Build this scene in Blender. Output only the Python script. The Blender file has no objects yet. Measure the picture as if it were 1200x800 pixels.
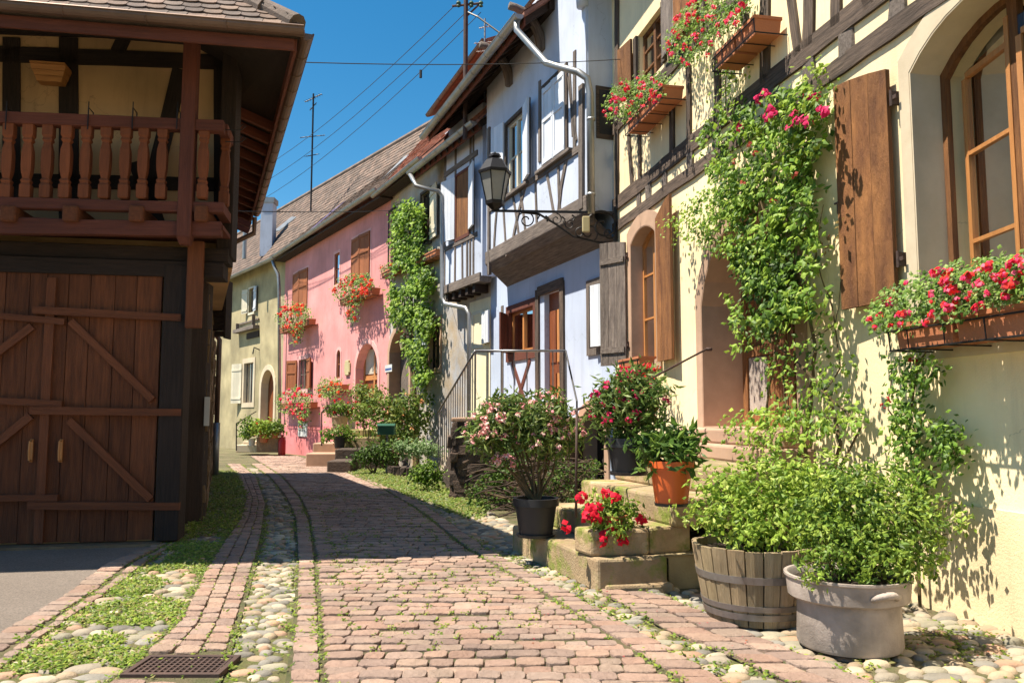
import bpy, math, random
from mathutils import Vector, noise as mnoise
from mathutils.geometry import tessellate_polygon
R = random.Random(7)
sc = bpy.context.scene
COL = sc.collection
# ---------------------------------------------------------------- camera model and survey helpers
H = 1.3; F = 950.0; HOR = 486.0
TH = math.atan((HOR - 400) / F); CT, ST = math.cos(TH), math.sin(TH)
def ray(px, py):
    x = (px - 600) / F; y = (400 - py) / F
    return (x, CT - y * ST, ST + y * CT)
def gz(Y): return -.0115 * min(26, max(0, Y - 12))
def G(px, py, z=0.0):
    r = ray(px, py); k = (z - H) / r[2]
    return (k * r[0], k * r[1])
def GG(px, py):
    r = ray(px, py); z = 0
    for i in range(30):
        k = (z - H) / r[2]; z = gz(k * r[1])
    return (k * r[0], k * r[1], z)
def D(px, py, Y):
    r = ray(px, py); k = Y / r[1]
    return (k * r[0], Y, H + k * r[2])
class Face:
    """vertical facade plane; local (s along, t out of the wall, z up)"""
    def __init__(s, p0, p1):
        s.L = math.hypot(p1[0] - p0[0], p1[1] - p0[1]); s.o = p0
        s.u = ((p1[0] - p0[0]) / s.L, (p1[1] - p0[1]) / s.L); s.n = (-s.u[1], s.u[0])
    def at(s, px, py, t=0.0):
        r = ray(px, py); ox, oy = s.o[0] + s.n[0] * t, s.o[1] + s.n[1] * t
        k = (ox * s.n[0] + oy * s.n[1]) / (r[0] * s.n[0] + r[1] * s.n[1])
        x, y = k * r[0], k * r[1]
        return ((x - ox) * s.u[0] + (y - oy) * s.u[1], H + k * r[2])
    def w(s, p):
        return (s.o[0] + s.u[0] * p[0] + s.n[0] * p[1], s.o[1] + s.u[1] * p[0] + s.n[1] * p[1], p[2])
    def P(s, px, py, t=0.0):
        a, z = s.at(px, py, t); return s.w((a, t, z))
    def roof(s, px, py, te, ze, tanp):
        r = ray(px, py)
        # plane z = ze + (te - t)*tanp
        a = (r[0] * s.n[0] + r[1] * s.n[1]); b = (s.o[0] * s.n[0] + s.o[1] * s.n[1])
        k = (ze + (te + b) * tanp - H) / (r[2] + a * tanp)
        x, y = k * r[0] - s.o[0], k * r[1] - s.o[1]
        return (x * s.u[0] + y * s.u[1], x * s.n[0] + y * s.n[1], H + k * r[2])
def at_col(o, slope, px):
    r = ray(px, HOR); m = r[0] / r[1]
    Y = (o[0] - slope * o[1]) / (m - slope)
    return (m * Y, Y)
# ---------------------------------------------------------------- objects
ROOTLOC = {}
def thing(name, label, cat, loc, group=None):
    o = bpy.data.objects.new(name, None); COL.objects.link(o)
    o.location = loc; o.empty_display_size = .2
    o['label'] = label; o['category'] = cat
    if group: o['group'] = group
    ROOTLOC[o.name] = Vector(loc)
    return o
class MB:
    def __init__(s, face=None, grain='z'):
        s.v = []; s.f = []; s.c = []; s.g = []; s.face = face; s.grain = grain; s.tint = (1, 1, 1)
    def add(s, vs, fs, tint=None, g=None):
        b = len(s.v); t = tint or s.tint
        for i, p in enumerate(vs):
            s.v.append(s.face.w(p) if s.face else tuple(p))
            s.c.append(t)
            if g: s.g.append(g[i])
            elif s.grain == 'z': s.g.append((p[2], p[0], p[1]))
            elif s.grain == 's': s.g.append((p[0], p[1], p[2]))
            else: s.g.append((p[1], p[0], p[2]))
        for q in fs: s.f.append(tuple(b + i for i in q))
    def box(s, x0, x1, y0, y1, z0, z1, tint=None, j=0.0):
        if x0 > x1: x0, x1 = x1, x0
        if y0 > y1: y0, y1 = y1, y0
        if z0 > z1: z0, z1 = z1, z0
        J = lambda: R.uniform(-j, j) if j else 0
        vs = [(x + J(), y + J(), z + J()) for z in (z0, z1) for y in (y0, y1) for x in (x0, x1)]
        s.add(vs, [(0, 2, 3, 1), (4, 5, 7, 6), (0, 1, 5, 4), (2, 6, 7, 3), (0, 4, 6, 2), (1, 3, 7, 5)], tint)
    def hexa(s, b, t, tint=None):
        """prism between bottom loop b and top loop t (lists of 3d points)"""
        n = len(b)
        fs = [tuple(range(n))[::-1], tuple(range(n, 2 * n))]
        for i in range(n): fs.append((i, (i + 1) % n, n + (i + 1) % n, n + i))
        s.add(list(b) + list(t), fs, tint)
    def prism(s, poly, t0, t1, tint=None, holes=()):
        """poly in (s,z), extruded t0..t1; holes are (s,z) loops"""
        loops = [list(poly)] + [list(h) for h in holes]
        tris = tessellate_polygon([[Vector((p[0], p[1], 0)) for p in l] for l in loops])
        flat = [p for l in loops for p in l]; n = len(flat)
        vs = [(p[0], t0, p[1]) for p in flat] + [(p[0], t1, p[1]) for p in flat]
        fs = []
        for a, b, c in tris:
            fs.append((a, b, c)); fs.append((n + a, n + b, n + c))
        k = 0
        for l in loops:
            m = len(l)
            for i in range(m): a, b = k + i, k + (i + 1) % m; fs.append((a, b, n + b, n + a))
            k += m
        s.add(vs, fs, tint)
    def wall(s, s0, s1, z0, z1, t0, t1, holes=()):
        """solid wall with openings (s0, s1, z0, z1, rise)"""
        hs = [h if len(h) == 5 else (*h, 0) for h in holes]
        xs = sorted({s0, s1} | {max(s0, min(s1, v)) for h in hs for v in h[:2]}); xs = [x for i, x in enumerate(xs) if i == 0 or x - xs[i - 1] > 1e-4]
        for i in range(len(xs) - 1):
            a, b = xs[i], xs[i + 1]; m = (a + b) / 2; cuts = sorted([(h[2], h[3]) for h in hs if h[0] < m < h[1]]); z = z0
            for (u, v) in cuts:
                if u > z + 1e-4: s.box(a, b, t0, t1, z, u)
                z = max(z, v)
            if z < z1 - 1e-4: s.box(a, b, t0, t1, z, z1)
        for h in hs:
            if h[4] > 0:
                c = (h[0] + h[1]) / 2; hw = (h[1] - h[0]) / 2; r = (hw * hw + h[4] * h[4]) / (2 * h[4]); zc = h[3] - r; a0 = math.asin(min(1, hw / r))
                for i in range(12):
                    u, v = c + r * math.sin(-a0 + 2 * a0 * i / 12), c + r * math.sin(-a0 + 2 * a0 * (i + 1) / 12)
                    zu, zv = zc + r * math.cos(-a0 + 2 * a0 * i / 12), zc + r * math.cos(-a0 + 2 * a0 * (i + 1) / 12); T = h[3]
                    s.hexa([(u, t0, zu), (v, t0, zv), (v, t1, zv), (u, t1, zu)], [(u, t0, T), (v, t0, T), (v, t1, T), (u, t1, T)])
    def beam(s, p, q, w, t0=-.02, t1=.02, seg=None, jit=.06, tint=None, curve=0.0):
        """irregular squared timber on a facade from (s,z) p to q, width w"""
        L = math.hypot(q[0] - p[0], q[1] - p[1]); seg = seg or max(2, int(L / .3))
        d = ((q[0] - p[0]) / L, (q[1] - p[1]) / L); nn = (-d[1], d[0])
        vs = []; gs = []; off = R.uniform(0, 50)
        for i in range(seg + 1):
            k = i / seg; c = curve * math.sin(math.pi * k)
            a = w / 2 * (1 + R.uniform(-jit, jit)) + c; b = w / 2 * (1 + R.uniform(-jit, jit)) - c
            x, z = p[0] + d[0] * L * k, p[1] + d[1] * L * k
            for (o, t) in ((a, t0), (a, t1), (-b, t1), (-b, t0)):
                vs.append((x + nn[0] * o, t, z + nn[1] * o)); gs.append((off + L * k, o, t))
        fs = [(0, 1, 2, 3), (4 * seg + 3, 4 * seg + 2, 4 * seg + 1, 4 * seg)]
        for i in range(seg):
            for m in range(4): fs.append((4 * i + m, 4 * i + 4 + m, 4 * i + 4 + (m + 1) % 4, 4 * i + (m + 1) % 4))
        s.add(vs, fs, tint, gs)
    def tube(s, pts, r, n=8, tint=None, cap=True):
        pts = [Vector(s.face.w(p)) if s.face else Vector(p) for p in pts]
        rs = r if isinstance(r, (list, tuple)) else [r] * len(pts)
        fc, s.face = s.face, None
        vs = []; gs = []; prev = None; l = 0
        for i, p in enumerate(pts):
            d = (pts[min(i + 1, len(pts) - 1)] - pts[max(i - 1, 0)]).normalized()
            if prev is None:
                a = Vector((0, 0, 1)) if abs(d.z) < .9 else Vector((1, 0, 0)); x = d.cross(a).normalized()
            else: x = (prev - d * prev.dot(d)).normalized()
            prev = x; y = d.cross(x)
            if i: l += (p - pts[i - 1]).length
            for k in range(n):
                a = 2 * math.pi * k / n
                vs.append(p + (x * math.cos(a) + y * math.sin(a)) * rs[i]); gs.append((l, rs[i] * math.cos(a), rs[i] * math.sin(a)))
        fs = []
        for i in range(len(pts) - 1):
            for k in range(n): fs.append((i * n + k, i * n + (k + 1) % n, (i + 1) * n + (k + 1) % n, (i + 1) * n + k))
        if cap: fs.append(tuple(range(n))[::-1]); fs.append(tuple((len(pts) - 1) * n + k for k in range(n)))
        s.add(vs, fs, tint, gs); s.face = fc
    def bar(s, p, q, w, h=None, tint=None):
        """square bar between two world/local points"""
        h = h or w
        P0 = Vector(s.face.w(p)) if s.face else Vector(p); P1 = Vector(s.face.w(q)) if s.face else Vector(q)
        fc, s.face = s.face, None
        d = (P1 - P0).normalized(); up = Vector((0, 0, 1)) if abs(d.z) < .95 else Vector((0, 1, 0))
        x = d.cross(up).normalized(); y = x.cross(d)
        vs = []; gs = []
        L = (P1 - P0).length
        for c, l in ((P0, 0), (P1, L)):
            for a, b in ((-1, -1), (1, -1), (1, 1), (-1, 1)):
                vs.append(c + x * a * w / 2 + y * b * h / 2); gs.append((l, a * w / 2, b * h / 2))
        s.add(vs, [(3, 2, 1, 0), (4, 5, 6, 7), (0, 1, 5, 4), (1, 2, 6, 5), (2, 3, 7, 6), (3, 0, 4, 7)], tint, gs); s.face = fc
    def lathe(s, prof, c, n=24, tint=None, cap=False):
        vs = []; gs = []
        for (r, z) in prof:
            for k in range(n):
                a = 2 * math.pi * k / n
                vs.append((c[0] + r * math.cos(a), c[1] + r * math.sin(a), c[2] + z)); gs.append((z, r * a, r))
        fs = []
        for i in range(len(prof) - 1):
            for k in range(n): fs.append((i * n + k, i * n + (k + 1) % n, (i + 1) * n + (k + 1) % n, (i + 1) * n + k))
        if cap: fs.append(tuple(range(n))[::-1]); fs.append(tuple((len(prof) - 1) * n + k for k in range(n)))
        s.add(vs, fs, tint, gs)
    def leaf(s, p, size, nrm, up, tint, wide=.6, fold=.25):
        n = Vector(nrm); n.normalize(); u = Vector(up); u = u - n * u.dot(n)
        if u.length < 1e-4: u = n.orthogonal()
        u.normalize(); x = u.cross(n); p = Vector(p); a = size
        vs = [p, p + u * a * .45 + x * a * wide * .5 - n * a * fold * .5, p + u * a - n * a * .12, p + u * a * .45 - x * a * wide * .5 - n * a * fold * .5, p + u * a * .5 + n * a * fold * .12]
        s.add(vs, [(0, 1, 4), (1, 2, 4), (2, 3, 4), (3, 0, 4)], tint)
    def build(s, name, mat, parent=None, smooth=False, stuff=False, loc=None, bevel=0):
        root = parent
        while root is not None and root.parent is not None: root = root.parent
        o0 = ROOTLOC[root.name] if root is not None else Vector(loc or (0, 0, 0))
        me = bpy.data.meshes.new(name)
        me.from_pydata([(p[0] - o0[0], p[1] - o0[1], p[2] - o0[2]) for p in s.v], [], s.f)
        a = me.attributes.new('tint', 'FLOAT_COLOR', 'POINT')
        fl = []
        for c in s.c: fl += [c[0], c[1], c[2], 1]
        a.data.foreach_set('color', fl)
        a = me.attributes.new('gco', 'FLOAT_VECTOR', 'POINT')
        fl = []
        for c in s.g: fl += [c[0], c[1], c[2]]
        a.data.foreach_set('vector', fl)
        me.materials.append(mat)
        if smooth: me.polygons.foreach_set('use_smooth', [True] * len(me.polygons))
        me.update()
        o = bpy.data.objects.new(name, me); COL.objects.link(o)
        if parent is not None: o.parent = parent
        else:
            o.location = o0; ROOTLOC[o.name] = o0
        if stuff: o['kind'] = 'stuff'
        if bevel:
            m = o.modifiers.new('bevel', 'BEVEL'); m.width = bevel; m.segments = 2; m.limit_method = 'ANGLE'
        return o
def tag(o, label=None, cat=None, group=None, kind=None):
    if label: o['label'] = label
    if cat: o['category'] = cat
    if group: o['group'] = group
    if kind: o['kind'] = kind
    return o
# ---------------------------------------------------------------- materials
def mat(name, col, col2=None, rough=.85, ns=3.0, bump=.25, bs=40.0, grain=0, metal=0, spec=.4, stain=.25, ss=.7, contrast=1.0, trans=0, emit=0, gstretch=14, moss=None, streak=0):
    m = bpy.data.materials.new(name); m.use_nodes = True
    nt = m.node_tree; N = nt.nodes; L = nt.links; N.clear()
    out = N.new('ShaderNodeOutputMaterial'); b = N.new('ShaderNodeBsdfPrincipled')
    b.inputs['Roughness'].default_value = rough; b.inputs['Metallic'].default_value = metal
    b.inputs['Specular IOR Level'].default_value = spec
    tc = N.new('ShaderNodeTexCoord'); at = N.new('ShaderNodeAttribute'); at.attribute_name = 'gco'
    mp = N.new('ShaderNodeMapping')
    if grain:
        L.new(at.outputs['Vector'], mp.inputs['Vector']); mp.inputs['Scale'].default_value = (1, gstretch, gstretch)
    else: L.new(tc.outputs['Object'], mp.inputs['Vector'])
    n1 = N.new('ShaderNodeTexNoise'); n1.inputs['Scale'].default_value = ns; n1.inputs['Detail'].default_value = 6; n1.inputs['Roughness'].default_value = .65
    L.new(mp.outputs[0], n1.inputs['Vector'])
    r1 = N.new('ShaderNodeMapRange'); r1.inputs[1].default_value = .5 - .22 / contrast; r1.inputs[2].default_value = .5 + .22 / contrast
    L.new(n1.outputs[0], r1.inputs[0])
    mx = N.new('ShaderNodeMix'); mx.data_type = 'RGBA'
    c2 = col2 or tuple(c * .8 for c in col)
    mx.inputs[6].default_value = (*col, 1); mx.inputs[7].default_value = (*c2, 1); L.new(r1.outputs[0], mx.inputs[0])
    n2 = N.new('ShaderNodeTexNoise'); n2.inputs['Scale'].default_value = ss; n2.inputs['Detail'].default_value = 5
    L.new(tc.outputs['Object'], n2.inputs['Vector'])
    r2 = N.new('ShaderNodeMapRange'); r2.inputs[1].default_value = .38; r2.inputs[2].default_value = .68; r2.inputs[3].default_value = 1 - stain; r2.inputs[4].default_value = 1.06
    L.new(n2.outputs[0], r2.inputs[0])
    m2 = N.new('ShaderNodeMix'); m2.data_type = 'RGBA'; m2.blend_type = 'MULTIPLY'; m2.inputs[0].default_value = 1
    L.new(mx.outputs[2], m2.inputs[6]); L.new(r2.outputs[0], m2.inputs[7])
    ti = N.new('ShaderNodeAttribute'); ti.attribute_name = 'tint'
    m3 = N.new('ShaderNodeMix'); m3.data_type = 'RGBA'; m3.blend_type = 'MULTIPLY'; m3.inputs[0].default_value = 1
    L.new(m2.outputs[2], m3.inputs[6]); L.new(ti.outputs['Color'], m3.inputs[7])
    if streak:
        mps = N.new('ShaderNodeMapping'); mps.inputs['Scale'].default_value = (5, 5, .45); L.new(tc.outputs['Object'], mps.inputs['Vector'])
        n5 = N.new('ShaderNodeTexNoise'); n5.inputs['Scale'].default_value = 1.6; n5.inputs['Detail'].default_value = 7; n5.inputs['Roughness'].default_value = .7; L.new(mps.outputs[0], n5.inputs['Vector'])
        r5 = N.new('ShaderNodeMapRange'); r5.inputs[1].default_value = .5; r5.inputs[2].default_value = .72; r5.inputs[3].default_value = 1; r5.inputs[4].default_value = 1 - streak; L.new(n5.outputs[0], r5.inputs[0])
        vo = N.new('ShaderNodeTexVoronoi'); vo.feature = 'DISTANCE_TO_EDGE'; vo.inputs['Scale'].default_value = .55
        nd = N.new('ShaderNodeTexNoise'); nd.inputs['Scale'].default_value = 3; nd.inputs['Detail'].default_value = 6; L.new(tc.outputs['Object'], nd.inputs['Vector'])
        va = N.new('ShaderNodeVectorMath'); va.operation = 'MULTIPLY_ADD'; va.inputs[1].default_value = (.9, .9, .9); L.new(nd.outputs['Color'], va.inputs[0]); L.new(tc.outputs['Object'], va.inputs[2]); L.new(va.outputs[0], vo.inputs['Vector'])
        r6 = N.new('ShaderNodeMapRange'); r6.inputs[1].default_value = .0; r6.inputs[2].default_value = .0045; r6.inputs[3].default_value = .72; r6.inputs[4].default_value = 1; L.new(vo.outputs[0], r6.inputs[0])
        ml = N.new('ShaderNodeMath'); ml.operation = 'MULTIPLY'; L.new(r5.outputs[0], ml.inputs[0]); L.new(r6.outputs[0], ml.inputs[1])
        m5 = N.new('ShaderNodeMix'); m5.data_type = 'RGBA'; m5.blend_type = 'MULTIPLY'; m5.inputs[0].default_value = 1; L.new(m3.outputs[2], m5.inputs[6]); L.new(ml.outputs[0], m5.inputs[7]); m3 = m5
    if moss:
        n4 = N.new('ShaderNodeTexNoise'); n4.inputs['Scale'].default_value = moss[1]; n4.inputs['Detail'].default_value = 8; n4.inputs['Roughness'].default_value = .7; L.new(tc.outputs['Object'], n4.inputs['Vector'])
        r4 = N.new('ShaderNodeMapRange'); r4.inputs[1].default_value = moss[2]; r4.inputs[2].default_value = moss[2] + .12; L.new(n4.outputs[0], r4.inputs[0])
        m4 = N.new('ShaderNodeMix'); m4.data_type = 'RGBA'; m4.inputs[7].default_value = (*moss[0], 1); L.new(r4.outputs[0], m4.inputs[0]); L.new(m3.outputs[2], m4.inputs[6]); m3 = m4
    L.new(m3.outputs[2], b.inputs['Base Color'])
    if bump:
        n3 = N.new('ShaderNodeTexNoise'); n3.inputs['Scale'].default_value = bs; n3.inputs['Detail'].default_value = 8; n3.inputs['Roughness'].default_value = .7
        L.new(mp.outputs[0], n3.inputs['Vector'])
        bp = N.new('ShaderNodeBump'); bp.inputs['Strength'].default_value = min(1, bump * 2); bp.inputs['Distance'].default_value = .02 * bump * 2
        L.new(n3.outputs[0], bp.inputs['Height']); L.new(bp.outputs[0], b.inputs['Normal'])
    if trans:
        tr = N.new('ShaderNodeBsdfTranslucent'); L.new(m3.outputs[2], tr.inputs['Color'])
        ms = N.new('ShaderNodeMixShader'); ms.inputs[0].default_value = trans
        L.new(b.outputs[0], ms.inputs[1]); L.new(tr.outputs[0], ms.inputs[2]); L.new(ms.outputs[0], out.inputs[0])
    else: L.new(b.outputs[0], out.inputs[0])
    m['b'] = b.name
    return m
def glassmat():
    m = bpy.data.materials.new('window_glass'); m.use_nodes = True
    nt = m.node_tree; N = nt.nodes; L = nt.links; N.clear()
    out = N.new('ShaderNodeOutputMaterial'); g = N.new('ShaderNodeBsdfGlossy'); g.inputs['Roughness'].default_value = .03
    t = N.new('ShaderNodeBsdfTransparent'); t.inputs[0].default_value = (.8, .84, .84, 1)
    fr = N.new('ShaderNodeFresnel'); fr.inputs[0].default_value = 1.18
    ms = N.new('ShaderNodeMixShader'); L.new(fr.outputs[0], ms.inputs[0]); L.new(t.outputs[0], ms.inputs[1]); L.new(g.outputs[0], ms.inputs[2]); L.new(ms.outputs[0], out.inputs[0])
    return m
def plaster(name, col, col2=None, stain=.2, bump=.3, **k):
    return mat(streak=.14, name=name, col=col, col2=col2 or tuple(c * .88 for c in col), rough=.92, ns=1.6, bump=bump*.55, bs=60, stain=stain, **k)
M = dict(
    yellow=plaster('yellow_plaster', (.95, .79, .51), (.90, .72, .44), stain=.17, bump=.4),
    plinth=plaster('yellow_plinth_plaster', (.89, .74, .48), (.72, .57, .35), stain=.25, bump=.5),
    cream=plaster('cream_infill', (.86, .78, .56), (.8, .71, .48), stain=.12, bump=.35),
    blue=plaster('pale_blue_plaster', (.50, .58, .75), (.45, .52, .69), stain=.12),
    white=plaster('whitewash', (.56, .62, .76), (.50, .55, .67), stain=.15),
    pink=plaster('pink_plaster', (.76, .33, .325), (.68, .28, .275), stain=.22, bump=.4),
    ochre=plaster('ochre_plaster', (.52, .44, .26), (.41, .345, .20), stain=.4, bump=.5),
    oldwall=plaster('old_blue_grey_plaster', (.50, .52, .58), (.50, .38, .24), stain=.35, bump=.6, contrast=1.2),
    loam=plaster('loam_infill', (.66, .40, .21), (.58, .35, .18), stain=.3),
    timber=mat('weathered_timber', (.19, .135, .105), (.06, .042, .034), ns=2.5, bump=.9, bs=9, grain=1, stain=.25, contrast=1.6),
    greytimber=mat('grey_timber', (.27, .22, .19), (.12, .095, .085), ns=2.5, bump=.8, bs=9, grain=1, stain=.2, contrast=1.4),
    dark=mat('dark_timber', (.055, .032, .024), (.022, .014, .011), ns=3, bump=.6, bs=9, grain=1),
    gate=mat('gate_boards', (.27, .085, .032), (.13, .042, .018), ns=2.2, bump=.7, bs=10, grain=1, stain=.35, contrast=1.3),
    gaterail=mat('gate_rails', (.27, .085, .034), (.15, .048, .021), ns=2.2, bump=.6, bs=10, grain=1, stain=.2),
    redwood=mat('red_brown_wood', (.19, .055, .034), (.11, .032, .02), ns=2.2, bump=.4, bs=10, grain=1, stain=.3),
    baluster=mat('turned_wood', (.30, .085, .03), (.19, .055, .022), ns=2.2, bump=.3, bs=10, grain=1, stain=.25),
    shutter=mat('brown_shutter_wood', (.38, .16, .05), (.15, .055, .02), ns=2.0, bump=.6, bs=9, grain=1, stain=.35, contrast=1.3),
    orange=mat('orange_brown_shutter', (.34, .115, .045), (.25, .08, .03), ns=2, bump=.2, bs=9, grain=1, stain=.15),
    lightwood=mat('varnished_window_wood', (.58, .26, .085), (.42, .17, .05), ns=2, bump=.3, bs=9, grain=1, rough=.5, stain=.15),
    doorwood=mat('door_wood', (.30, .085, .022), (.18, .05, .016), ns=2, bump=.3, bs=9, grain=1, rough=.5),
    greydoor=mat('bleached_door_boards', (.50, .43, .38), (.34, .28, .25), ns=2, bump=.4, bs=9, grain=1),
    whitewood=mat('white_painted_wood', (.72, .76, .84), (.64, .67, .74), ns=2, bump=.2, bs=9, grain=1, stain=.15, rough=.6),
    creamwood=mat('cream_painted_wood', (.74, .68, .54), (.66, .60, .47), ns=2, bump=.2, bs=9, grain=1, stain=.2, rough=.6),
    sand=mat('pale_sandstone', (.68, .57, .42), (.58, .48, .34), ns=5, bump=.12, bs=70, stain=.2),
    rsand=mat('red_sandstone', (.50, .33, .235), (.41, .265, .185), ns=5, bump=.15, bs=70, stain=.25),
    step=mat('step_sandstone', (.58, .44, .27), (.40, .27, .155), ns=4, bump=.5, bs=45, stain=.4, ss=1.8, contrast=1.2, moss=((.19, .22, .04), 3.2, .50)),
    dirty=mat('stained_plaster', (.46, .37, .21), (.34, .26, .14), ns=3, bump=.4, bs=50, stain=.4, ss=2),
    rubble=mat('dark_rubble', (.13, .09, .07), (.05, .035, .03), ns=5, bump=1, bs=12, stain=.4),
    warmstone=mat('warm_rubble', (.34, .23, .13), (.2, .13, .08), ns=6, bump=1, bs=18, stain=.3),
    tile=mat('roof_tiles', (.235, .17, .14), (.15, .115, .098), ns=9, bump=.4, bs=50, stain=.35, ss=2.5),
    redtile=mat('red_roof_tiles', (.36, .15, .095), (.25, .11, .08), ns=9, bump=.4, bs=50, stain=.35, ss=2.5),
    zinc=mat('zinc', (.40, .40, .40), (.30, .30, .30), rough=.45, ns=4, bump=.05, metal=.7, stain=.2),
    copper=mat('brown_gutter_metal', (.20, .125, .095), (.14, .09, .07), rough=.5, ns=4, bump=.05, metal=.5, stain=.2),
    iron=mat('black_iron', (.022, .020, .022), None, rough=.5, ns=8, bump=.1, metal=.3),
    rail=mat('galvanised_rail', (.30, .30, .32), (.22, .22, .24), rough=.4, ns=6, bump=.03, metal=.8),
    rust=mat('rusty_iron', (.095, .055, .045), (.05, .03, .026), rough=.8, ns=8, bump=.2),
    cable=mat('cable', (.03, .03, .035), None, rough=.7, bump=0),
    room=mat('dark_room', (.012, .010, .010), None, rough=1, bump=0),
    curtain=mat('pale_curtain', (.55, .50, .42), (.45, .41, .34), rough=1, ns=2, bump=.2),
    lampglass=mat('frosted_lamp_glass', (.62, .62, .58), (.5, .5, .47), rough=.35, bump=.03, trans=.5),
    sett=mat('sandstone_setts', (.42, .295, .238), (.31, .22, .18), ns=9, bump=.9, bs=22, stain=.22, ss=1.2),
    cobble=mat('river_cobbles', (.38, .32, .245), (.26, .225, .18), ns=9, bump=.35, bs=35, stain=.2, ss=3, rough=.75),
    asphalt=mat('asphalt', (.40, .33, .28), (.20, .165, .145), ns=85, contrast=1.4, bump=.7, bs=120, stain=.2),
    soil=mat('soil', (.07, .045, .028), (.035, .024, .016), ns=20, bump=1, bs=40),
    joint=mat('sandy_joint', (.22, .165, .10), (.10, .12, .04), ns=6, bump=.8, bs=60, stain=.3, contrast=1.3),
    moss=mat('moss', (.17, .21, .05), (.24, .19, .10), ns=10, bump=1, bs=70),
    leaf=mat('leaves', (1, 1, 1), (.75, .8, .7), rough=.5, ns=25, bump=.0, trans=.42, stain=.1, spec=.35),
    petal=mat('petals', (1, 1, 1), (.9, .85, .85), rough=.7, ns=25, bump=.0, trans=.3, stain=.05, spec=.2),
    stem=mat('stems', (.20, .13, .06), (.12, .09, .04), ns=10, bump=.4, bs=40, grain=1),
    greenstem=mat('green_stems', (.16, .20, .05), (.10, .13, .04), ns=10, bump=.2, bs=40),
    terra=mat('terracotta', (.52, .19, .085), (.44, .16, .075), ns=5, bump=.25, bs=50, stain=.2),
    orangepot=mat('orange_plastic', (.66, .13, .03), (.6, .115, .03), rough=.42, ns=3, bump=.02, stain=.1),
    blackpot=mat('black_plastic', (.022, .023, .027), (.03, .03, .033), rough=.45, ns=3, bump=.03),
    greypot=mat('grey_plastic_tub', (.52, .44, .385), (.38, .315, .28), rough=.7, ns=4, bump=.25, bs=50, stain=.5, ss=3.5, contrast=1.3),
    whitepot=mat('white_glaze', (.7, .7, .68), None, rough=.4, bump=.02),
    stave=mat('barrel_staves', (.72, .56, .36), (.50, .36, .21), ns=2.5, bump=.6, bs=9, grain=1, stain=.3, ss=4),
    hoop=mat('barrel_hoops', (.33, .32, .32), (.2, .17, .15), rough=.45, ns=8, bump=.1, metal=.6),
    greenmetal=mat('green_metal', (.02, .10, .06), None, rough=.5, bump=.02),
    redpaint=mat('red_enamel', (.5, .03, .03), None, rough=.4, bump=0),
    signbuff=mat('buff_plastic', (.62, .52, .28), None, rough=.5, bump=.05),
    enamel=mat('white_enamel', (.7, .72, .74), None, rough=.35, bump=0),
    bluepaint=mat('blue_enamel', (.03, .07, .3), None, rough=.35, bump=0),
    violet=mat('violet_flashing', (.17, .12, .24), None, rough=.5, bump=.05, metal=.4),
    brush=mat('dry_brushwood', (.075, .048, .03), (.035, .022, .015), ns=6, bump=.4, bs=30, grain=1),
)
M['glass'] = glassmat()
# ---------------------------------------------------------------- facade data
_a, _b = G(1200, 745), G(1100, 712)
SL = -.195
C1 = at_col(_a, SL, 722)
C2 = at_col(C1, -.379, 575)
CB = at_col(C2, -.5, 455)
CA = at_col(CB, -.6, 330)
CO = at_col(CA, -.72, 240)
YF = Face((_a[0] - SL * 3, _a[1] - 3), C1)
BF = Face(C1, C2); VF = Face(C2, CB); PF = Face(CB, CA); OF = Face(CA, CO)
gr_, gl_ = G(181, 637), G(0, 642)
_d = Vector((gl_[0] - gr_[0], gl_[1] - gr_[1])).normalized()
LF = Face(gr_, (gr_[0] + _d[0] * 9, gr_[1] + _d[1] * 9))      # gate face of the barn house, runs to the left
# ---------------------------------------------------------------- ground
def curve(pts, near=3.0):
    """street line surveyed as pixels on the ground -> function X(Y)"""
    q = sorted([(GG(*p)[1], GG(*p)[0]) for p in pts])
    def f(Y):
        if Y <= q[0][0]: a, b = q[0], q[1]
        elif Y >= q[-1][0]: a, b = q[-2], q[-1]
        else:
            for i in range(len(q) - 1):
                if q[i][0] <= Y <= q[i + 1][0]: a, b = q[i], q[i + 1]; break
        k = (Y - a[0]) / (b[0] - a[0])
        return a[1] + (b[1] - a[1]) * k
    f.ymin, f.ymax = q[0][0], q[-1][0]
    return f
K1 = curve([(0, 741), (29, 725), (73, 699), (125, 660), (175, 641), (214, 617)])
K2 = curve([(0, 766), (29, 746), (70, 719), (114, 690), (152, 659), (196, 637), (219, 621)])
K3 = curve([(0, 785), (20, 768), (60, 739), (114, 703), (146, 679), (175, 656), (210, 634), (228, 618)])
K4 = curve([(128, 798), (206, 730), (238, 667), (257, 639), (280, 607), (287, 583), (276, 555), (259, 537)])
K5 = curve([(262, 790), (273, 758), (297, 674), (308, 632), (313, 590), (301, 558), (278, 540)])
K6 = curve([(336, 786), (345, 716), (347, 660), (345, 607), (332, 579), (315, 558), (290, 541)])
K7 = curve([(374, 786), (371, 716), (367, 653), (362, 614), (350, 583), (329, 558), (303, 541)])
K8 = curve([(787, 792), (717, 746), (633, 692), (546, 642), (500, 604), (446, 571), (404, 552), (370, 541)])
K9 = curve([(840, 792), (740, 735), (660, 690), (567, 642), (522, 608), (462, 573), (415, 553), (378, 541)])
K10 = curve([(916, 795), (832, 758), (780, 737), (720, 703), (655, 664), (600, 634)])
K11 = curve([(1000, 790), (885, 745), (790, 703), (745, 690), (700, 668)])
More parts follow.
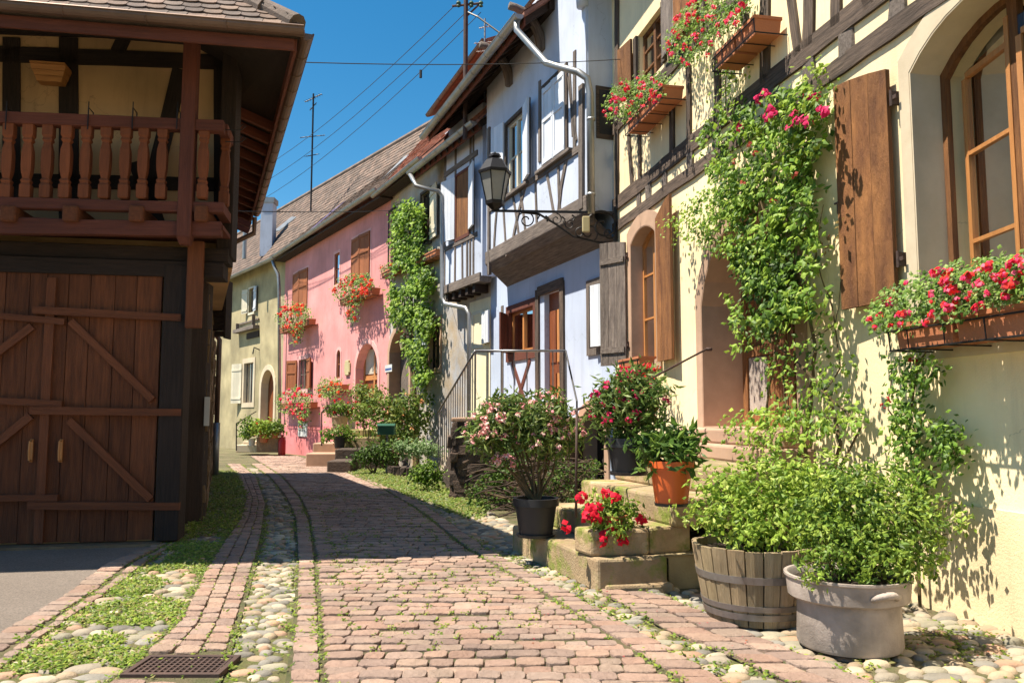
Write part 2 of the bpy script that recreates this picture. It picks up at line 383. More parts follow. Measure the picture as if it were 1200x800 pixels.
def gm(xs, ys, zoff, m, name, kind='structure'):
    mb = MB()
    vs = [(x, y, gz(y) + zoff) for y in ys for x in xs]; nx = len(xs)
    mb.add(vs, [(j * nx + i, j * nx + i + 1, (j + 1) * nx + i + 1, (j + 1) * nx + i) for j in range(len(ys) - 1) for i in range(nx - 1)])
    return tag(mb.build(name, m), kind=kind)
gm([-400, -60, -20, 0, 20, 60, 400], [-60, -5, 12, 20, 30, 38, 60, 400], -.035, M['joint'], 'ground')
def strip(fa, fb, y0, y1, zoff, m, name, n=60):
    mb = MB(); vs = []
    for i in range(n + 1):
        y = y0 + (y1 - y0) * (i / n); a, b = fa(y), fb(y)
        for k in range(5): vs.append((a + (b - a) * k / 4, y, gz(y) + zoff))
    mb.add(vs, [(j * 5 + i, j * 5 + i + 1, j * 5 + i + 6, j * 5 + i + 5) for j in range(n) for i in range(4)])
    return tag(mb.build(name, m), kind='structure')
strip(lambda y: -40, lambda y: K1(y) + .02, 2.4, 8.6, -.006, M['asphalt'], 'asphalt_yard')
strip(lambda y: K1(y), lambda y: 6.0, 1.0, 12, -.020, M['joint'], 'street_bed')
strip(lambda y: K3(min(y, 9.0)) + 0 if y < 9 else K4(y) - 1.2, lambda y: 3.0, 11.95, 40, -.019, M['joint'], 'upper_street_bed')

PALETTE = [(1, 1, 1), (1.12, 1.02, .98), (.84, .85, .88), (1.15, 1.04, .94), (.9, .84, .82), (1.05, 1.10, 1.12), (.74, .72, .75), (1.22, 1.2, 1.12), (1.05, .88, .8), (.95, 1.0, .96), (1.3, 1.26, 1.18)]
def pick(f=.08):
    c = R.choice(PALETTE); k = 1 + R.uniform(-f, f)
    return tuple((1 + (x - 1) * .62) * k for x in c)
GX = (G(140, 793)[0] - .02, G(257, 793)[0] + .02, G(140, 793)[1] - .02, G(150, 770)[1] + .02)
def sett(mb, cs, h=.012, tint=None, sub=0):
    if max(c[0] for c in cs) > GX[0] and min(c[0] for c in cs) < GX[1] and max(c[1] for c in cs) > GX[2] and min(c[1] for c in cs) < GX[3]: return
    """worn stone block from four ground corners (counter-clockwise)"""
    cx = sum(c[0] for c in cs) / 4; cy = sum(c[1] for c in cs) / 4; z = gz(cy) + sub
    tiltx, tilty = R.uniform(-.022, .022), R.uniform(-.022, .022); h = h + R.uniform(-.005, .007)
    ring = []
    for i in range(4):
        a, b = cs[i], cs[(i + 1) % 4]
        for k in (.14, .5, .86): ring.append((a[0] + (b[0] - a[0]) * k, a[1] + (b[1] - a[1]) * k))
    n = len(ring); vs = []
    jr = [R.uniform(-.010, .010) for _ in range(n)]
    for sc_, dz in ((1, -.03), (.998, .006), (.965, .0105), (.6, .011)):
        for i, (x, y) in enumerate(ring):
            e = sc_ - (.03 if i % 3 != 1 else 0) + jr[i] * 2
            X, Y = cx + (x - cx) * e, cy + (y - cy) * e
            vs.append((X, Y, z + h - .012 + dz + (X - cx) * tiltx + (Y - cy) * tilty + (R.uniform(-.0025, .0025) if dz > .005 else 0)))
    vs.append((cx, cy, z + h + .001))
    fs = []
    for r in range(3):
        for i in range(n): fs.append((r * n + i, r * n + (i + 1) % n, (r + 1) * n + (i + 1) % n, (r + 1) * n + i))
    for i in range(n): fs.append((3 * n + i, 3 * n + (i + 1) % n, 4 * n))
    mb.add(vs, fs, tint or pick())
setts = MB(); JN = []
def rows(fa, fb, y0, y1, d=.118, wmin=.11, wmax=.22, gap=.006, skew=0.0):
    y = y0
    while y < y1:
        dd = d * R.uniform(.9, 1.1) * (1 if y < 14 else 1.25)
        a, b = fa(y), fb(y); x = a
        ph = R.uniform(0, 6)
        while x < b - .06:
            w = R.uniform(wmin, wmax) * (1 if y < 14 else 1.4)
            x2 = min(x + w, b)
            if b - x2 < wmin * .6: x2 = b
            f = lambda X: .03 * math.sin(X * 1.3 + ph) + skew * (X - a)
            g = gap * R.uniform(.5, 1.3)
            sett(setts, [(x + g / 2, y + f(x) + g / 2), (x2 - g / 2, y + f(x2) + g / 2), (x2 - g / 2, y + dd + f(x2) - g / 2 + R.uniform(-.008, .008)), (x + g / 2, y + dd + f(x) - g / 2 + R.uniform(-.008, .008))])
            JN.append((x2, y + f(x2)))
            if R.random() < .5: JN.append((x2 - R.random() * (x2 - x), y + f(x2)))
            x = x2
        y += dd
def columns(fa, fb, n, y0, y1, lmin=.10, lmax=.17, gap=.007):
    for c in range(n):
        y = y0 + R.uniform(0, .1)
        while y < y1:
            l = R.uniform(lmin, lmax) * (1 if y < 14 else 1.4); y2 = y + l; g = gap * R.uniform(.5, 1.3)
            q = []
            for (yy, k) in ((y + g / 2, c), (y + g / 2, c + 1), (y2 - g / 2, c + 1), (y2 - g / 2, c)):
                a, b = fa(yy), fb(yy); s = g / 2 if k == c else -g / 2
                q.append((a + (b - a) * k / n + s + R.uniform(-.005, .005), yy))
            sett(setts, q); y = y2
rows(lambda y: K7(y) + .02, lambda y: K8(y) - .05, 3.2, 30)
columns(lambda y: K8(y) + .01, K9, 1, 3.2, 25)
columns(K10, K11, 2, 3.2, 6.0)
columns(lambda y: K4(y) + .03, lambda y: K5(y) - .03, 3, 3.2, 24)
columns(lambda y: K6(y) + .02, lambda y: K7(y) + .005, 1, 3.2, 24)
columns(K1, K2, 1, 3.0, 8.7); columns(lambda y: K2(y) + .04, K3, 1, 3.0, 8.7)
tag(setts.build('paving_setts', M['sett']), kind='structure')
# sandy joints between the setts
for fa, fb, ya, yb in ((K7, K8, 3, 30), (K8, K9, 3, 25), (K4, K5, 3, 24), (K6, K7, 3, 24), (K1, K3, 3, 8.7), (K10, K11, 3, 6)): strip(fa, fb, ya, yb, -.003, M['joint'], 'sand_joint_bed')
# river cobbles
strip(lambda y: K3(min(y, 8.9)) if y < 9 else K4(y) - 1.0, K4, 3.0, 16, -.0155, M['moss'], 'mossy_bed')
strip(K5, K6, 3.0, 22, -.0155, M['moss'], 'mossy_bed')
strip(K9, lambda y: K10(y) if y < 8.2 else K9(y) + .75, 3.0, 13, -.0155, M['moss'], 'mossy_bed')
cob = MB()
CP = [(1, 1, 1), (.8, .86, .95), (1.3, 1.25, 1.15), (.62, .66, .72), (1.15, 1.02, .88), (1.3, .95, .8), (.9, .95, .9), (1.45, 1.42, 1.35)]
def pebble(x, y, a, b, rot, h, zo=0):
    if GX[0] - .05 < x < GX[1] + .05 and GX[2] - .05 < y < GX[3] + .05: return
    a *= R.choice((.7, .85, 1, 1.1, 1.25)); h *= R.uniform(.7, 1.1)
    z = gz(y) - .024 + zo; n = 9; vs = []; ca, sa = math.cos(rot), math.sin(rot)
    jr = [R.uniform(.86, 1.12) for _ in range(n)]
    for (rr, zz) in ((1, 0), (.93, .45), (.68, .83), (.3, .99)):
        for k in range(n):
            t = 2 * math.pi * k / n; u, v = a * rr * math.cos(t) * jr[k], b * rr * math.sin(t) * jr[k]
            vs.append((x + u * ca - v * sa, y + u * sa + v * ca, z + h * zz))
    vs.append((x, y, z + h * 1.02)); fs = []
    for r in range(3):
        for k in range(n): fs.append((r * n + k, r * n + (k + 1) % n, (r + 1) * n + (k + 1) % n, (r + 1) * n + k))
    for k in range(n): fs.append((3 * n + k, 3 * n + (k + 1) % n, 4 * n))
    c = R.choice(CP); s = R.uniform(.8, 1.1)
    cob.add(vs, fs, tuple(q * s for q in c))
def cobbles(fa, fb, y0, y1, size=.055, keep=lambda x, y: True, long=1.5):
    y = y0; i = 0
    while y < y1:
        st = size * (1.65 if y < 13 else 2.2); a, b = fa(y), fb(y); x = a + size * .8 + (i % 2) * size * .9
        while x < b - size * .4:
            if keep(x, y):
                q = size * R.uniform(.72, 1.2) * (1 if y < 13 else 1.3)
                pebble(x + R.uniform(-.3, .3) * size, y + R.uniform(-.3, .3) * size, q * R.uniform(1.05, long), q * R.uniform(.75, .95), R.uniform(-.5, .5), R.uniform(.022, .038))
            x += size * R.uniform(2.0, 2.45)
        y += st; i += 1
cobbles(K3, K4, 3.2, 9.0, .062)
cobbles(lambda y: K4(y) - (1.0 if y < 11 else .75), K4, 9.0, 17, .06)
cobbles(K5, K6, 3.2, 22, .05)
cobbles(K9, lambda y: K10(y) if y < 8.2 else K9(y) + .75, 3.2, 13, .055)
cobbles(K11, lambda y: 4.0 - .19 * y + .05, 3.2, 6.3, .062)
tag(cob.build('river_cobbles', M['cobble'], smooth=True), kind='structure')

# ---- plants growing in the joints: leafy weeds, grass and moss, nobody could count them
LG = [(.25, .36, .04), (.34, .44, .06), (.19, .29, .035), (.42, .46, .10), (.14, .21, .035), (.34, .30, .11)]
def tuft(mb, x, y, r, n, z0=0, hmax=.05, cols=LG, size=(.018, .035)):
    for _ in range(n):
        a = R.uniform(0, 6.283); d = r * math.sqrt(R.random()); px, py = x + d * math.cos(a), y + d * math.sin(a)
        c = R.choice(cols); k = R.uniform(.75, 1.2)
        up = (math.cos(a) + R.uniform(-.5, .5), math.sin(a) + R.uniform(-.5, .5), R.uniform(.2, 1.1))
        mb.leaf((px, py, gz(py) - .012 + z0 + R.random() * hmax * (1 - d / r * .6)), R.uniform(*size), (R.uniform(-.6, .6), R.uniform(-.8, .3), 1), up, (c[0] * k, c[1] * k, c[2] * k), wide=.55)
wd = MB()
def fringe(f, y0, y1, dens, w=.03, n=7, r=.03):
    y = y0
    while y < y1:
        if mnoise.noise(Vector((f(y) * .8, y * 1.3, dens))) > -.1 + R.uniform(-.3, .3):
            tuft(wd, f(y) + R.uniform(-w, w), y, r * R.uniform(.6, 1.5), int(n * R.uniform(.8, 1.7)), hmax=.022, z0=.014)
        y += dens * R.uniform(.6, 1.5) * (1 if y < 12 else 2)
fringe(K8, 3.4, 24, .05); fringe(K7, 3.4, 24, .045); fringe(K6, 3.4, 24, .06, w=.05); fringe(K5, 3.4, 24, .045, w=.03)
fringe(K4, 3.4, 24, .05); fringe(K2, 3.4, 8.7, .055); fringe(K3, 3.4, 8.7, .045, w=.05); fringe(K9, 3.4, 20, .06, w=.06)
fringe(K10, 3.4, 6.5, .08); fringe(K11, 3.4, 6.2, .08)
fringe(lambda y: K4(y) + (K5(y) - K4(y)) / 3, 3.4, 14, .13, w=.01, n=4, r=.02); fringe(lambda y: K4(y) + (K5(y) - K4(y)) * .67, 3.4, 14, .11, w=.01, n=4, r=.02)
for (x, y) in JN:                          # little weeds between the setts of the carriageway
    if y > 14 or mnoise.noise(Vector((x * .8, y * .8, 3))) + R.uniform(-.4, .4) < -.02: continue
    tuft(wd, x, y, R.uniform(.012, .034), R.randint(7, 15), hmax=.014, z0=.022, size=(.014, .028))
for i in range(700):                       # among the middle gutter and right hand cobbles
    y = 3.4 + 9 * R.random(); fa, fb = R.choice([(K5, K6), (K9, K10), (K9, K10), (K11, lambda y: K11(y) + 1.3)])
    if fa in (K9,) and y > 8: continue
    if fa is K11 and y > 6.2: continue
    tuft(wd, R.uniform(fa(y), fb(y)), y, R.uniform(.02, .05), R.randint(4, 9), hmax=.02)
tag(wd.build('joint_weeds', M['leaf']), 'low green weeds and moss growing in the joints of the paving', 'weeds', kind='stuff')
gr = MB()
def green(px, py): return GG(px, py)
for i in range(2600):                      # thick weeds among the cobbles on the left
    y = 3.6 + 6.6 * R.random(); a, b = K3(min(y, 8.9)), K4(y)
    x = a + (b - a) * R.random()
    if y > 8.7: x = K4(y) - R.uniform(0, .75)
    v = mnoise.noise(Vector((x * 2.2, y * 1.9, 9))) * 1.3 - .10 + (.25 if 4.6 < y < 6.5 else 0) + (.3 if y > 8.3 and x > K4(y) - .45 else 0) - (.25 if y < 4.4 else 0)
    if v < .02: continue
    tuft(gr, x, y, R.uniform(.03, .07), R.randint(8, 18), hmax=.045, size=(.02, .04))
for i in range(1100):
    y = 9.0 + 11 * R.random(); x = K4(y) - R.uniform(0, .55)
    tuft(gr, x, y, .08, 12, hmax=.09, size=(.03, .06), cols=LG + [(.3, .26, .08)])
for i in range(1700):                      # grass verge on the right, below the pink house and stairs
    px = R.uniform(395, 560); lo = 541 + (px - 395) * .14; hi = lo + 8 + (px - 395) * .22
    if px > 520: hi = min(hi, 618); lo = 575
    x, y, z = GG(px, R.uniform(lo, hi)); tuft(gr, x, y, .12, 12, hmax=.08, size=(.04, .08), cols=[(.20, .28, .045), (.27, .33, .06), (.14, .22, .035), (.32, .30, .10)])
for i in range(260):
    x, y, z = GG(R.uniform(375, 460), R.uniform(534, 541)); tuft(gr, x, y, .2, 10, hmax=.05, size=(.05, .09), cols=[(.30, .30, .07), (.22, .34, .05)])
for i in range(260):                       # moss patches beside the grey tub
    x = R.uniform(1.95, 2.9); y = R.uniform(4.45, 5.3)
    if mnoise.noise(Vector((x * 2, y * 2, 4))) < 0: continue
    tuft(gr, x, y, .04, 9, hmax=.015, size=(.015, .03), cols=[(.2, .24, .04), (.3, .3, .06), (.2, .3, .03)])
for (px, py) in ((1018, 776), (1032, 772)):
    x, y, z = GG(px, py); tuft(gr, x, y, .05, 22, hmax=.05, size=(.03, .05))
tag(gr.build('grass', M['leaf']), 'green grass and weeds along the verges and among the cobbles', 'grass', kind='stuff')
fp = MB()
for i in range(70):                        # fallen petals near the wall
    x, y, z = GG(R.uniform(620, 1190), R.uniform(690, 775))
    fp.leaf((x, y, z + .02), R.uniform(.01, .02), (R.uniform(-.3, .3), R.uniform(-.3, .3), 1), (R.random(), R.random(), 0), R.choice([(.5, .03, .08), (.35, .12, .06), (.5, .1, .1)]), wide=.9)
tag(fp.build('fallen_petals', M['petal']), 'scattered red petals lying on the cobbles near the wall', 'petals', kind='stuff')
# drain grate
x0, y0 = G(140, 793); x1, y1 = G(257, 793); y2 = G(150, 770)[1]
t = thing('drain_grate', 'rusty square cast iron drain grate set in the cobbles', 'drain grate', ((x0 + x1) / 2, (y0 + y2) / 2, 0))
f = MB(); g = MB()
cx, cy = (x0 + x1) / 2, (y0 + y2) / 2; hw, hd = (x1 - x0) / 2, (y2 - y0) / 2
for (a, b, c, d) in ((-hw, hw, -hd, -hd + .03), (-hw, hw, hd - .03, hd), (-hw, -hw + .03, -hd + .03, hd - .03), (hw - .03, hw, -hd + .03, hd - .03)): f.box(cx + a, cx + b, cy + c, cy + d, -.01, .016)
n = 14
for i in range(n): u = -hw + .03 + (2 * hw - .06) * (i + .5) / n; g.box(cx + u - .006, cx + u + .006, cy - hd + .03, cy + hd - .03, -.006, .010)
for i in range(7): v = -hd + .03 + (2 * hd - .06) * (i + .5) / 7; g.box(cx - hw + .03, cx + hw - .03, cy + v - .006, cy + v + .006, -.008, .008)
f.build('frame', M['rust'], t, bevel=.003); g.build('bar_grid', M['rust'], t)
h = MB(); h.box(cx - hw + .01, cx + hw - .01, cy - hd + .01, cy + hd - .01, -.034, -.02); h.build('shaft', M['room'], t)
# ---------------------------------------------------------------- the barn house on the left
def lp(px, py, t=0.0): return LF.at(px, py, t)
def lbox(mb, px0, px1, py0, py1, t0, t1, j=0.0, tint=None):
    """box on the gate face bounded by pixels measured at its front t1"""
    m = (px0 + px1) / 2; n = (py0 + py1) / 2
    a = lp(px0, n, t1)[0]; b = lp(px1, n, t1)[0]; c = lp(m, py0, t1)[1]; d = lp(m, py1, t1)[1]
    mb.box(a, b, t0, t1, c, d, tint, j)
def lbeam(mb, p, q, w, t0, t1, jit=.05, tint=None):
    mb.beam(lp(*p, t1), lp(*q, t1), w, t0, t1, jit=jit, tint=tint)
base = LF.w((-.6, 0, 0))
BH = thing('barn_house', 'dark timber barn house with closed plank gate and balcony in shade', 'house', (base[0], base[1], 0))
SC = -.52                                    # right hand corner of the house (s)
sR = -.52; zU = lp(100, 300, 0)[1]
# --- gate
gt = MB(LF)
zt = lp(100, 317, -.06)[1]; s_r = lp(185, 500, -.06)[0]; x = s_r; i = 0
mid = lp(54, 500, -.06)[0]
while x < 3.6:
    w = R.uniform(.20, .26)
    if abs(x - mid) < .16: w = .16
    k = R.uniform(.8, 1.2)
    gt.box(x + .003, x + w - .003, -.06 - R.uniform(0, .006), -.02 + R.uniform(-.004, .004), .03 + R.uniform(0, .015), zt, tint=(k, k, k)); x += w
gate = gt.build('gate', M['gate'], BH, bevel=.003)
for (p, q) in (((38, 363), (212, 372)), ((-160, 355), (75, 377)), ((35, 481), (212, 483)), ((-160, 462), (72, 473)), ((32, 592), (210, 593)), ((-160, 585), (67, 583))):
    r = MB(LF); r.beam(lp(*p, .04), lp(*q, .04), .075 if q[0] > 100 else .065, -.02, .05 if q[0] > 100 else .04, jit=.08); r.build('rail', M['gaterail'], gate)
for (p, q) in (((82, 376), (178, 468)), ((80, 492), (176, 585)), ((-80, 470), (37, 382)), ((-80, 580), (35, 487))):
    r = MB(LF); r.beam(lp(*p, .03), lp(*q, .03), .075, -.019, .025, jit=.06); r.build('brace', M['gaterail'], gate)
r = MB(LF); a = lp(55, 325, .03); b = lp(49, 636, .03); r.beam(((a[0] + b[0]) / 2, a[1]), ((a[0] + b[0]) / 2, .04), .085, -.02, .02); r.build('meeting_stile', M['gaterail'], gate)
for px in (34, 69):
    h = MB(LF); a, z0 = lp(px, 540, .04); z1 = lp(px, 516, .04)[1]
    h.tube([(a, .0, z1), (a, .045, z1 - .01), (a, .055, (z0 + z1) / 2), (a, .045, z0 + .01), (a, 0, z0)], .011, 8); h.box(a - .014, a + .014, -.018, .004, z0 - .012, z1 + .012)
    h.build('handle', M['lightwood'], gate)
# threshold
th = MB(LF); th.box(s_r - .1, 4, -.1, .14, -.02, .02); th.build('threshold', M['warmstone'], BH)
# posts on the right of the gate
pm = MB(LF)
a0 = lp(186, 500, .0)[0]; a1 = lp(214, 500, .0)[0]
pm.box(a0, a1, -.3, .03, .03, lp(200, 322, 0)[1] + .1); pm.build('gate_post', M['dark'], BH, bevel=.01)
cx0, cy0 = G(212, 617); cx1, cy1 = G(235, 613)
cp = MB(); cp.grain = 'z'
zc = D(224, 286, cy0)[2]
cp.hexa([(cx0, cy0, .0), (cx1, cy1, .0), (cx1 - .05, cy1 + .3, .0), (cx0 - .05, cy0 + .3, 0)], [(cx0, cy0, zc + .5), (cx1, cy1, zc + .5), (cx1 - .05, cy1 + .3, zc + .5), (cx0 - .05, cy0 + .3, zc + .5)])
cp.build('corner_post', M['dark'], BH, bevel=.012)
bp = MB(LF); lbox(bp, 218, 237, 282, 384, .05, .13); bp.build('bracket_post', M['gaterail'], BH, bevel=.01)
# side wall towards the street (stone), from the corner post to the far downpipe
sx, sy = cx1 - .02, cy1 + .05; ex, ey, ez = GG(247, 556)
SF = Face((sx, sy), (ex, ey))               # outward normal faces the street? check sign below
sgn = 1 if SF.n[0] > 0 else -1
sw = MB(SF)
nn = 26
for i in range(nn):
    for k in range(14):
        a = SF.L * i / nn; z = 3.0 * k / 14 - .2; c = R.uniform(.65, 1.25); e = R.uniform(-.02, .03)
        sw.box(a + .008, a + SF.L / nn - .008, sgn * (-.15), sgn * (.02 + e), z + .008, z + 3 / 14 - .008, tint=(c, c * .97, c * .93), j=.012)
sw.box(-.02, SF.L, sgn * -.4, sgn * 0.0, -.4, 2.95)
sw.build('stone_side_wall', M['warmstone'], BH)
# dark beams above the gate
bm = MB(LF, 's')
lbox(bm, -200, 268, 283, 300, -.35, -.02); lbox(bm, -200, 262, 300, 319, -.3, .02)
bm.build('lintel_beam', M['dark'], BH, bevel=.01)
# upper storey wall, set back behind the balcony
TB = -.35
zf = lp(100, 262, .45)[1]; ztop = lp(100, 30, .3)[1] + .5
uw = MB(LF); xr = lp(272, 150, TB)[0]
uw.box(xr, 9, TB - .3, TB, zf - .2, ztop); uw.build('loam_wall', M['loam'], BH)
tb = MB(LF); T = TB
def tbm(p, q, w): tb.beam(lp(*p, T), lp(*q, T), w, T - .02, T + .025, jit=.03)
for (p, q, w) in (((-160, 58), (272, 74), .17), ((-160, 26), (272, 42), .17), ((-160, 0), (272, 14), .2), ((14, 45), (14, 262), .17), ((81, 45), (81, 262), .19), ((212, 82), (172, 245), .17), ((138, 62), (146, 45), .14),
                  ((-160, 208), (272, 217), .15), ((-60, 40), (-60, 262), .18), ((262, 48), (262, 262), .2), ((160, 190), (185, 262), .16), ((-30, 60), (-5, 240), .15)):
    tbm(p, q, w)
tb.build('timber_frame', M['dark'], BH)
up = MB(LF); lbox(up, 257, 275, 55, 300, TB - .1, TB + .28); up.build('corner_post', M['dark'], BH, bevel=.012)
# back and side volume so the house is closed
vol = MB()
g0, g1 = LF.w((.05, -.12, 0)), LF.w((9, -.12, 0)); q0, q1 = LF.w((xr, TB - .31, 0)), LF.w((9, TB - .31, 0))
def plan(pts, za, zb): vol.hexa([(p[0], p[1], za) for p in pts], [(p[0], p[1], zb) for p in pts])
plan([g0, (cx1 - .35, cy1 + .35), (ex - .4, ey), (ex - 8, ey), g1], -.3, zU)
plan([q0, (ex - .05, ey), (ex - 8, ey), q1], zU, ztop)
vol.build('rear_wall', M['loam'], BH)
UF = Face((q0[0], q0[1]), (ex - .05, ey))
sdb = MB(UF, 's')
for z in (3.1, 3.9, 4.5): sdb.box(.1, SF.L, sgn * -.1, sgn * .02, z, z + .16)
for k in range(7): sdb.box(.2 + k * 1.1, .38 + k * 1.1, sgn * -.1, sgn * .012, 3.0, 4.9)
sdb.build('side_timber_frame', M['dark'], BH)
# --- balcony
TR = .42                                    # plane of the balustrade
bal = MB(LF, 's'); zfl = lp(100, 258, TR)[1]
xe = lp(262, 240, TR)[0]
bal.box(xe, 7, TB + .02, TR - .02, zfl - .03, zfl + .01)
balc = bal.build('balcony', M['redwood'], BH)
for (px0, px1, p0, p1, q0, q1, nm, w) in ():
    pass
def brail(p, q, w, nm, t0, t1):
    r = MB(LF); r.beam(lp(*p, t1), lp(*q, t1), w, t0, t1, jit=.03); r.build(nm, M['redwood'], balc, bevel=.006)
brail((-160, 130), (262, 147), .115, 'top_rail', TR - .09, TR + .03)
brail((-160, 233), (262, 243), .105, 'bottom_rail', TR - .09, TR + .02)
brail((-160, 262), (259, 268), .15, 'floor_beam', TR - .1, TR + .0)
s_ = MB(LF); s_.beam(lp(258, 147, TR), lp(250, 150, TR - .7), .1, TR - .7, TR, jit=0)
# short return of the balustrade at the right end
rt = MB(LF); z1 = lp(258, 147, TR)[1]; z0 = lp(258, 243, TR)[1]
rt.box(xe - .0, xe + .09, TB + .03, TR - .095, z1 - .05, z1 + .05); rt.box(xe, xe + .09, TB + .03, TR - .095, z0 - .05, z0 + .05); rt.box(xe + .03, xe + .06, TR - .5, TR - .46, z0, z1); rt.build('side_rail', M['redwood'], balc)
prof = [(.030, 0), (.048, .02), (.048, .17), (.036, .20), (.044, .23), (.030, .26), (.043, .35), (.046, .42), (.046, .55), (.043, .62), (.030, .71), (.044, .74), (.036, .77), (.048, .80), (.048, .97), (.03, 1.0)]
pxs = [x for x in range(-155, 0, 23)] + [12, 35, 58, 80, 103, 126, 149, 170, 192, 240, 253]
for px in pxs:
    a, zz1 = lp(px, 141, TR - .03); zz0 = lp(px, 234, TR - .03)[1]
    if px == 253: tt = TR - .3; a = xe + .045
    else: tt = TR - .035
    b = MB(LF); k = R.uniform(.75, 1.15)
    hh = zz1 - zz0
    sq = [(-1, -1), (1, -1), (1, 1), (-1, 1)]
    vs = []; fs = []; gs = []
    for (r_, h_) in prof:
        for (u, v) in sq: vs.append((a + u * r_, tt + v * r_, zz0 + h_ * hh)); gs.append((px + h_ * hh, u * r_, v * r_))
    for q in range(len(prof) - 1):
        for m in range(4): fs.append((q * 4 + m, q * 4 + (m + 1) % 4, q * 4 + 4 + (m + 1) % 4, q * 4 + 4 + m))
    b.add(vs, fs, (k, k, k), gs); b.build('baluster', M['baluster'], balc)
pst = MB(LF); a0, _ = lp(211, 150, TR + .05); a1, _ = lp(228, 150, TR + .05); zb = lp(218, 277, TR + .05)[1]; ztp = lp(218, 42, TR + .05)[1]
pst.box(a1, a0, TR - .12, TR + .05, zb, ztp + .1); m_ = (a0 + a1) / 2
pst.hexa([(m_ - .05, TR - .09, zb - .07), (m_ + .05, TR - .09, zb - .07), (m_ + .05, TR + .0, zb - .07), (m_ - .05, TR + .0, zb - .07)], [(a1, TR - .12, zb), (a0, TR - .12, zb), (a0, TR + .05, zb), (a1, TR + .05, zb)])
pst.build('post', M['redwood'], balc, bevel=.008)
for (p0, p1) in ((-75, -57), (-1, 18), (72, 91), (150, 168), (227, 243)):
    j = MB(LF, 't'); lbox(j, p0, p1, 240, 259, TB + .1, TR + .06); j.build('joist_end', M['gaterail'], balc, bevel=.02)
for px in (8, 104, 156, 208):                # iron hooks clipped over the rail
    h = MB(LF); a, z = lp(px, 136, TR + .03)
    h.tube([(a, TR - .1, z - .02), (a, TR - .1, z + .08), (a, TR + .045, z + .08), (a, TR + .045, z - .14)], .006, 6)
    h.tube([(a + .0, TR + .045, z + .05), (a, TR + .045, z + .14)], .005, 6); h.build('rail_hook', M['iron'], balc)
# small iron scrolls at the balcony end
h = MB(LF)
for k, (px, py) in enumerate(((264, 152), (264, 166))):
    a, z = lp(px, py, TR - .05)
    h.tube([(a, TR - .05, z), (a - .1, TR - .05, z + .0), (a - .16, TR - .05, z + .01), (a - .2, TR - .05, z + .05), (a - .17, TR - .05, z + .07), (a - .15, TR - .05, z + .04)], .005, 6)
h.build('iron_scroll', M['iron'], balc)
# --- roof. front eave: gutter line measured at Y ~ 7.6
e0 = D(351, 39, 7.45); e1 = LF.at(0, 20, .45)
ZE = e0[2]
EF = Face((e0[0], e0[1]), (e0[0] + LF.u[0] * 9, e0[1] + LF.u[1] * 9))     # along the front eave, going left
s0x, s0y = G(296, 250, ZE)
RF = Face((e0[0], e0[1]), (s0x, s0y))                                       # along the side eave, going away
rs = 1 if RF.n[0] > 0 else -1
roof = MB()
PT = .95
# hip between two slopes. front slope rises along -EF.n, side slope rises along -RF.n*rs
import mathutils
def hipdir():
    # direction h=(hx,hy,1): rises PT on both slopes
    nf = Vector(EF.n); ns = Vector(RF.n) * rs
    # -h.nf*PT=1 ; -h.ns*PT=1
    A = ((nf.x, nf.y), (ns.x, ns.y)); det = A[0][0] * A[1][1] - A[0][1] * A[1][0]; b = -1 / PT
    return ((b * A[1][1] - b * A[0][1]) / det, (A[0][0] * b - A[1][0] * b) / det)
hx, hy = hipdir()
def tiles(mb, o, u, up, width, rowsn, leftf, rightf, tw=.17, ex=.15, th=.014, rnd=True, cols=None):
    """plain tiles: o origin, u along the eave (unit), up up-slope (unit 3d); leftf/rightf give the extent of a row at distance v"""
    u = Vector(u); up = Vector(up); nn_ = u.cross(up); nn_.normalize()
    if nn_.z < 0: nn_ = -nn_
    o = Vector(o)
    for r_ in range(rowsn):
        v = r_ * ex; a, b = leftf(v), rightf(v); x = a - (r_ % 2) * tw / 2
        while x < b:
            x0 = max(x, a) + .003; x1 = min(x + tw, b) - .003
            if x1 - x0 > .03:
                c = R.choice(cols or [(1, 1, 1), (.85, .85, .88), (1.15, 1.05, 1), (.7, .68, .7), (1.25, 1.15, 1.05), (.95, .85, .78)]); k = R.uniform(.85, 1.15); c = tuple(q * k for q in c)
                li = R.uniform(-.004, .006); p0 = o + u * x0 + up * v + nn_ * (th * 1.6 + li); p1 = o + u * x1 + up * v + nn_ * (th * 1.6 + li)
                q0 = o + u * x0 + up * (v + ex * 1.35) + nn_ * .002; q1 = o + u * x1 + up * (v + ex * 1.35) + nn_ * .002
                if rnd:
                    m1 = p0 * .5 + p1 * .5 - up * .035; a1 = p0 * .85 + p1 * .15 - up * .02; a2 = p0 * .15 + p1 * .85 - up * .02; dn = nn_ * th
                    mb.add([p0, a1, m1, a2, p1, q1, q0, p0 - dn, a1 - dn, m1 - dn, a2 - dn, p1 - dn], [(0, 1, 2, 3, 4, 5, 6), (0, 7, 8, 1), (1, 8, 9, 2), (2, 9, 10, 3), (3, 10, 11, 4), (0, 6, 7), (4, 11, 5)], c)
                else:
                    dn = nn_ * th; mb.add([p0, p1, q1, q0, p0 - dn, p1 - dn], [(0, 1, 2, 3), (0, 4, 5, 1), (1, 5, 2), (0, 3, 4)], c)
            x += tw
hh = Vector((hx, hy, 1)); 
upf = Vector((-EF.n[0], -EF.n[1], PT)).normalized(); E0 = Vector(e0)
uF = Vector((EF.u[0], EF.u[1], 0))
hipper = hh.dot(uF) / hh.dot(upf)             # shift of the hip along the eave per metre up the slope
RL = 4.6
tiles(roof, E0 + Vector((EF.n[0] * .02, EF.n[1] * .02, .05)), uF, upf, 9, int(RL / .15), lambda v: hipper * v, lambda v: 9)
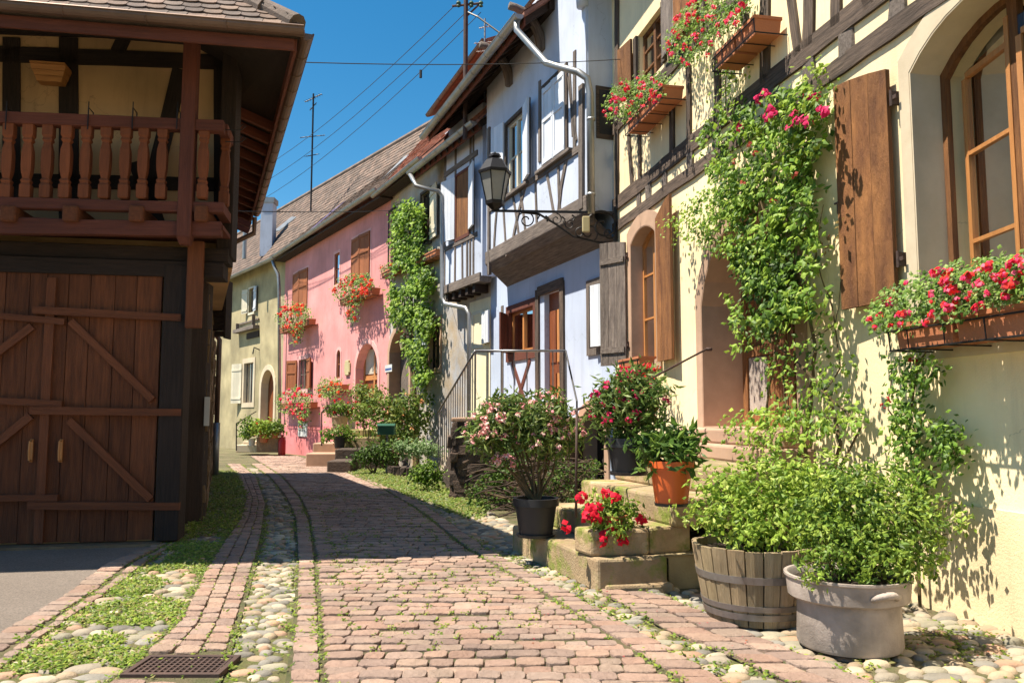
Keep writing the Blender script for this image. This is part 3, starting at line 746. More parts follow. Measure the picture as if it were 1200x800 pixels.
uS = Vector((RF.u[0], RF.u[1], 0)); ups = Vector((-RF.n[0] * rs, -RF.n[1] * rs, PT)).normalized(); hs = hh.dot(uS) / hh.dot(ups)
tiles(roof, E0 + Vector((RF.n[0] * rs * .02, RF.n[1] * rs * .02, .05)), uS, ups, RF.L, int(RL / .15), lambda v: hs * v, lambda v: RF.L)
# deck under the tiles
tp = E0 + hh * (RL * upf.z * .98)
pl = [E0 + uF * 9, E0, tp, tp + uF * (9 - (tp - E0).dot(uF))]
for q in (pl, [E0, E0 + uS * RF.L, tp + uS * (RF.L - (tp - E0).dot(uS)), tp]):
    lo = [Vector(p) + Vector((0, 0, -.05)) for p in q]; roof.hexa(lo, [Vector(p) + Vector((0, 0, .03)) for p in q])
ro = roof.build('roof', M['tile'], BH)
hp = MB()
for k in range(16):
    p = E0 + hh * (.02 + k * .26) + Vector((0, 0, .075)); q = E0 + hh * (.02 + k * .26 + .3) + Vector((0, 0, .10)); c = R.uniform(.7, 1.1)
    hp.tube([p, q], [.10, .075], 10, (c, c, c))
hp.build('hip_tile', M['tile'], ro)
# soffit boards and rafters along both eaves
sf = MB(); zs = ZE - .06
inF = Vector((-EF.n[0], -EF.n[1], 0)); inS = Vector((-RF.n[0] * rs, -RF.n[1] * rs, 0))
for k in range(13):
    p = E0 + uS * (2.5 + k * .5) + Vector((0, 0, -.10)); q = p + inS * 1.35 + Vector((0, 0, .47)); sf.bar(p, q, .08, .11)
sb = MB(); n2 = 1.6
sb.hexa([E0 + Vector((0, 0, -.06)), E0 + uF * 9 + Vector((0, 0, -.06)), E0 + uF * 9 + inF * n2 + Vector((0, 0, .5)), E0 + uF * 1.3 + inF * n2 + Vector((0, 0, .5))], [E0 + Vector((0, 0, -.04)), E0 + uF * 9 + Vector((0, 0, -.04)), E0 + uF * 9 + inF * n2 + Vector((0, 0, .53)), E0 + uF * 1.3 + inF * n2 + Vector((0, 0, .53))])
sb.hexa([E0 + Vector((0, 0, -.05)), E0 + uS * RF.L + Vector((0, 0, -.05)), E0 + uS * RF.L + inS * 1.5 + Vector((0, 0, .5)), E0 + uF * 1.3 + inF * n2 + Vector((0, 0, .49))], [E0 + Vector((0, 0, -.03)), E0 + uS * RF.L + Vector((0, 0, -.03)), E0 + uS * RF.L + inS * 1.5 + Vector((0, 0, .53)), E0 + uF * 1.3 + inF * n2 + Vector((0, 0, .52))])
sb.build('soffit', M['dark'], ro)
sf.build('rafter', M['redwood'], ro)
fb = MB(); fb.bar(E0 + Vector((0, 0, -.1)) + inF * .03 + uF * .05, E0 + uF * 9 + Vector((0, 0, -.1)) + inF * .03, .03, .13); fb.bar(E0 + Vector((0, 0, -.1)) + inS * .03 + uS * .05, E0 + uS * RF.L + Vector((0, 0, -.1)) + inS * .03, .03, .13)
0 and fb.bar(E0 + uF * .1 + inF * .35 + Vector((0, 0, -.24)), E0 + uF * 9 + inF * .35 + Vector((0, 0, -.24)), .14, .15)
fb.build('fascia', M['redwood'], ro)
def gutter(mb, p, q, r=.075, n=8, ends=True, straps=.7, lip=True):
    """half round gutter from p to q with joints"""
    p, q = Vector(p), Vector(q); d = (q - p).normalized(); x = d.cross(Vector((0, 0, 1))).normalized(); L = (q - p).length
    vs = []; k = int(L / .5) + 1
    for j in range(k + 1):
        c = p + (q - p) * j / k
        for i in range(n + 1):
            a = math.pi * i / n; vs.append(c + x * r * math.cos(a) - Vector((0, 0, r * math.sin(a))))
        for i in range(n + 1):
            a = math.pi * (n - i) / n; vs.append(c + x * (r - .006) * math.cos(a) - Vector((0, 0, (r - .006) * math.sin(a) - .001)))
    m = 2 * (n + 1); fs = []
    for j in range(k):
        for i in range(m): fs.append((j * m + i, j * m + (i + 1) % m, (j + 1) * m + (i + 1) % m, (j + 1) * m + i))
    mb.add(vs, fs)
    for e in (p, q): mb.add([e + x * r * math.cos(math.pi * i / n) - Vector((0, 0, r * math.sin(math.pi * i / n))) for i in range(n + 1)], [tuple(range(n + 1))])
    if lip:
        mb.tube([p + x * r, q + x * r], .010, 6); mb.tube([p - x * r, q - x * r], .010, 6)
    l = straps
    while l < L:
        c = p + d * l; mb.tube([c + x * (r + .004) * math.cos(math.pi * i / n) - Vector((0, 0, (r + .004) * math.sin(math.pi * i / n))) for i in range(n + 1)], .006, 5); l += straps
gu = MB(); gutter(gu, E0 + Vector((EF.n[0] * .06, EF.n[1] * .06, .01)) + Vector((.05, 0, 0)), E0 + uF * 9 + Vector((EF.n[0] * .06, EF.n[1] * .06, .01)), .07)
gu.build('gutter', M['copper'], ro, smooth=False)
gu = MB(); gutter(gu, E0 + Vector((RF.n[0] * rs * .06, RF.n[1] * rs * .06, .008)), E0 + uS * (RF.L) + Vector((RF.n[0] * rs * .06, RF.n[1] * rs * .06, .008)), .07, straps=.45)
gp = E0 + uS * RF.L
gu.tube([gp + Vector((.04, 0, -.07)), gp + Vector((.02, .05, -.35)), gp + inS * .5 + Vector((0, .1, -.65))], .045, 8)
gu.build('gutter', M['copper'], ro)
# pipe on the side wall
dx, dy, dz = GG(252, 558)
dp = MB(); dp.tube([(dx, dy, D(252, 495, dy)[2]), (dx, dy, D(252, 398, dy)[2]), (dx - .3, dy + .1, D(250, 380, dy)[2])], .055, 10); dp.build('downpipe', M['copper'], BH, smooth=True)
dp = MB(); dp.tube([(dx, dy, dz), (dx, dy, D(252, 495, dy)[2])], .075, 12); dp.build('pipe_boot', M['zinc'], BH, smooth=True)
# louvred shutter standing off the side wall
Ys = 12.6
sv = MB()
for k in range(9):
    p0 = D(241, 330 + k * 7.2, Ys); p1 = D(263, 331 + k * 7.2, Ys); sv.box(p0[0], p1[0], Ys, Ys + .25, p0[2] - .07, p0[2] + .0)
p0 = D(240, 328, Ys); p1 = D(264, 396, Ys); sv.box(p0[0], p0[0] + .03, Ys - .01, Ys + .26, p1[2], p0[2]); sv.box(p1[0] - .03, p1[0], Ys - .01, Ys + .26, p1[2], p0[2])
sv.build('louvre_shutter', M['dark'], BH)
sg = MB(SF); a, z1 = SF.at(240, 465); z0 = SF.at(240, 498)[1]; sg.box(a - .12, a + .12, 0, sgn * .06, z0, z1); sg.build('wall_plate', M['enamel'], BH)
# little wooden basket on the loam wall
a, z1 = lp(60, 79, TB + .12); 
t = thing('wall_basket', 'small orange wooden basket planter hung on the balcony back wall', 'planter', LF.w((a, TB + .05, z1 - .2)))
b = MB(LF, 's'); w0, w1 = .17, .11
for k in range(3):
    zz = z1 - .17 + k * .055; q = .12 + .02 * k
    b.hexa([(a - q, TB + .03, zz), (a + q, TB + .03, zz), (a + q, TB + .16 + .02 * k, zz), (a - q, TB + .16 + .02 * k, zz)], [(a - q - .015, TB + .03, zz + .05), (a + q + .015, TB + .03, zz + .05), (a + q + .015, TB + .18 + .02 * k, zz + .05), (a - q - .015, TB + .18 + .02 * k, zz + .05)])
b.build('basket', M['lightwood'], t)
b = MB(LF, 's'); b.box(a - .17, a + .17, TB + .026, TB + .24, z1 - .006, z1 + .012); b.build('rim', M['lightwood'], t)
# ---------------------------------------------------------------- shared window helpers
def arch(s0, s1, z0, z1, rise, n=10):
    """loop of an opening whose head is a segmental arch with crown at z1"""
    pts = [(s0, z0), (s1, z0)]
    if rise <= 0: return pts + [(s1, z1), (s0, z1)]
    c = (s0 + s1) / 2; hw = (s1 - s0) / 2; r = (hw * hw + rise * rise) / (2 * rise); zc = z1 - r; a0 = math.asin(min(1, hw / r))
    return pts + [(c + r * math.sin(a0 - 2 * a0 * i / n), zc + r * math.cos(a0 - 2 * a0 * i / n)) for i in range(n + 1)]
def surround(face, parent, s0, s1, z0, z1, rise, w, m, tf=.02, tb=-.02, sill=.12, wh=None, name='stone_surround', rev=None):
    wh = wh or w
    o = arch(s0 - w, s1 + w, z0 - sill, z1 + wh, rise * 1.12 if rise else 0); i = arch(s0, s1, z0, z1, rise)
    b = MB(face); b.prism(o, tb, tf, holes=[i]); r = b.build(name, m, parent)
    if rev:                                   # stone lined reveal
        b = MB(face); e = .012
        i2 = arch(s0 + e, s1 - e, z0 + e, z1 - e, rise)
        i1 = arch(s0 - .001, s1 + .001, z0 - .001, z1 + .001, rise)
        b.prism(i1, rev, tf - .004, holes=[i2]); b.build('reveal', m, r)
    return r
def sash(face, parent, s0, s1, z0, z1, rise, t, m, mull=1, bars=2, fw=.05, glass=True, back=None, depth=.045, bd=.14, name='window'):
    """window: frame, mullion, glazing bars, panes and what is behind them"""
    f = MB(face); f.prism(arch(s0, s1, z0, z1, rise), t, t + depth, holes=[arch(s0 + fw, s1 - fw, z0 + fw, z1 - fw, rise)])
    W_ = f.build(name, m, parent)
    f = MB(face)
    for k in range(mull):
        c = s0 + (s1 - s0) * (k + 1) / (mull + 1); f.box(c - fw * .8, c + fw * .8, t + .005, t + depth + .012, z0 + fw * .7, z1 - fw * .8)
    if mull: f.build('mullion', m, W_)
    for k in range(bars):
        f = MB(face, 's'); z = z0 + (z1 - z0) * (k + 1) / (bars + 1); f.box(s0 + fw * .7, s1 - fw * .7, t + .01, t + depth - .005, z - .014, z + .014); f.build('glazing_bar', m, W_)
    if glass:
        g = MB(face); g.prism(arch(s0 + .01, s1 - .01, z0 + .01, z1 - .01, rise), t + .016, t + .022); g.build('pane', M['glass'], W_)
    b = MB(face)
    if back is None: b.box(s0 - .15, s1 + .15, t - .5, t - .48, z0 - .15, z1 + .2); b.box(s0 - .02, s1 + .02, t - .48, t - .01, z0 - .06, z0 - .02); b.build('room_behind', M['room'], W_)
    else:
        n = 24; vs = []; fs = []
        for k in range(n + 1):
            s = s0 + (s1 - s0) * k / n; tt = t - bd + .03 * math.sin(k * 1.9) + .012 * math.sin(k * 4.1)
            vs += [(s, tt, z0), (s, tt, z1)]
        for k in range(n): fs.append((2 * k, 2 * k + 2, 2 * k + 3, 2 * k + 1))
        b.add(vs, fs); b.build('curtain', back, W_)
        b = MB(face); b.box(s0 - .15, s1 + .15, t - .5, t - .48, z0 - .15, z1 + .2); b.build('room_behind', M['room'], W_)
    return W_
def shutter(face, parent, hs, dirn, w, z0, z1, ang, m, t0=.03, th=.035, topcurve=0.0, boards=4, battens=True, label=None, panel=False):
    """shutter hinged at hs, opening towards dirn (+1/-1 along s), swung ang degrees off the wall"""
    a = math.radians(ang); ca, sa = math.cos(a), math.sin(a)
    def P(x, y, z): return (hs + dirn * (x * ca - y * sa), t0 + x * sa + y * ca, z)
    b = MB(face); n = boards
    for k in range(n):
        x0, x1 = w * k / n + .002, w * (k + 1) / n - .002; c = R.uniform(.85, 1.12)
        za, zb = z1 - topcurve * (1 - x0 / w) ** 1.6, z1 - topcurve * (1 - x1 / w) ** 1.6
        y1 = th + R.uniform(0, .003); off = R.uniform(0, 30)
        vs = [P(x0, 0, z0), P(x1, 0, z0), P(x1, y1, z0), P(x0, y1, z0), P(x0, 0, za), P(x1, 0, zb), P(x1, y1, zb), P(x0, y1, za)]
        b.add(vs, [(0, 1, 2, 3), (4, 5, 6, 7), (0, 1, 5, 4), (1, 2, 6, 5), (2, 3, 7, 6), (3, 0, 4, 7)], (c, c, c), [(off + v[2], x0 + (i % 4) * .04, v[1]) for i, v in enumerate(vs)])
    o = b.build('shutter', m, parent, bevel=.003)
    if label: o['label'] = label
    if battens:
        for z in ((z0 + .12 * (z1 - z0)), (z1 - .16 * (z1 - z0))) if not panel else (z0 + .05, (z0 + z1) / 2 + .1, z1 - .07 - topcurve * .5):
            b = MB(face, 's'); vs = [P(.02, th, z - .04), P(w - .02, th, z - .04), P(w - .02, th + .022, z - .04), P(.02, th + .022, z - .04), P(.02, th, z + .04), P(w - .02, th, z + .04), P(w - .02, th + .022, z + .04), P(.02, th + .022, z + .04)]
            b.add(vs, [(0, 1, 2, 3), (4, 5, 6, 7), (0, 1, 5, 4), (1, 2, 6, 5), (2, 3, 7, 6), (3, 0, 4, 7)]); b.build('batten', m, o)
        if panel:
            for x in (.035, w - .035):
                b = MB(face); vs = [P(x - .035, th, z0), P(x + .035, th, z0), P(x + .035, th + .016, z0), P(x - .035, th + .016, z0), P(x - .035, th, z1 - topcurve * .8), P(x + .035, th, z1 - topcurve * .4), P(x + .035, th + .016, z1 - topcurve * .4), P(x - .035, th + .016, z1 - topcurve * .8)]
                b.add(vs, [(0, 1, 2, 3), (4, 5, 6, 7), (0, 1, 5, 4), (1, 2, 6, 5), (2, 3, 7, 6), (3, 0, 4, 7)]); b.build('stile', m, o)
    return o
def hinge(face, parent, s, z, t=.02):
    b = MB(face); b.box(s - .012, s + .012, t - .03, t + .05, z - .05, z + .05); b.box(s - .05, s + .05, t + .03, t + .045, z - .014, z + .014); b.tube([(s, t + .05, z - .06), (s, t + .05, z + .06)], .010, 6); b.build('hinge', M['rust'], parent)
def window_set(face, parent, s0, s1, z0, z1, rise=0, sur=.12, smat='sand', fmat='lightwood', recess=-.18, mull=1, bars=2, back=None, tf=.02, sill=.1, rev=True, fw=.05):
    r = surround(face, parent, s0, s1, z0, z1, rise, sur, M[smat], tf=tf, sill=sill, rev=recess - .01 if rev else None) if sur else None
    return sash(face, parent, s0 + .01, s1 - .01, z0 + .01, z1 - .01, rise, recess, M[fmat], mull, bars, back=back, fw=fw)
# ---------------------------------------------------------------- the yellow half timbered house on the right
def yp(px, py, t=0.0): return YF.at(px, py, t)
bx = YF.w((5, 0, 0))
YH = thing('half_timbered_house', 'cream yellow half timbered house with brown shutters along the right side', 'house', (bx[0], bx[1], 0))
LY = YF.L
BW = (2.42, 3.80, 1.82, 4.04, .28)          # big window opening
DW = (5.42, 7.42, 1.16, 3.35, .80)          # door opening
W1 = (8.82, 9.80, 2.02, 3.90, .16)          # window by the corner
u1 = [yp(748, 60), yp(778, 60)]; zu1 = yp(763, 92)[1]
U1 = (u1[1][0], u1[0][0], zu1, 6.7, 0)
U2 = (6.15, 7.15, zu1, 6.7, 0)
U3 = (2.6, 3.7, zu1, 6.7, 0)
w_ = MB(YF)
w_.wall(-2.5, LY, -.3, 8.2, -.45, 0, [BW, DW, W1, U1, U2, U3])
w_.build('wall', M['yellow'], YH)
pl_ = MB(YF)
pl_.prism([(-2.5, -.2), (5.3, -.2), (5.3, .72), (-2.5, .72)], 0.001, .018); pl_.build('plinth', M['plinth'], YH)
bk = MB(YF); bk.box(-2.5, LY, -7, -.451, -.3, 8.2); 
bk = MB(YF); bk.box(-2.5, LY, -7, -6.8, -.3, 8.2); bk.box(-2.5, -2.3, -6.8, -.45, -.3, 8.2); bk.box(LY - .2, LY, -6.8, -.451, -.3, 8.2); bk.build('rear_wall', M['yellow'], YH)
rf = MB(YF); rf.hexa([(-3, .55, 8.05), (LY + .2, .55, 8.05), (LY + .2, -3.5, 11.6), (-3, -3.5, 11.6)], [(-3, .55, 8.2), (LY + .2, .55, 8.2), (LY + .2, -3.5, 11.8), (-3, -3.5, 11.8)])
rf.hexa([(-3, -7.4, 8.05), (LY + .2, -7.4, 8.05), (LY + .2, -3.5, 11.6), (-3, -3.5, 11.6)], [(-3, -7.4, 8.2), (LY + .2, -7.4, 8.2), (LY + .2, -3.5, 11.8), (-3, -3.5, 11.8)])
rf.build('roof', M['redtile'], YH)
# timber frame
zA1, zA0 = yp(950, 45)[1], yp(950, 71)[1]; zB1, zB0 = yp(950, 94)[1], yp(950, 114)[1]
fr = MB(YF)
def yb(p, q, w, **k): fr.beam(p, q, w, -.02, .03, **k)
yb((-2.4, (zA1 + zA0) / 2), (LY, (zA1 + zA0) / 2), zA1 - zA0, jit=.09); yb((-2.4, (zB1 + zB0) / 2), (LY, (zB1 + zB0) / 2), zB1 - zB0, jit=.12)
zs0 = yp(722, 158)[1]; zs1 = yp(722, 143)[1]
yb((-2.4, zs0 + .1), (LY, zs0 + .1), .17, jit=.08)
def yv(px0, px1, py0, py1, w=None, curve=0, **k):
    """stud or brace through two pixels on the facade"""
    p = yp(px0, py0); q = yp(px1, py1); yb(p, q, w or .13, curve=curve, **k)
for a in ((738, 742, 158, 216, .09), (750, 751, 158, 212, .09), (789, 789, 120, 180, .13), (808, 809, 78, 165, .11), (842, 842, 60, 145, .13), (898, 898, -40, 96, .17), (949, 949, -60, 55, .16), (927, 938, -20, 64, .11), (982, 982, -60, 30, .13), (1010, 1022, -60, 8, .12)):
    yv(a[0], a[1], a[2], a[3], a[4], curve=R.uniform(-.02, .02), seg=7)
yv(868, 880, 0, 40, .1); yv(724, 724, -20, 240, .16)
for s in (-1.5, -.6, .4, 1.3, 2.2, 3.0): yb((s, zA1), (s + R.uniform(-.1, .1), 8), .16)
fr.build('timber_frame', M['timber'], YH)
def joist(s, z0, z1):
    b = MB(YF, 't'); b.box(s - .085, s + .085, -.02, .022, z0, z1, j=.012); b.build('joist_end', M['greytimber'], YH)
for px in (749, 761, 780, 808, 838, 908, 950, 996): joist(yp(px, (228 if px < 800 else 100))[0], zB1 - .01, zA0 + .01)
for s in (3.9, 3.0, 2.1, 1.2): joist(s, zB1, zA0)
# stone openings
surround(YF, YH, *BW[:4], BW[4], .11, M['sand'], tf=.022, sill=.14, wh=.16, rev=-.27)
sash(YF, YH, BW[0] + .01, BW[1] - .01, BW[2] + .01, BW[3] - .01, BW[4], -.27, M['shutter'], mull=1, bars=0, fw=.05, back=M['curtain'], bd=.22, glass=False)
# casement of the big window ajar inside its frame, plus the fixed right hand one
wo = [o for o in YH.children if o.name.startswith('window')][-1]
cs = MB(YF)
def casement(mb, s0, s1, z0, z1, t, tn, fw=.045):
    """frame between s0,s1; the s1 edge sits at t, the s0 edge at tn"""
    f = lambda s: t + (tn - t) * (s - s1) / (s0 - s1)
    def q(sa, sb, za, zb):
        vs = [(sa, f(sa), za), (sb, f(sb), za), (sb, f(sb) + .035, za), (sa, f(sa) + .035, za), (sa, f(sa), zb), (sb, f(sb), zb), (sb, f(sb) + .035, zb), (sa, f(sa) + .035, zb)]
        mb.add(vs, [(0, 1, 2, 3), (4, 5, 6, 7), (0, 1, 5, 4), (1, 2, 6, 5), (2, 3, 7, 6), (3, 0, 4, 7)])
    q(s0, s0 + fw, z0, z1); q(s1 - fw, s1, z0, z1 - .2); q(s0, s1, z0, z0 + fw)
    for k in (1, 2): z = z0 + (z1 - .12 - z0) * k / 3; q(s0 + fw, s1 - fw, z - .014, z + .014)
    a, b = (s0, z1), (s1, z1 - .22)
    q(s0 + fw, s1 - fw, z1 - .2, z1 - .16)
casement(cs, 3.14, 3.70, BW[2] + .06, BW[3] - .16, -.36, -.24); cs.build('open_casement', M['lightwood'], wo)
cs = MB(YF); cs.add([(3.15, -.225, BW[2] + .1), (3.69, -.345, BW[2] + .1), (3.69, -.345, BW[3] - .3), (3.15, -.225, BW[3] - .25)], [(0, 1, 2, 3)]); cs.build('pane', M['glass'], wo)
cs = MB(YF); casement(cs, 2.47, 3.07, BW[2] + .06, BW[3] - .14, -.225, -.225); cs.build('casement', M['lightwood'], wo)
cs = MB(YF); cs.box(2.48, 3.06, -.21, -.205, BW[2] + .08, BW[3] - .2); cs.build('pane', M['glass'], wo)
shutter(YF, YH, 3.965, 1, .60, 2.13, 3.95, 4, M['shutter'], t0=.05, topcurve=.10, boards=3, battens=False)
for z in (2.42, 3.62): hinge(YF, YH, 3.94, z)
b = MB(YF); s, z = yp(997, 240); b.box(s - .01, s + .01, .09, .12, z - .08, z + .02); b.box(s - .03, s + .03, .12, .13, z - .0, z + .015); b.build('shutter_catch', M['rust'], YH)
# door
surround(YF, YH, *DW[:4], DW[4], .15, M['rsand'], tf=.03, sill=0, wh=.17, rev=-.5)
dr = MB(YF); T = -.5
dr.prism(arch(DW[0], DW[1], DW[2], DW[3], DW[4]), T - .05, T)
door = dr.build('door', M['dark'], YH)
df = MB(YF)
for (a, b) in ((DW[0], DW[0] + .12), (6.30, 6.42), (6.44, 6.56), (DW[1] - .12, DW[1])): df.box(a, b, T, T + .04, DW[2], 2.6)
df.box(DW[0] + .12, 6.30, T, T + .04, DW[2], DW[2] + .16); df.box(6.56, DW[1] - .12, T, T + .04, DW[2], DW[2] + .16)
df.box(DW[0] + .12, 6.30, T, T + .04, 1.95, 2.06); df.box(6.56, DW[1] - .12, T, T + .04, 1.95, 2.06); df.box(DW[0], DW[1], T, T + .06, 2.6, 2.72)
df.build('door_frame', M['shutter'], door)
def diag(mb, s0, s1, z0, z1, w, slope, t0, t1):
    """diagonal boards clipped to a panel"""
    x = s0 - (z1 - z0) * abs(slope)
    while x < s1 + (z1 - z0) * abs(slope):
        pts = [(x, z0), (x + w * .88, z0), (x + w * .88 + slope * (z1 - z0), z1), (x + slope * (z1 - z0), z1)]
        # clip in s
        def clip(ps, lim, keep):
            out = []
            for i in range(len(ps)):
                a, b = ps[i], ps[(i + 1) % len(ps)]; ia, ib = keep(a[0]), keep(b[0])
                if ia: out.append(a)
                if ia != ib:
                    k = (lim - a[0]) / (b[0] - a[0]); out.append((lim, a[1] + (b[1] - a[1]) * k))
            return out
        pts = clip(pts, s0, lambda v: v >= s0); pts = clip(pts, s1, lambda v: v <= s1) if len(pts) > 2 else []
        if len(pts) > 2:
            n = len(pts); k = R.uniform(.85, 1.1)
            mb.add([(p[0], t0, p[1]) for p in pts] + [(p[0], t1, p[1]) for p in pts], [tuple(range(n)), tuple(range(n, 2 * n))] + [(i, (i + 1) % n, n + (i + 1) % n, n + i) for i in range(n)], (k, k, k))
        x += w
pn = MB(YF); diag(pn, 6.57, 7.29, 2.07, 2.59, .09, .8, T + .003, T + .02); pn.build('door_panel', M['shutter'], door)
pn = MB(YF); diag(pn, 5.55, 6.29, 2.07, 2.59, .09, -.8, T + .003, T + .02); pn.build('door_panel', M['shutter'], door)
pn = MB(YF); diag(pn, 6.90, 7.29, 1.33, 1.94, .085, .8, T + .003, T + .02); p_ = pn.build('door_panel', M['greydoor'], door); p_['label'] = 'bleached grey diagonal door panel'
pn = MB(YF); diag(pn, 5.55, 6.0, 1.33, 1.94, .085, -.8, T + .003, T + .02); diag(pn, 6.02, 6.28, 1.33, 1.94, .085, -.8, T + .003, T + .02); p_ = pn.build('door_panel', M['greydoor'], door); p_['label'] = 'bleached grey diagonal door panel'
pn = MB(YF); diag(pn, 6.57, 6.88, 1.33, 1.94, .085, .8, T + .003, T + .02); pn.build('door_panel', M['shutter'], door)
# corner window with its two leaves
surround(YF, YH, *W1[:4], W1[4], .14, M['rsand'], tf=.03, sill=.12, wh=.20, rev=-.22)
sash(YF, YH, W1[0] + .01, W1[1] - .01, W1[2] + .01, W1[3] - .01, W1[4], -.2, M['lightwood'], mull=1, bars=2, fw=.045)
shutter(YF, YH, 8.66, -1, .60, 1.98, 4.02, 4, M['shutter'], t0=.05, topcurve=.17, boards=3, battens=False)
shutter(YF, YH, 9.93, 1, .50, 2.02, 3.86, 30, M['greytimber'], t0=.04, topcurve=.05, boards=3, battens=True)
for z in (2.3, 3.6): hinge(YF, YH, 9.9, z)
# upper windows
for k, U in enumerate((U1, U2, U3)):
    f = MB(YF); f.box(U[0] - .12, U[0], -.02, .04, U[2], U[3]); f.build('window_post', M['timber'], YH); f = MB(YF); f.box(U[1], U[1] + .12, -.02, .04, U[2], U[3]); f.build('window_post', M['timber'], YH)
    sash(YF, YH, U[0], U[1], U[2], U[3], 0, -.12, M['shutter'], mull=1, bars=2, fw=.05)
s_r0 = yp(776, 70)[0]
shutter(YF, YH, U1[0] - .13, -1, .62, zu1 - .0, 6.7, 3, M['greytimber'], t0=.05, boards=3, battens=False, label='bluish weathered open shutter')
shutter(YF, YH, U1[1] + .10, 1, .42, zu1 + .02, 6.7, 8, M['shutter'], t0=.05, boards=2, battens=False)
shutter(YF, YH, U2[1] + .13, 1, .55, zu1, 6.7, 5, M['shutter'], t0=.05, boards=3, battens=False)
# --- sandstone steps and landing in front of the door
x, y = G(700, 695)
STEPS = thing('stone_steps', 'worn mossy sandstone steps climbing to the arched door', 'steps', (1.1, 7.0, 0))
def slab(name, plan, z0, z1, m='step', lab=None, rd=0):
    b = MB(); n = len(plan)
    # subdivided outline with slight wear
    pts = []
    for i in range(n):
        a, c = plan[i], plan[(i + 1) % n]; L = math.hypot(a[0] - c[0], a[1] - c[1]); k = max(1, int(L / .18))
        for q in range(k): pts.append((a[0] + (c[0] - a[0]) * q / k + R.uniform(-.006, .006), a[1] + (c[1] - a[1]) * q / k + R.uniform(-.006, .006)))
    b.hexa([(p[0], p[1], z0) for p in pts], [(p[0], p[1], z1 + R.uniform(-.004, .003)) for p in pts])
    o = b.build(name, M[m], STEPS, bevel=.022)
    if lab: o['label'] = lab
    return o
nA = (G(700, 693), G(607, 647))             # riser line of the lowest step, near and far
far = Vector((nA[1][0] - nA[0][0], nA[1][1] - nA[0][1])).normalized(); rt_ = Vector((.985, .17))
def pt(a, b): return (nA[0][0] + far.x * a + rt_.x * b, nA[0][1] + far.y * a + rt_.y * b)
Ls = 2.0
slab('step', [pt(0, 0), pt(.03, .56), pt(1.2, .75), pt(Ls, .7), pt(Ls, 0)], -.02, .235)
slab('step', [pt(-.03, .06), pt(-.03, .58), pt(.3, .66), pt(.3, .05)], -.06, .045)
slab('flower_block', [pt(.10, .0), pt(.10, .46), pt(.38, .46), pt(.38, -.02)], .235, .43, lab='square block at the corner of the steps')
slab('step', [pt(.12, .465), pt(.2, .85), pt(Ls, 1.0), pt(Ls, .33), pt(.385, .33), pt(.385, .465)], .235, .44)
slab('step', [pt(.12, .66), pt(.12, 1.18), pt(Ls, 1.5), pt(Ls, .70)], .44, .66)
slab('step', [pt(.24, 1.19), pt(.24, 1.7), pt(Ls, 1.9), pt(Ls, 1.05), pt(.9, 1.02)], .66, .86)
cb = YF.w((8.6, .005, 0)); ca = YF.w((5.35, .005, 0))
slab('landing_base', [pt(.08, .59), (ca[0] - .15, ca[1] - .0), (ca[0], ca[1]), (cb[0], cb[1]), pt(1.9, 1.52), pt(.14, 1.2)], -.1, .235, 'dirty', 'plastered base of the landing')
slab('landing_wall', [pt(.125, 1.185), (ca[0] - .16, ca[1] + .01), (ca[0], ca[1] + .0), (cb[0], cb[1]), pt(1.9, 1.52)], .235, .86, 'dirty')
slab('threshold', [YF.w((5.2, .42, 0))[:2], YF.w((5.2, .005, 0))[:2], YF.w((7.65, .005, 0))[:2], YF.w((7.65, .42, 0))[:2]], .86, 1.01, 'rsand', 'pink sandstone threshold course')
slab('threshold', [YF.w((5.25, .28, 0))[:2], YF.w((5.25, .005, 0))[:2], YF.w((7.6, .005, 0))[:2], YF.w((7.6, .28, 0))[:2]], 1.01, 1.16, 'rsand', 'pink sandstone threshold course')
sl2 = MB(YF); sl2.box(DW[0], DW[1], -.49, .0, 1.0, 1.158); sl2.build('door_sill', M['rsand'], YH)
# handrail
hr = thing('iron_handrail', 'thin rusty iron handrail from the arched door down over the steps', 'handrail', (1.1, 7.0, .44))
s, z = yp(826, 409, .06); A_ = YF.w((s, .04, z)); zf_ = .44; X_, Y_ = G(675, 606, zf_); 
B_ = D(676, 480, Y_); Mid = D(752, 449, (A_[1] * .5 + Y_ * .5)); 
h = MB(); h.tube([A_, Mid, B_, (X_ - .0, Y_, B_[2] - .02)], .012, 8); h.tube([B_, (X_, Y_, zf_)], .011, 8); h.tube([A_, YF.w((s, -.02, z))], .02, 8); h.build('rail', M['rust'], hr, smooth=True)
# ---------------------------------------------------------------- pale blue half timbered house with the jettied storey
def bp_(px, py, t=0.0): return BF.at(px, py, t)
T_J = .456
bx = BF.w((2.5, 0, 0)); ZJ = bp_(683, 243, T_J)[1]; ZW = bp_(700, 292, 0)[1]
BL = thing('jettied_house', 'pale blue and white half timbered house with overhanging upper storey', 'house', (bx[0], bx[1], 0))
LB = BF.L
DB = (bp_(657, 400)[0], bp_(638, 400)[0], bp_(648, 486)[1], bp_(637, 345)[1])
s0, s1 = bp_(711, 370)[0], bp_(692, 370)[0]; WB1 = (s0, s1, bp_(700, 408)[1], bp_(700, 333)[1])
s0, s1 = bp_(626, 390)[0], bp_(597, 390)[0]; WB2 = (s0, s1, bp_(612, 412)[1], bp_(612, 362)[1])
AR = (.35, 1.25, -.2, bp_(700, 478)[1], .42)
wl = MB(BF); zt = ZJ + .1
wl.wall(-.02, LB, -.4, zt, -.4, 0, [DB, WB1, WB2, AR])
wl.build('wall', M['blue'], BL)
surround(BF, BL, AR[0], AR[1], AR[2], AR[3], AR[4], .14, M['rsand'], tf=.03, sill=0, rev=-.3)
b = MB(BF); b.box(AR[0], AR[1], -.39, -.3, -.3, AR[3]); b.build('cellar_door', M['dark'], BL)
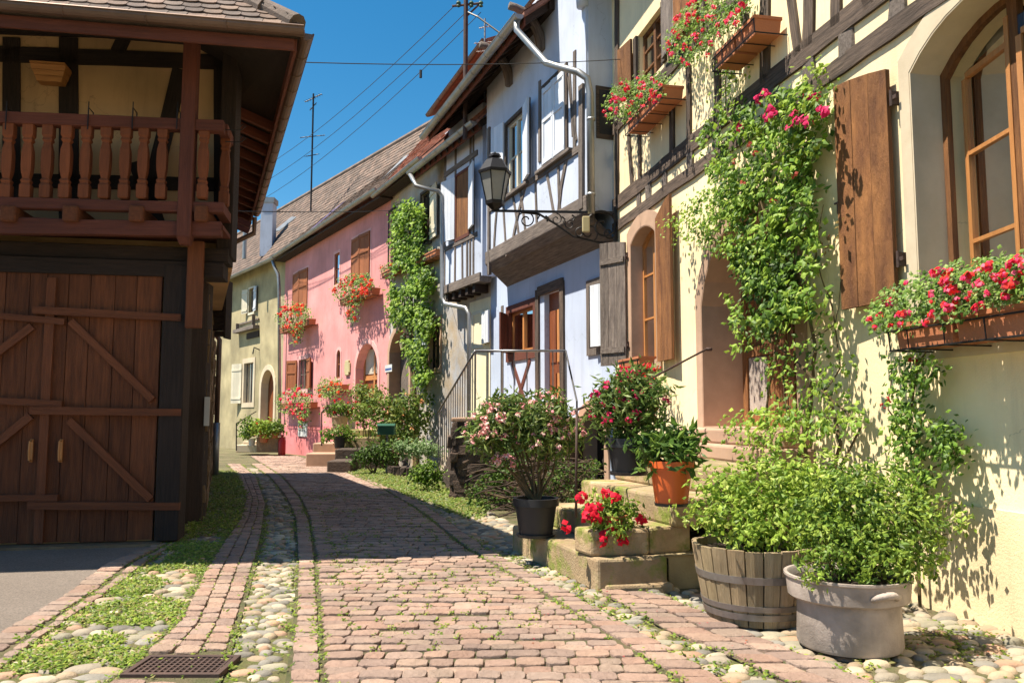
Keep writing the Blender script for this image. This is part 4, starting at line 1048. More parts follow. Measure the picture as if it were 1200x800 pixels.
# small window with stone frame and white leaf
surround(BF, BL, *WB1, 0, .10, M['greytimber'], tf=.03, sill=.10, rev=-.12)
sash(BF, BL, *[WB1[0] + .01, WB1[1] - .01, WB1[2] + .01, WB1[3] - .01], 0, -.12, M['dark'], mull=0, bars=0)
shutter(BF, BL, WB1[0] + .0, 1, .34, WB1[2] + .02, WB1[3] - .03, 10, M['whitewood'], t0=.035, boards=3, battens=False)
# larger window with red brown frame, and brace below
surround(BF, BL, *WB2, 0, .14, M['redwood'], tf=.03, sill=.16, rev=-.1)
sash(BF, BL, *[WB2[0] + .01, WB2[1] - .01, WB2[2] + .01, WB2[3] - .01], 0, -.1, M['lightwood'], mull=1, bars=0, back=M['curtain'])
shutter(BF, BL, WB2[1] + .02, -1, .42, WB2[2] + .02, WB2[3] - .02, 40, M['redwood'], t0=.03, boards=3, battens=False)
bb = MB(BF); za = WB2[2] - .18; zb = DB[2] + .1; m = (WB2[0] + WB2[1]) / 2
bb.beam((WB2[0] + .2, za), (m + .35, zb), .10, -.02, .02); bb.build('brace', M['redwood'], BL)
bb = MB(BF); bb.beam((WB2[1] - .2, za), (m - .35, zb), .10, -.02, .024); bb.build('brace', M['redwood'], BL)
for px in (631, 660): 
    bb = MB(BF); s = bp_(px, 400)[0]; bb.beam((s, DB[2] - .1), (s, DB[3] + .12), .16, -.02, .04, jit=.1); bb.build('door_post', M['timber'], BL)
bb = MB(BF, 's'); bb.beam((DB[0] - .15, DB[3] + .08), (DB[1] + .25, DB[3] + .08), .18, -.02, .045); bb.build('door_lintel', M['timber'], BL)
bb = MB(BF); s = bp_(589, 400)[0]; bb.beam((s, 1.0), (s, 3.6), .12, -.02, .02); bb.build('wall_post', M['greytimber'], BL)
# door: open leaf; sunlight on the inner panel is painted in as lighter wood
d = MB(BF); d.box(DB[0], DB[1], -.16, -.10, DB[2], DB[3]); dd = d.build('door', M['doorwood'], BL)
for z0, z1 in ((.08, .75), (.95, 1.9)):
    d = MB(BF); d.box(DB[0] + .08, (DB[0] + DB[1]) / 2 - .03, -.10, -.08, DB[2] + z0, DB[2] + z1); d.build('door_panel', M['lightwood'], dd)
    d = MB(BF); d.box((DB[0] + DB[1]) / 2 + .03, DB[1] - .08, -.10, -.08, DB[2] + z0, DB[2] + z1); d.build('door_panel', M['doorwood'], dd)
# --- jetty: fascia beam, coved board soffit
sj0, sj1 = -.02, bp_(570, 314, T_J)[0]
jt = MB(BF, 's')
jt.hexa([(sj0, T_J + .03, ZJ - .10), (sj1, T_J + .03, ZJ - .10), (sj1, T_J - .12, ZJ - .27), (sj0, T_J - .12, ZJ - .27)], [(sj0, T_J + .04, ZJ + .16), (sj1, T_J + .04, ZJ + .16), (sj1, T_J - .12, ZJ + .16), (sj0, T_J - .12, ZJ + .16)])
jt.build('jetty_beam', M['greytimber'], BL, bevel=.02)
n = 9
for k in range(n):
    sfb = MB(BF, 's'); a, b = k / n, (k + 1) / n; ta, tb_ = (T_J - .12) * (1 - a), (T_J - .12) * (1 - b); zf = lambda q: ZJ - .25 + (ZW - ZJ + .25) * q
    sfb.hexa([(sj0, ta - .003, zf(a)), (sj1, ta - .003, zf(a)), (sj1, tb_ + .003, zf(b)), (sj0, tb_ + .003, zf(b))], [(sj0, ta, zf(a) + .06), (sj1, ta, zf(a) + .06), (sj1, tb_, zf(b) + .06), (sj0, tb_, zf(b) + .06)])
    sfb.build('soffit_board', M['greytimber'], BL, bevel=.008)
# upper storey box
ZG = bp_(608, 60, T_J)[1] + .1
def wopen(px0, px1, py0, py1):
    pm = (px0 + px1) / 2; qm = (py0 + py1) / 2
    return (bp_(px1, qm, T_J)[0], bp_(px0, qm, T_J)[0], bp_(pm, py1, T_J)[1], bp_(pm, py0, T_J)[1])
WA = wopen(594, 615, 138, 222); WC = wopen(638, 664, 92, 186)
up = MB(BF); up.wall(0, sj1, ZJ + .1, ZG + .5, 0, T_J, [WA, WC]); up.build('upper_wall', M['white'], BL)
surround(BF, BL, *WA, 0, .07, M['timber'], tf=T_J + .03, tb=T_J - .02, sill=.07)
sash(BF, BL, WA[0] + .01, WA[1] - .01, WA[2] + .01, WA[3] - .01, 0, T_J - .09, M['creamwood'], mull=1, bars=1)
surround(BF, BL, *WC, 0, .07, M['timber'], tf=T_J + .03, tb=T_J - .02, sill=.07)
ws = WC[1] - WC[0]
shutter(BF, BL, WA[0] - .05, -1, .52, WA[2], WA[3] + .02, 12, M['whitewood'], t0=T_J + .03, boards=4, battens=False)
shutter(BF, BL, WA[1] + .06, 1, .52, WA[2] + .1, WA[3] + .1, 8, M['whitewood'], t0=T_J + .03, boards=4, battens=False)
shutter(BF, BL, WC[0] + .0, 1, ws / 2 - .005, WC[2] + .01, WC[3] - .01, 0, M['whitewood'], t0=T_J + .0, boards=2, battens=True, panel=True)
shutter(BF, BL, WC[1] - .0, -1, ws / 2 - .005, WC[2] + .01, WC[3] - .01, 0, M['whitewood'], t0=T_J + .0, boards=2, battens=True, panel=True)
# frame timbers, grey and narrow between bulging panels
ft = MB(BF)
def jb_(p, q, w, cv=0, t=None): ft.beam(bp_(*p, T_J), bp_(*q, T_J), w, T_J - .02, T_J + (t or .02), curve=cv, jit=.1)
jb_((683, 100), (683, 245), .14, t=.045); jb_((574, 150), (574, 322), .12, t=.04)
for p, q, w, c in (((617, 215), (600, 290), .09, .05), ((600, 222), (609, 280), .07, -.03), ((641, 200), (651, 258), .07, 0), ((664, 188), (655, 250), .09, .05), ((628, 205), (630, 275), .07, 0), ((583, 240), (579, 305), .08, .03), ((590, 235), (594, 300), .07, 0), ((667, 90), (676, 165), .07, .02), ((672, 160), (668, 80), .06, 0), ((621, 115), (621, 205), .07, 0), ((633, 95), (633, 190), .09, 0), ((591, 150), (591, 235), .08, 0), ((674, 60), (674, 175), .10, 0), ((655, 195), (658, 262), .07, .02), ((610, 222), (617, 278), .07, -.02)):
    jb_(p, q, w, c)
jb_((574, 246), (683, 172), .10, t=.03)
ft.build('timber_frame', M['greytimber'], BL)
for W_o in (WA, WC):
    b = MB(BF, 's'); b.box(W_o[0] - .25, W_o[1] + .25, T_J + .0, T_J + .09, W_o[2] - .09, W_o[2] - .03); b.build('window_sill', M['greytimber'], BL, bevel=.01)
# side wall towards the camera with a dark little window
ew = MB(BF); ew.box(-.015, -.002, -.3, T_J - .03, ZJ - .1, ZG + .3); ew.build('end_wall', M['white'], BL)
zq0, zq1 = D(708, 164, 12.3)[2], D(708, 103, 12.3)[2]
ew = MB(BF, 't'); ew.box(-.035, -.016, .0, .30, zq0, zq1); ew.build('end_window_frame', M['timber'], BL)
ew = MB(BF); ew.box(-.042, -.036, .05, .25, zq0 + .07, zq1 - .06); ew.build('end_window_pane', M['cable'], BL)
ew = MB(BF); ew.box(-.05, -.005, -.12, -.03, ZJ - .1, ZG + .2); ew.build('corner_strip', M['dark'], BL)
# curved whitewashed brackets that carry the eaves
for k, s in enumerate((.05, 1.7, 3.3)):
    b = MB(BF); pts = []
    for i in range(9):
        a = math.pi / 2 * i / 8; pts.append((s, T_J + .02 + .62 * (1 - math.cos(a)), ZG - .62 + .72 * math.sin(a)))
    b.tube(pts, [.10, .10, .10, .09, .09, .08, .08, .07, .07], 8); b.build('eaves_bracket', M['white' if k == 0 else 'greytimber'], BL, smooth=True)
# --- roof of the jettied part
gA = BF.roof  # alias
TE = T_J + .66
gs1, gz1 = bp_(608, 37, TE); gs0, gz0 = bp_(498, 147, TE)
ze = (gz1 + gz0) / 2
def pitched(face, parent, s0, s1, te, z0, z1, tr, tanp, m='redtile', mt='redtile', cols=None, tw=.18, ex=.16, rnd=False, soff=True, deck=True):
    """tiled slope from the eave (t=te, z0 at s0 / z1 at s1) up to t=tr"""
    b = MB(face); dz = (te - tr) * tanp
    b.hexa([(s0, te, z0 - .04), (s1, te, z1 - .04), (s1, tr, z1 + dz - .04), (s0, tr, z0 + dz - .04)], [(s0, te, z0 + .03), (s1, te, z1 + .03), (s1, tr, z1 + dz + .03), (s0, tr, z0 + dz + .03)])
    dk = b.build('roof', M[m], parent)
    t = MB(); o = Vector(face.w((s0, te, z0 + .04))); e = Vector(face.w((s1, te, z1 + .04))); u = (e - o); L = u.length; u.normalize(); r = Vector(face.w((s0, tr, z0 + dz + .04))) - o; Lr = r.length; r.normalize()
    tiles(t, o, u, r, L, int(Lr / ex), lambda v: 0, lambda v: L, tw=tw, ex=ex, rnd=rnd, cols=cols); t.build('tile_courses', M[mt], dk)
    return dk
rj = pitched(BF, BL, gs1 - .12, gs0 + .1, TE - .05, ze + .02, ze + .02, -3.6, .80, cols=[(1, 1, 1), (.8, .75, .75), (1.1, .9, .85)])
b = MB(BF); b.hexa([(gs1 - .12, -3.6, ze + 4.65 * .8 * .98), (gs0, -3.6, ze + 4.65 * .8 * .98), (gs0, -7.5, ze), (gs1 - .12, -7.5, ze)], [(gs1 - .12, -3.6, ze + 4.65 * .8), (gs0, -3.6, ze + 4.65 * .8), (gs0, -7.5, ze + .1), (gs1 - .12, -7.5, ze + .1)]); b.build('rear_roof', M['redtile'], rj)
g = MB(); gutter(g, BF.w((gs1 - .1, TE + .03, ze)), BF.w((gs0 + .1, TE + .03, ze)), .085, straps=.8); g.build('gutter', M['zinc'], rj)
raf = MB(BF); 
for k in range(15):
    s = gs1 + .1 + (gs0 - gs1 - .2) * k / 14; raf.bar((s, TE - .08, ze - .05), (s, 0, ze - .05 + (TE - .08) * .8), .10, .13)
raf.build('rafter', M['dark'], rj)
b = MB(BF, 's'); b.box(gs1, gs0, T_J - .02, T_J + .1, ZG - .1, ZG + .1); b.build('eaves_beam', M['dark'], rj)
b = MB(BF, 's'); b.box(gs1, gs0, TE - .12, TE - .09, ze - .13, ze + .03); b.build('fascia', M['redwood'], rj)
# downpipe with the big swan neck
e1_ = BF.w((gs1 + .02, TE + .03, ze - .06)); Yd = BF.w((-.12, T_J + .12, 0)); y_ = Yd[1]
dp = MB(); dp.tube([e1_, (e1_[0] + .0, e1_[1], e1_[2] - .16), D(640, 74, (e1_[1] + y_) / 2 + .1), D(678, 85, y_), D(688, 92, y_), D(691.5, 110, y_), D(693, 250, y_)], .055, 12)
for py in (140, 228): p = D(692.6, py, y_); dp.tube([(p[0], p[1], p[2] - .02), (p[0], p[1], p[2] + .02)], .068, 12)
dp.build('downpipe', M['zinc'], BL, smooth=True)
# walls above and behind, so the house is a closed block
b = MB(BF); b.box(.0, LB, -7.4, -7.2, -.3, ze + .2); b.box(.0, LB, -7.2, -.41, ZJ + .2, ZJ + .3); b.box(-.0, .2, -7.2, -.41, -.3, ze - .1); b.box(LB - .2, LB, -7.2, -.41, -.3, ze - .1); b.box(0, LB, -.4, -.002, ZJ + .12, ze - .05); b.build('rear_wall', M['white'], BL)
# higher dormers behind the gutter
for (pa, pb, tt, nm) in (((503, 116), (570, 68), -.6, 'dormer'), ((577, 50), (672, -40), -.9, 'dormer')):
    sa, za_ = bp_(*pa, tt); sb, zb_ = bp_(*pb, tt); z = (za_ + zb_) / 2
    b = MB(BF, 's'); b.hexa([(sb, tt, z - .08), (sa, tt, z - .08), (sa, tt - 2.2, z + .9), (sb, tt - 2.2, z + .9)], [(sb, tt, z), (sa, tt, z), (sa, tt - 2.2, z + 1.0), (sb, tt - 2.2, z + 1.0)]); d_ = b.build('dormer', M['redtile'], rj)
    b = MB(BF, 's'); b.box(sb + .1, sa - .15, tt - 2, tt - .3, z - .9, z - .02); b.build('dormer_wall', M['redwood'], d_)
    g = MB(); gutter(g, BF.w((sb, tt + .05, z - .02)), BF.w((sa, tt + .05, z - .02)), .07); g.build('dormer_gutter', M['copper'], d_)
# ---------------------------------------------------------------- second part: lower blue storey + old house with creeper (face VF)
def vp(px, py, t=0.0): return VF.at(px, py, t)
bx = VF.w((3.2, 0, 0))
VH = thing('creeper_house', 'weathered grey plaster house with creeper between blue house and pink house', 'house', (bx[0], bx[1], 0))
LV = VF.L; T2 = .35
zv = vp(480, 206, .5)[1]
VA = (vp(480, 420)[0], vp(457, 420)[0], .2, vp(468, 386)[1], .6)
VW = (vp(516, 408)[0], vp(504, 408)[0], vp(510, 432)[1], vp(510, 376)[1])
VU = (vp(504, 250)[0] - .1, vp(494, 250)[0], vp(500, 285)[1], vp(500, 225)[1])
VD = (vp(463, 280)[0], vp(456.5, 280)[0], vp(459, 312)[1], vp(459, 248)[1])
VS = (vp(566, 388)[0], vp(556, 388)[0], vp(562, 404)[1], vp(562, 368)[1])
wl = MB(VF); wl.wall(0, LV, -.5, zv + .5, -.4, 0, [VA, VW, VU, VD, VS]); wl.build('wall', M['oldwall'], VH)
surround(VF, VH, *VA, .16, M['rsand'], tf=.03, sill=0, rev=-.35)
b = MB(VF); b.box(VA[0], VA[1], -.39, -.32, 0, VA[3]); dv = b.build('door', M['greytimber'], VH)
b = MB(VF); b.box(VA[0] + .15, VA[0] + .6, -.32, -.30, 1.2, 2.6); b.build('door_pane', M['curtain'], dv)
surround(VF, VH, *VW, 0, .11, M['rsand'], tf=.03, sill=.1, rev=-.1); sash(VF, VH, *VW, 0, -.12, M['dark'], mull=1, bars=1)
shutter(VF, VH, VW[1] + .12, 1, .5, VW[2], VW[3] - .15, 20, M['whitewood'], t0=.03, boards=3, battens=False)
surround(VF, VH, *VU, 0, .07, M['timber'], tf=.03, sill=.08); sash(VF, VH, *VU, 0, -.1, M['dark'], mull=1, bars=1)
shutter(VF, VH, VU[0] - .04, -1, .62, VU[2], VU[3], 6, M['creamwood'], t0=.03, boards=4, battens=True)
surround(VF, VH, *VD, 0, .07, M['dark'], tf=.03, sill=.08); sash(VF, VH, *VD, 0, -.1, M['dark'], mull=0, bars=0)
surround(VF, VH, *VS, 0, .08, M['creamwood'], tf=.03, sill=.08); sash(VF, VH, *VS, 0, -.1, M['dark'], mull=0, bars=0)
shutter(VF, VH, VS[0] - .08, -1, .5, VS[2], VS[3], 8, M['whitewood'], t0=.04, boards=3, battens=False)
cr = MB(VF); cr.box(.0, vp(551, 400)[0], .001, .02, .2, 3.9); cr.build('cream_patch', M['cream'], VH)
# jettied white storey on this face
sa, sb = -.05, vp(520, 340, T2)[0]; zj2 = vp(545, 330, T2)[1]
b = MB(VF); b.box(sa - .25, sb, .003, T2, zj2, zv + .5); us = b.build('upper_storey', M['white'], VH)
Wd = (vp(550, 240, T2)[0], vp(536, 240, T2)[0], vp(543, 276, T2)[1], vp(543, 203, T2)[1])
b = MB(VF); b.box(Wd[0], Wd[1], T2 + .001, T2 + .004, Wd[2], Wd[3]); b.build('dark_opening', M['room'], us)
surround(VF, us, *Wd, 0, .06, M['redwood'], tf=T2 + .04, tb=T2 - .01, sill=.08)
b = MB(VF); b.box(Wd[0], Wd[1], T2 + .005, T2 + .02, Wd[2], Wd[3]); b.build('window_leaf', M['shutter'], us)
shutter(VF, us, Wd[0] - .06, -1, .55, Wd[2] + .05, Wd[3], 14, M['whitewood'], t0=T2 + .02, boards=4, battens=False)
shutter(VF, us, Wd[1] + .06, 1, .55, Wd[2], Wd[3], 14, M['whitewood'], t0=T2 + .02, boards=4, battens=False)
f = MB(VF)
for s, w in ((sb - .05, .1), (Wd[1] + .1, .08), ((Wd[0] + Wd[1]) / 2, .07), (Wd[0] - .08, .08), (sa + .55, .08), (sa + .2, .07)): f.beam((s, zj2), (s + R.uniform(-.05, .05), Wd[2] - .1 if abs(s - (Wd[0] + Wd[1]) / 2) < .3 else zv), w, T2 - .02, T2 + .02)
f.beam((sa, Wd[2] - .12), (sb, Wd[2] - .12), .10, T2 - .02, T2 + .03); f.beam((sa, Wd[3] + .25), (sb, Wd[3] + .25), .12, T2 - .02, T2 + .03)
f.build('timber_frame', M['greytimber'], us)
b = MB(VF, 's'); b.beam((sa - .2, zj2 - .02), (sb + .05, zj2 - .02), .2, T2 - .25, T2 + .04); b.build('jetty_beam', M['greytimber'], us)
for k in range(5):
    s = sa + .25 + (sb - sa - .4) * k / 4; b = MB(VF, 't'); b.box(s - .07, s + .07, -.02, T2 - .02, zj2 - .3, zj2 - .12); b.build('joist_end', M['dark'], us)
# roofs
g0, g0z = vp(480, 206, .75); g1, g1z = vp(556, 138, .75); zr2 = (g0z + g1z) / 2
rv = pitched(VF, VH, g1 - .1, g0 + .05, .7, zr2, zr2, -3.0, 1.2)
g = MB(); gutter(g, VF.w((g1, .76, zr2)), VF.w((g0, .76, zr2)), .085); g.build('gutter', M['zinc'], rv)
raf = MB(VF)
for k in range(12): s = g1 + (g0 - g1) * k / 11; raf.bar((s, .65, zr2 - .06), (s, .0, zr2 + .45), .09, .12)
raf.build('rafter', M['dark'], rv)
b = MB(VF, 's'); b.box(g1, g0, .58, .61, zr2 - .14, zr2 + .02); b.build('fascia', M['redwood'], rv)
# lower gutter that runs on towards the pink house
h0, h0z = vp(515, 187, .5); zr3 = vp(462, 209, .5)[1]
rw = pitched(VF, VH, h0 - .2, LV + .1, .45, zr3, zr3, -2.9, 1.3, cols=[(1, .9, .85), (.8, .75, .75), (1.15, .85, .7)])
g = MB(); gutter(g, VF.w((g0 - .1, .5, zr3)), VF.w((LV + .25, .5, zr3)), .08); g.build('gutter', M['zinc'], rw)
b = MB(VF, 's'); b.box(g0 - .5, LV, .05, .40, zr3 - .1, zr3 - .06); b.build('eaves_board', M['dark'], rw)
# downpipes
s_, z_ = vp(517.5, 215, .55); yq = VF.w((s_, .55, 0))[1]
dp = MB(); dp.tube([VF.w((g0 - .05, .76, zr2 - .05)), D(488, 218, yq - .2), D(514, 224, yq), D(518, 230, yq), D(518, 348, yq), D(522, 356, yq - .1), D(546, 361, yq - 1.1), D(550, 368, yq - 1.15), (D(550, 368, yq - 1.15)[0], yq - 1.15, .9)], .05, 10)
dp.build('downpipe', M['zinc'], VH, smooth=True)
b = MB(VF); b.box(0, LV, -7, -6.8, -.4, zr3 + .3); b.box(0, .2, -6.8, -.41, -.4, zr3 + .3); b.box(LV - .2, LV, -6.8, -.41, -.4, zr3 + .3); b.build('rear_wall', M['oldwall'], VH)
b = MB(VF); b.hexa([(g1, -3, zr2 + 4.2), (LV, -3, zr3 + 4.2), (LV, -7.2, zr3), (g1, -7.2, zr2)], [(g1, -3, zr2 + 4.3), (LV, -3, zr3 + 4.3), (LV, -7.2, zr3 + .1), (g1, -7.2, zr2 + .1)]); b.build('rear_roof', M['redtile'], rw)
# dark lantern at the arched door
# --- terrace with railing in front of the blue house
TRR = thing('stair_terrace', 'dark rubble stair terrace with thin metal railing before the blue house', 'terrace', (0, 13.5, 0))
YT = 12.72; zt_ = 1.26
c0 = D(532, 487, YT); c1_ = D(664, 487, YT)
fl = LambdaPts = None
w0 = BF.w((1.15, .0, 0)); w1 = BF.w((4.9, .0, 0)); w2 = BF.w((LB - .05, 0, 0))
def blockT(name, plan, z0, z1, m, bev=.02):
    b = MB(); b.hexa([(p[0], p[1], z0) for p in plan], [(p[0], p[1], z1) for p in plan]); return b.build(name, M[m], TRR, bevel=bev)
backL = (w1[0] - .55, w1[1] - .9)
blockT('platform', [(c0[0], YT), (c1_[0] + .02, YT), (w0[0], w0[1]), (w1[0], w1[1]), backL], -.2, zt_ - .07, 'rubble')
blockT('platform_slab', [(c0[0] - .04, YT - .04), (c1_[0] + .05, YT - .04), (w0[0], w0[1]), (w1[0], w1[1]), (backL[0] - .05, backL[1])], zt_ - .07, zt_, 'rsand')
rb = MB()
for i in range(150):                            # rough stones on the visible faces
    k = R.random(); z = R.uniform(.0, zt_ - .12); x = c0[0] + (c1_[0] - c0[0]) * k; a = R.uniform(.08, .2); h = R.uniform(.05, .11)
    cc = R.uniform(.6, 1.9); rb.box(x - a, x + a, YT - R.uniform(.02, .06), YT + .05, z - h, z + h, tint=(cc, cc * .95, cc * .9), j=.02)
dl = Vector((backL[0] - c0[0], backL[1] - YT)); 
for i in range(120):
    k = R.random(); z = R.uniform(-.05, zt_ - .12); p = Vector((c0[0], YT)) + dl * k; a = R.uniform(.08, .18); h = R.uniform(.05, .11); cc = R.uniform(.6, 1.9)
    rb.box(p.x - R.uniform(.02, .06), p.x + .06, p.y - a, p.y + a, z - h, z + h, tint=(cc, cc * .95, cc * .9), j=.02)
rb.build('rubble_face', M['rubble'], TRR, bevel=.012)
bt = D(513, 470, YT + 2.1); n = 6
for k in range(n):
    p = Vector((c0[0], YT + .9)).lerp(Vector((bt[0], bt[1] + .9)), k / n); q = Vector((c0[0], YT + .9)).lerp(Vector((bt[0], bt[1] + .9)), (k + 1) / n)
    blockT('step', [(p.x - .0, p.y), (p.x + 1.0, p.y), (q.x + 1.0, q.y), (q.x, q.y)], -.2, zt_ - (k + 1) * zt_ / (n + 1), 'rubble')
rl = thing('terrace_railing', 'grey metal balustrade with thin bars around the blue house terrace', 'railing', (0, 12.7, zt_))
a_ = D(557, 411, YT + .03); b_ = D(663, 411, YT + .03); c_ = (bt[0], bt[1] + .2, D(513, 482, bt[1] + .2)[2]); a_ = (a_[0], a_[1], b_[2])
m_ = MB(); m_.tube([c_, a_], .020, 8); m_.tube([a_, b_], .020, 8); m_.build('top_rail', M['rail'], rl, smooth=True)
for k in range(8):
    x = a_[0] + (b_[0] - a_[0]) * k / 7; m_ = MB(); m_.tube([(x, YT + .03, zt_ - .01), (x, YT + .03, a_[2])], .010 if k % 7 else .018, 6); m_.build('baluster', M['rail'], rl)
zb0, zb1 = zt_, c_[2] - 1.0
for k in range(16):
    q = (k + 1) / 16; p = [a_[i] + (c_[i] - a_[i]) * q for i in range(3)]; zz = min(zt_, a_[2] + (c_[2] - a_[2]) * q - .98)
    m_ = MB(); m_.tube([(p[0], p[1], zz - .1), tuple(p)], .010, 6); m_.build('baluster', M['rail'], rl)
e_ = D(676, 470, YT - .9); m_ = MB(); m_.tube([b_, e_, (e_[0], e_[1], .5)], .014, 8); m_.build('end_rail', M['iron'], rl)
# lamp on its bracket
yl = 12.05; pw = YF.w((YF.L - .12, .0, 0))
LP = thing('street_lamp', 'black wall lantern with frosted glass on an ornate iron bracket', 'lamp', (D(581, 245, yl)[0], yl, D(581, 245, yl)[2]))
zb = D(600, 247, yl)[2]; xl = D(580, 247, yl)[0]; xw = pw[0] - .02
def lz(py): return D(581, py, yl)[2]
def lr(w): return w / 2 / 950 * yl
br = MB()
br.bar((xl - .05, yl, zb), (xw, yl + .12, zb), .03, .035)
def sp(cx, cz, r, a0, a1, turns=1, n=18, k=.25):
    return [(cx + r * (1 - (1 - k) * i / n) * math.cos(a0 + (a1 - a0) * i / n), yl + .05, cz + r * (1 - (1 - k) * i / n) * math.sin(a0 + (a1 - a0) * i / n)) for i in range(n + 1)]
X = lambda px: D(px, 260, yl)[0]; Z = lambda py: D(640, py, yl)[2]
br.tube([(X(613), yl + .05, Z(248)), (X(632), yl + .05, Z(250)), (X(652), yl + .05, Z(262)), (X(672), yl + .06, Z(276)), (X(700), yl + .1, Z(282)), (xw, yl + .12, Z(284))], .018, 6)
br.tube(sp(X(617), Z(257), .14, 2.8, -6, n=24), .011, 6)
br.tube(sp(X(652), Z(256), .09, 1.5, -6, n=20), .010, 6)
br.tube(sp(X(668), Z(262), .08, 2.5, 9, n=20), .010, 6)
br.tube(sp(X(707), Z(264), .26, 2.8, -5, n=28), .016, 6); br.tube(sp(X(680), Z(272), .10, 0, 7, n=20), .010, 6)
br.tube(sp(X(690), Z(272), .15, -1, 6, n=20), .012, 6); br.tube(sp(X(714), Z(272), .12, 1, -6, n=20), .012, 6)
br.bar((xw, yl + .12, Z(240)), (xw, yl + .12, Z(288)), .05, .05)
for px, pz in ((630, 252), (641, 255), (660, 256), (672, 254)): br.tube([(X(px), yl + .05, Z(pz) - .05), (X(px) + .03, yl + .05, Z(pz)), (X(px) - .02, yl + .05, Z(pz) + .04)], .014, 5)
br.build('bracket', M['iron'], LP)
def frust(mb, r0, z0, r1, z1, n=6, cap=True):
    mb.hexa([(xl + r0 * math.cos(math.pi * (2 * k + .5) / n * 1.0), yl + r0 * math.sin(math.pi * (2 * k + .5) / n), z0) for k in range(n)], [(xl + r1 * math.cos(math.pi * (2 * k + .5) / n), yl + r1 * math.sin(math.pi * (2 * k + .5) / n), z1) for k in range(n)])
R0, R1 = lr(36) , lr(21)
b = MB(); frust(b, R1, lz(237), R0, lz(204)); b.build('lamp_glass', M['lampglass'], LP)
b = MB(); frust(b, R0 * 1.12, lz(204), R0 * 1.15, lz(201)); frust(b, R0 * 1.08, lz(201), R0 * .62, lz(188)); frust(b, R0 * .3, lz(188), R0 * .25, lz(184)); frust(b, R0 * .42, lz(184), R0 * .38, lz(181)); frust(b, R0 * .1, lz(181), R0 * .05, lz(178)); b.build('lamp_roof', M['iron'], LP)
b = MB(); frust(b, R1 * 1.1, lz(240), R1 * 1.15, lz(236)); frust(b, R1 * .4, lz(246), R1 * 1.0, lz(240))
for k in range(6): a = math.pi * (2 * k + .5) / 6; b.bar((xl + R1 * 1.02 * math.cos(a), yl + R1 * 1.02 * math.sin(a), lz(237)), (xl + R0 * 1.02 * math.cos(a), yl + R0 * 1.02 * math.sin(a), lz(204)), .018)
b.build('lamp_cage', M['iron'], LP)
b = MB(); p = D(687, 263, yl - .04); b.box(p[0] - .055, p[0] + .055, p[1], p[1] + .09, p[2] - .11, p[2] + .13); b.build('junction_box', M['signbuff'], LP, bevel=.012)
# ---------------------------------------------------------------- pink house
def pp(px, py, t=0.0): return PF.at(px, py, t)
bx = PF.w((6, 0, 0)); LP_ = PF.L
PH = thing('pink_house', 'pink plastered house with orange brown shutters and an arched door', 'house', (bx[0], bx[1], gz(bx[1])))
def po(face, px0, px1, py0, py1):
    pm, qm = (px0 + px1) / 2, (py0 + py1) / 2
    return (face.at(px1, qm)[0], face.at(px0, qm)[0], face.at(pm, py1)[1], face.at(pm, py0)[1])
zg1 = pp(310, 308, .5)[1]; zg0 = pp(455, 214, .5)[1]
P1 = po(PF, 344, 361, 318, 362); P2 = po(PF, 413, 434, 276, 326); PN = po(PF, 392, 398, 297, 333)
P3 = po(PF, 350, 360, 421, 456); PS = po(PF, 394.5, 399, 410, 443); PD = (*po(PF, 417, 443, 402, 478), .75)
wl = MB(PF); wl.wall(0, LP_, -.6, zg1 + .5, -.4, 0, [P1, P2, PN, P3, (*PS, .15), PD]); wl.build('wall', M['pink'], PH)
b = MB(PF); b.box(0, LP_, -7.5, -7.3, -.6, zg1 + .3); b.box(0, .2, -7.3, -.41, -.6, zg1 + .3); b.box(LP_ - .2, LP_, -7.3, -.41, -.6, zg1 + .3); b.build('rear_wall', M['pink'], PH)
M['palepink'] = plaster('pale_pink_trim', (.80, .42, .40), stain=.15); M['deeppink'] = plaster('pink_plinth_plaster', (.76, .24, .25), stain=.2)
for (P, dark) in ((P1, 0), (P2, 0)):
    m = (P[0] + P[1]) / 2
    b = MB(PF); b.box(P[0], P[1], -.2, -.16, P[2], P[3]); b.build('window', M['dark'], PH)
    shutter(PF, PH, P[0], 1, m - P[0] - .005, P[2], P[3], 3, M['orange'], t0=.0, boards=2, battens=True, panel=True, topcurve=0)
    shutter(PF, PH, P[1], -1, m - P[0] - .005, P[2], P[3], 3, M['orange'], t0=.0, boards=2, battens=True, panel=True, topcurve=0)
    surround(PF, PH, *P, 0, .09, M['palepink'], tf=.012, sill=.1, name='window_trim')
surround(PF, PH, *PN, 0, .1, M['palepink'], tf=.012, sill=.1, name='window_trim'); sash(PF, PH, *PN, 0, -.08, M['orange'], mull=0, bars=1)
surround(PF, PH, *PS, .15, .1, M['palepink'], tf=.012, sill=.1, name='window_trim'); sash(PF, PH, *PS, .1, -.08, M['orange'], mull=0, bars=1)
surround(PF, PH, *P3, 0, .16, M['palepink'], tf=.015, sill=.15, name='window_trim'); sash(PF, PH, *P3, 0, -.12, M['greytimber'], mull=1, bars=1, back=M['curtain'])
shutter(PF, PH, P3[0] - .12, -1, .62, P3[2], P3[3], 5, M['orange'], t0=.03, boards=3, panel=True)
shutter(PF, PH, P3[1] + .12, 1, .62, P3[2], P3[3], 22, M['orange'], t0=.03, boards=3, panel=True)
surround(PF, PH, *PD, .16, M['palepink'], tf=.02, sill=0, rev=-.3, name='door_trim')
b = MB(PF); b.prism(arch(*PD), -.36, -.3); dd = b.build('door', M['doorwood'], PH)
b = MB(PF); 
m = (PD[0] + PD[1]) / 2
for s in (PD[0] + .08, m, PD[1] - .08): b.box(s - .06, s + .06, -.3, -.26, PD[2], PD[3] - .35)
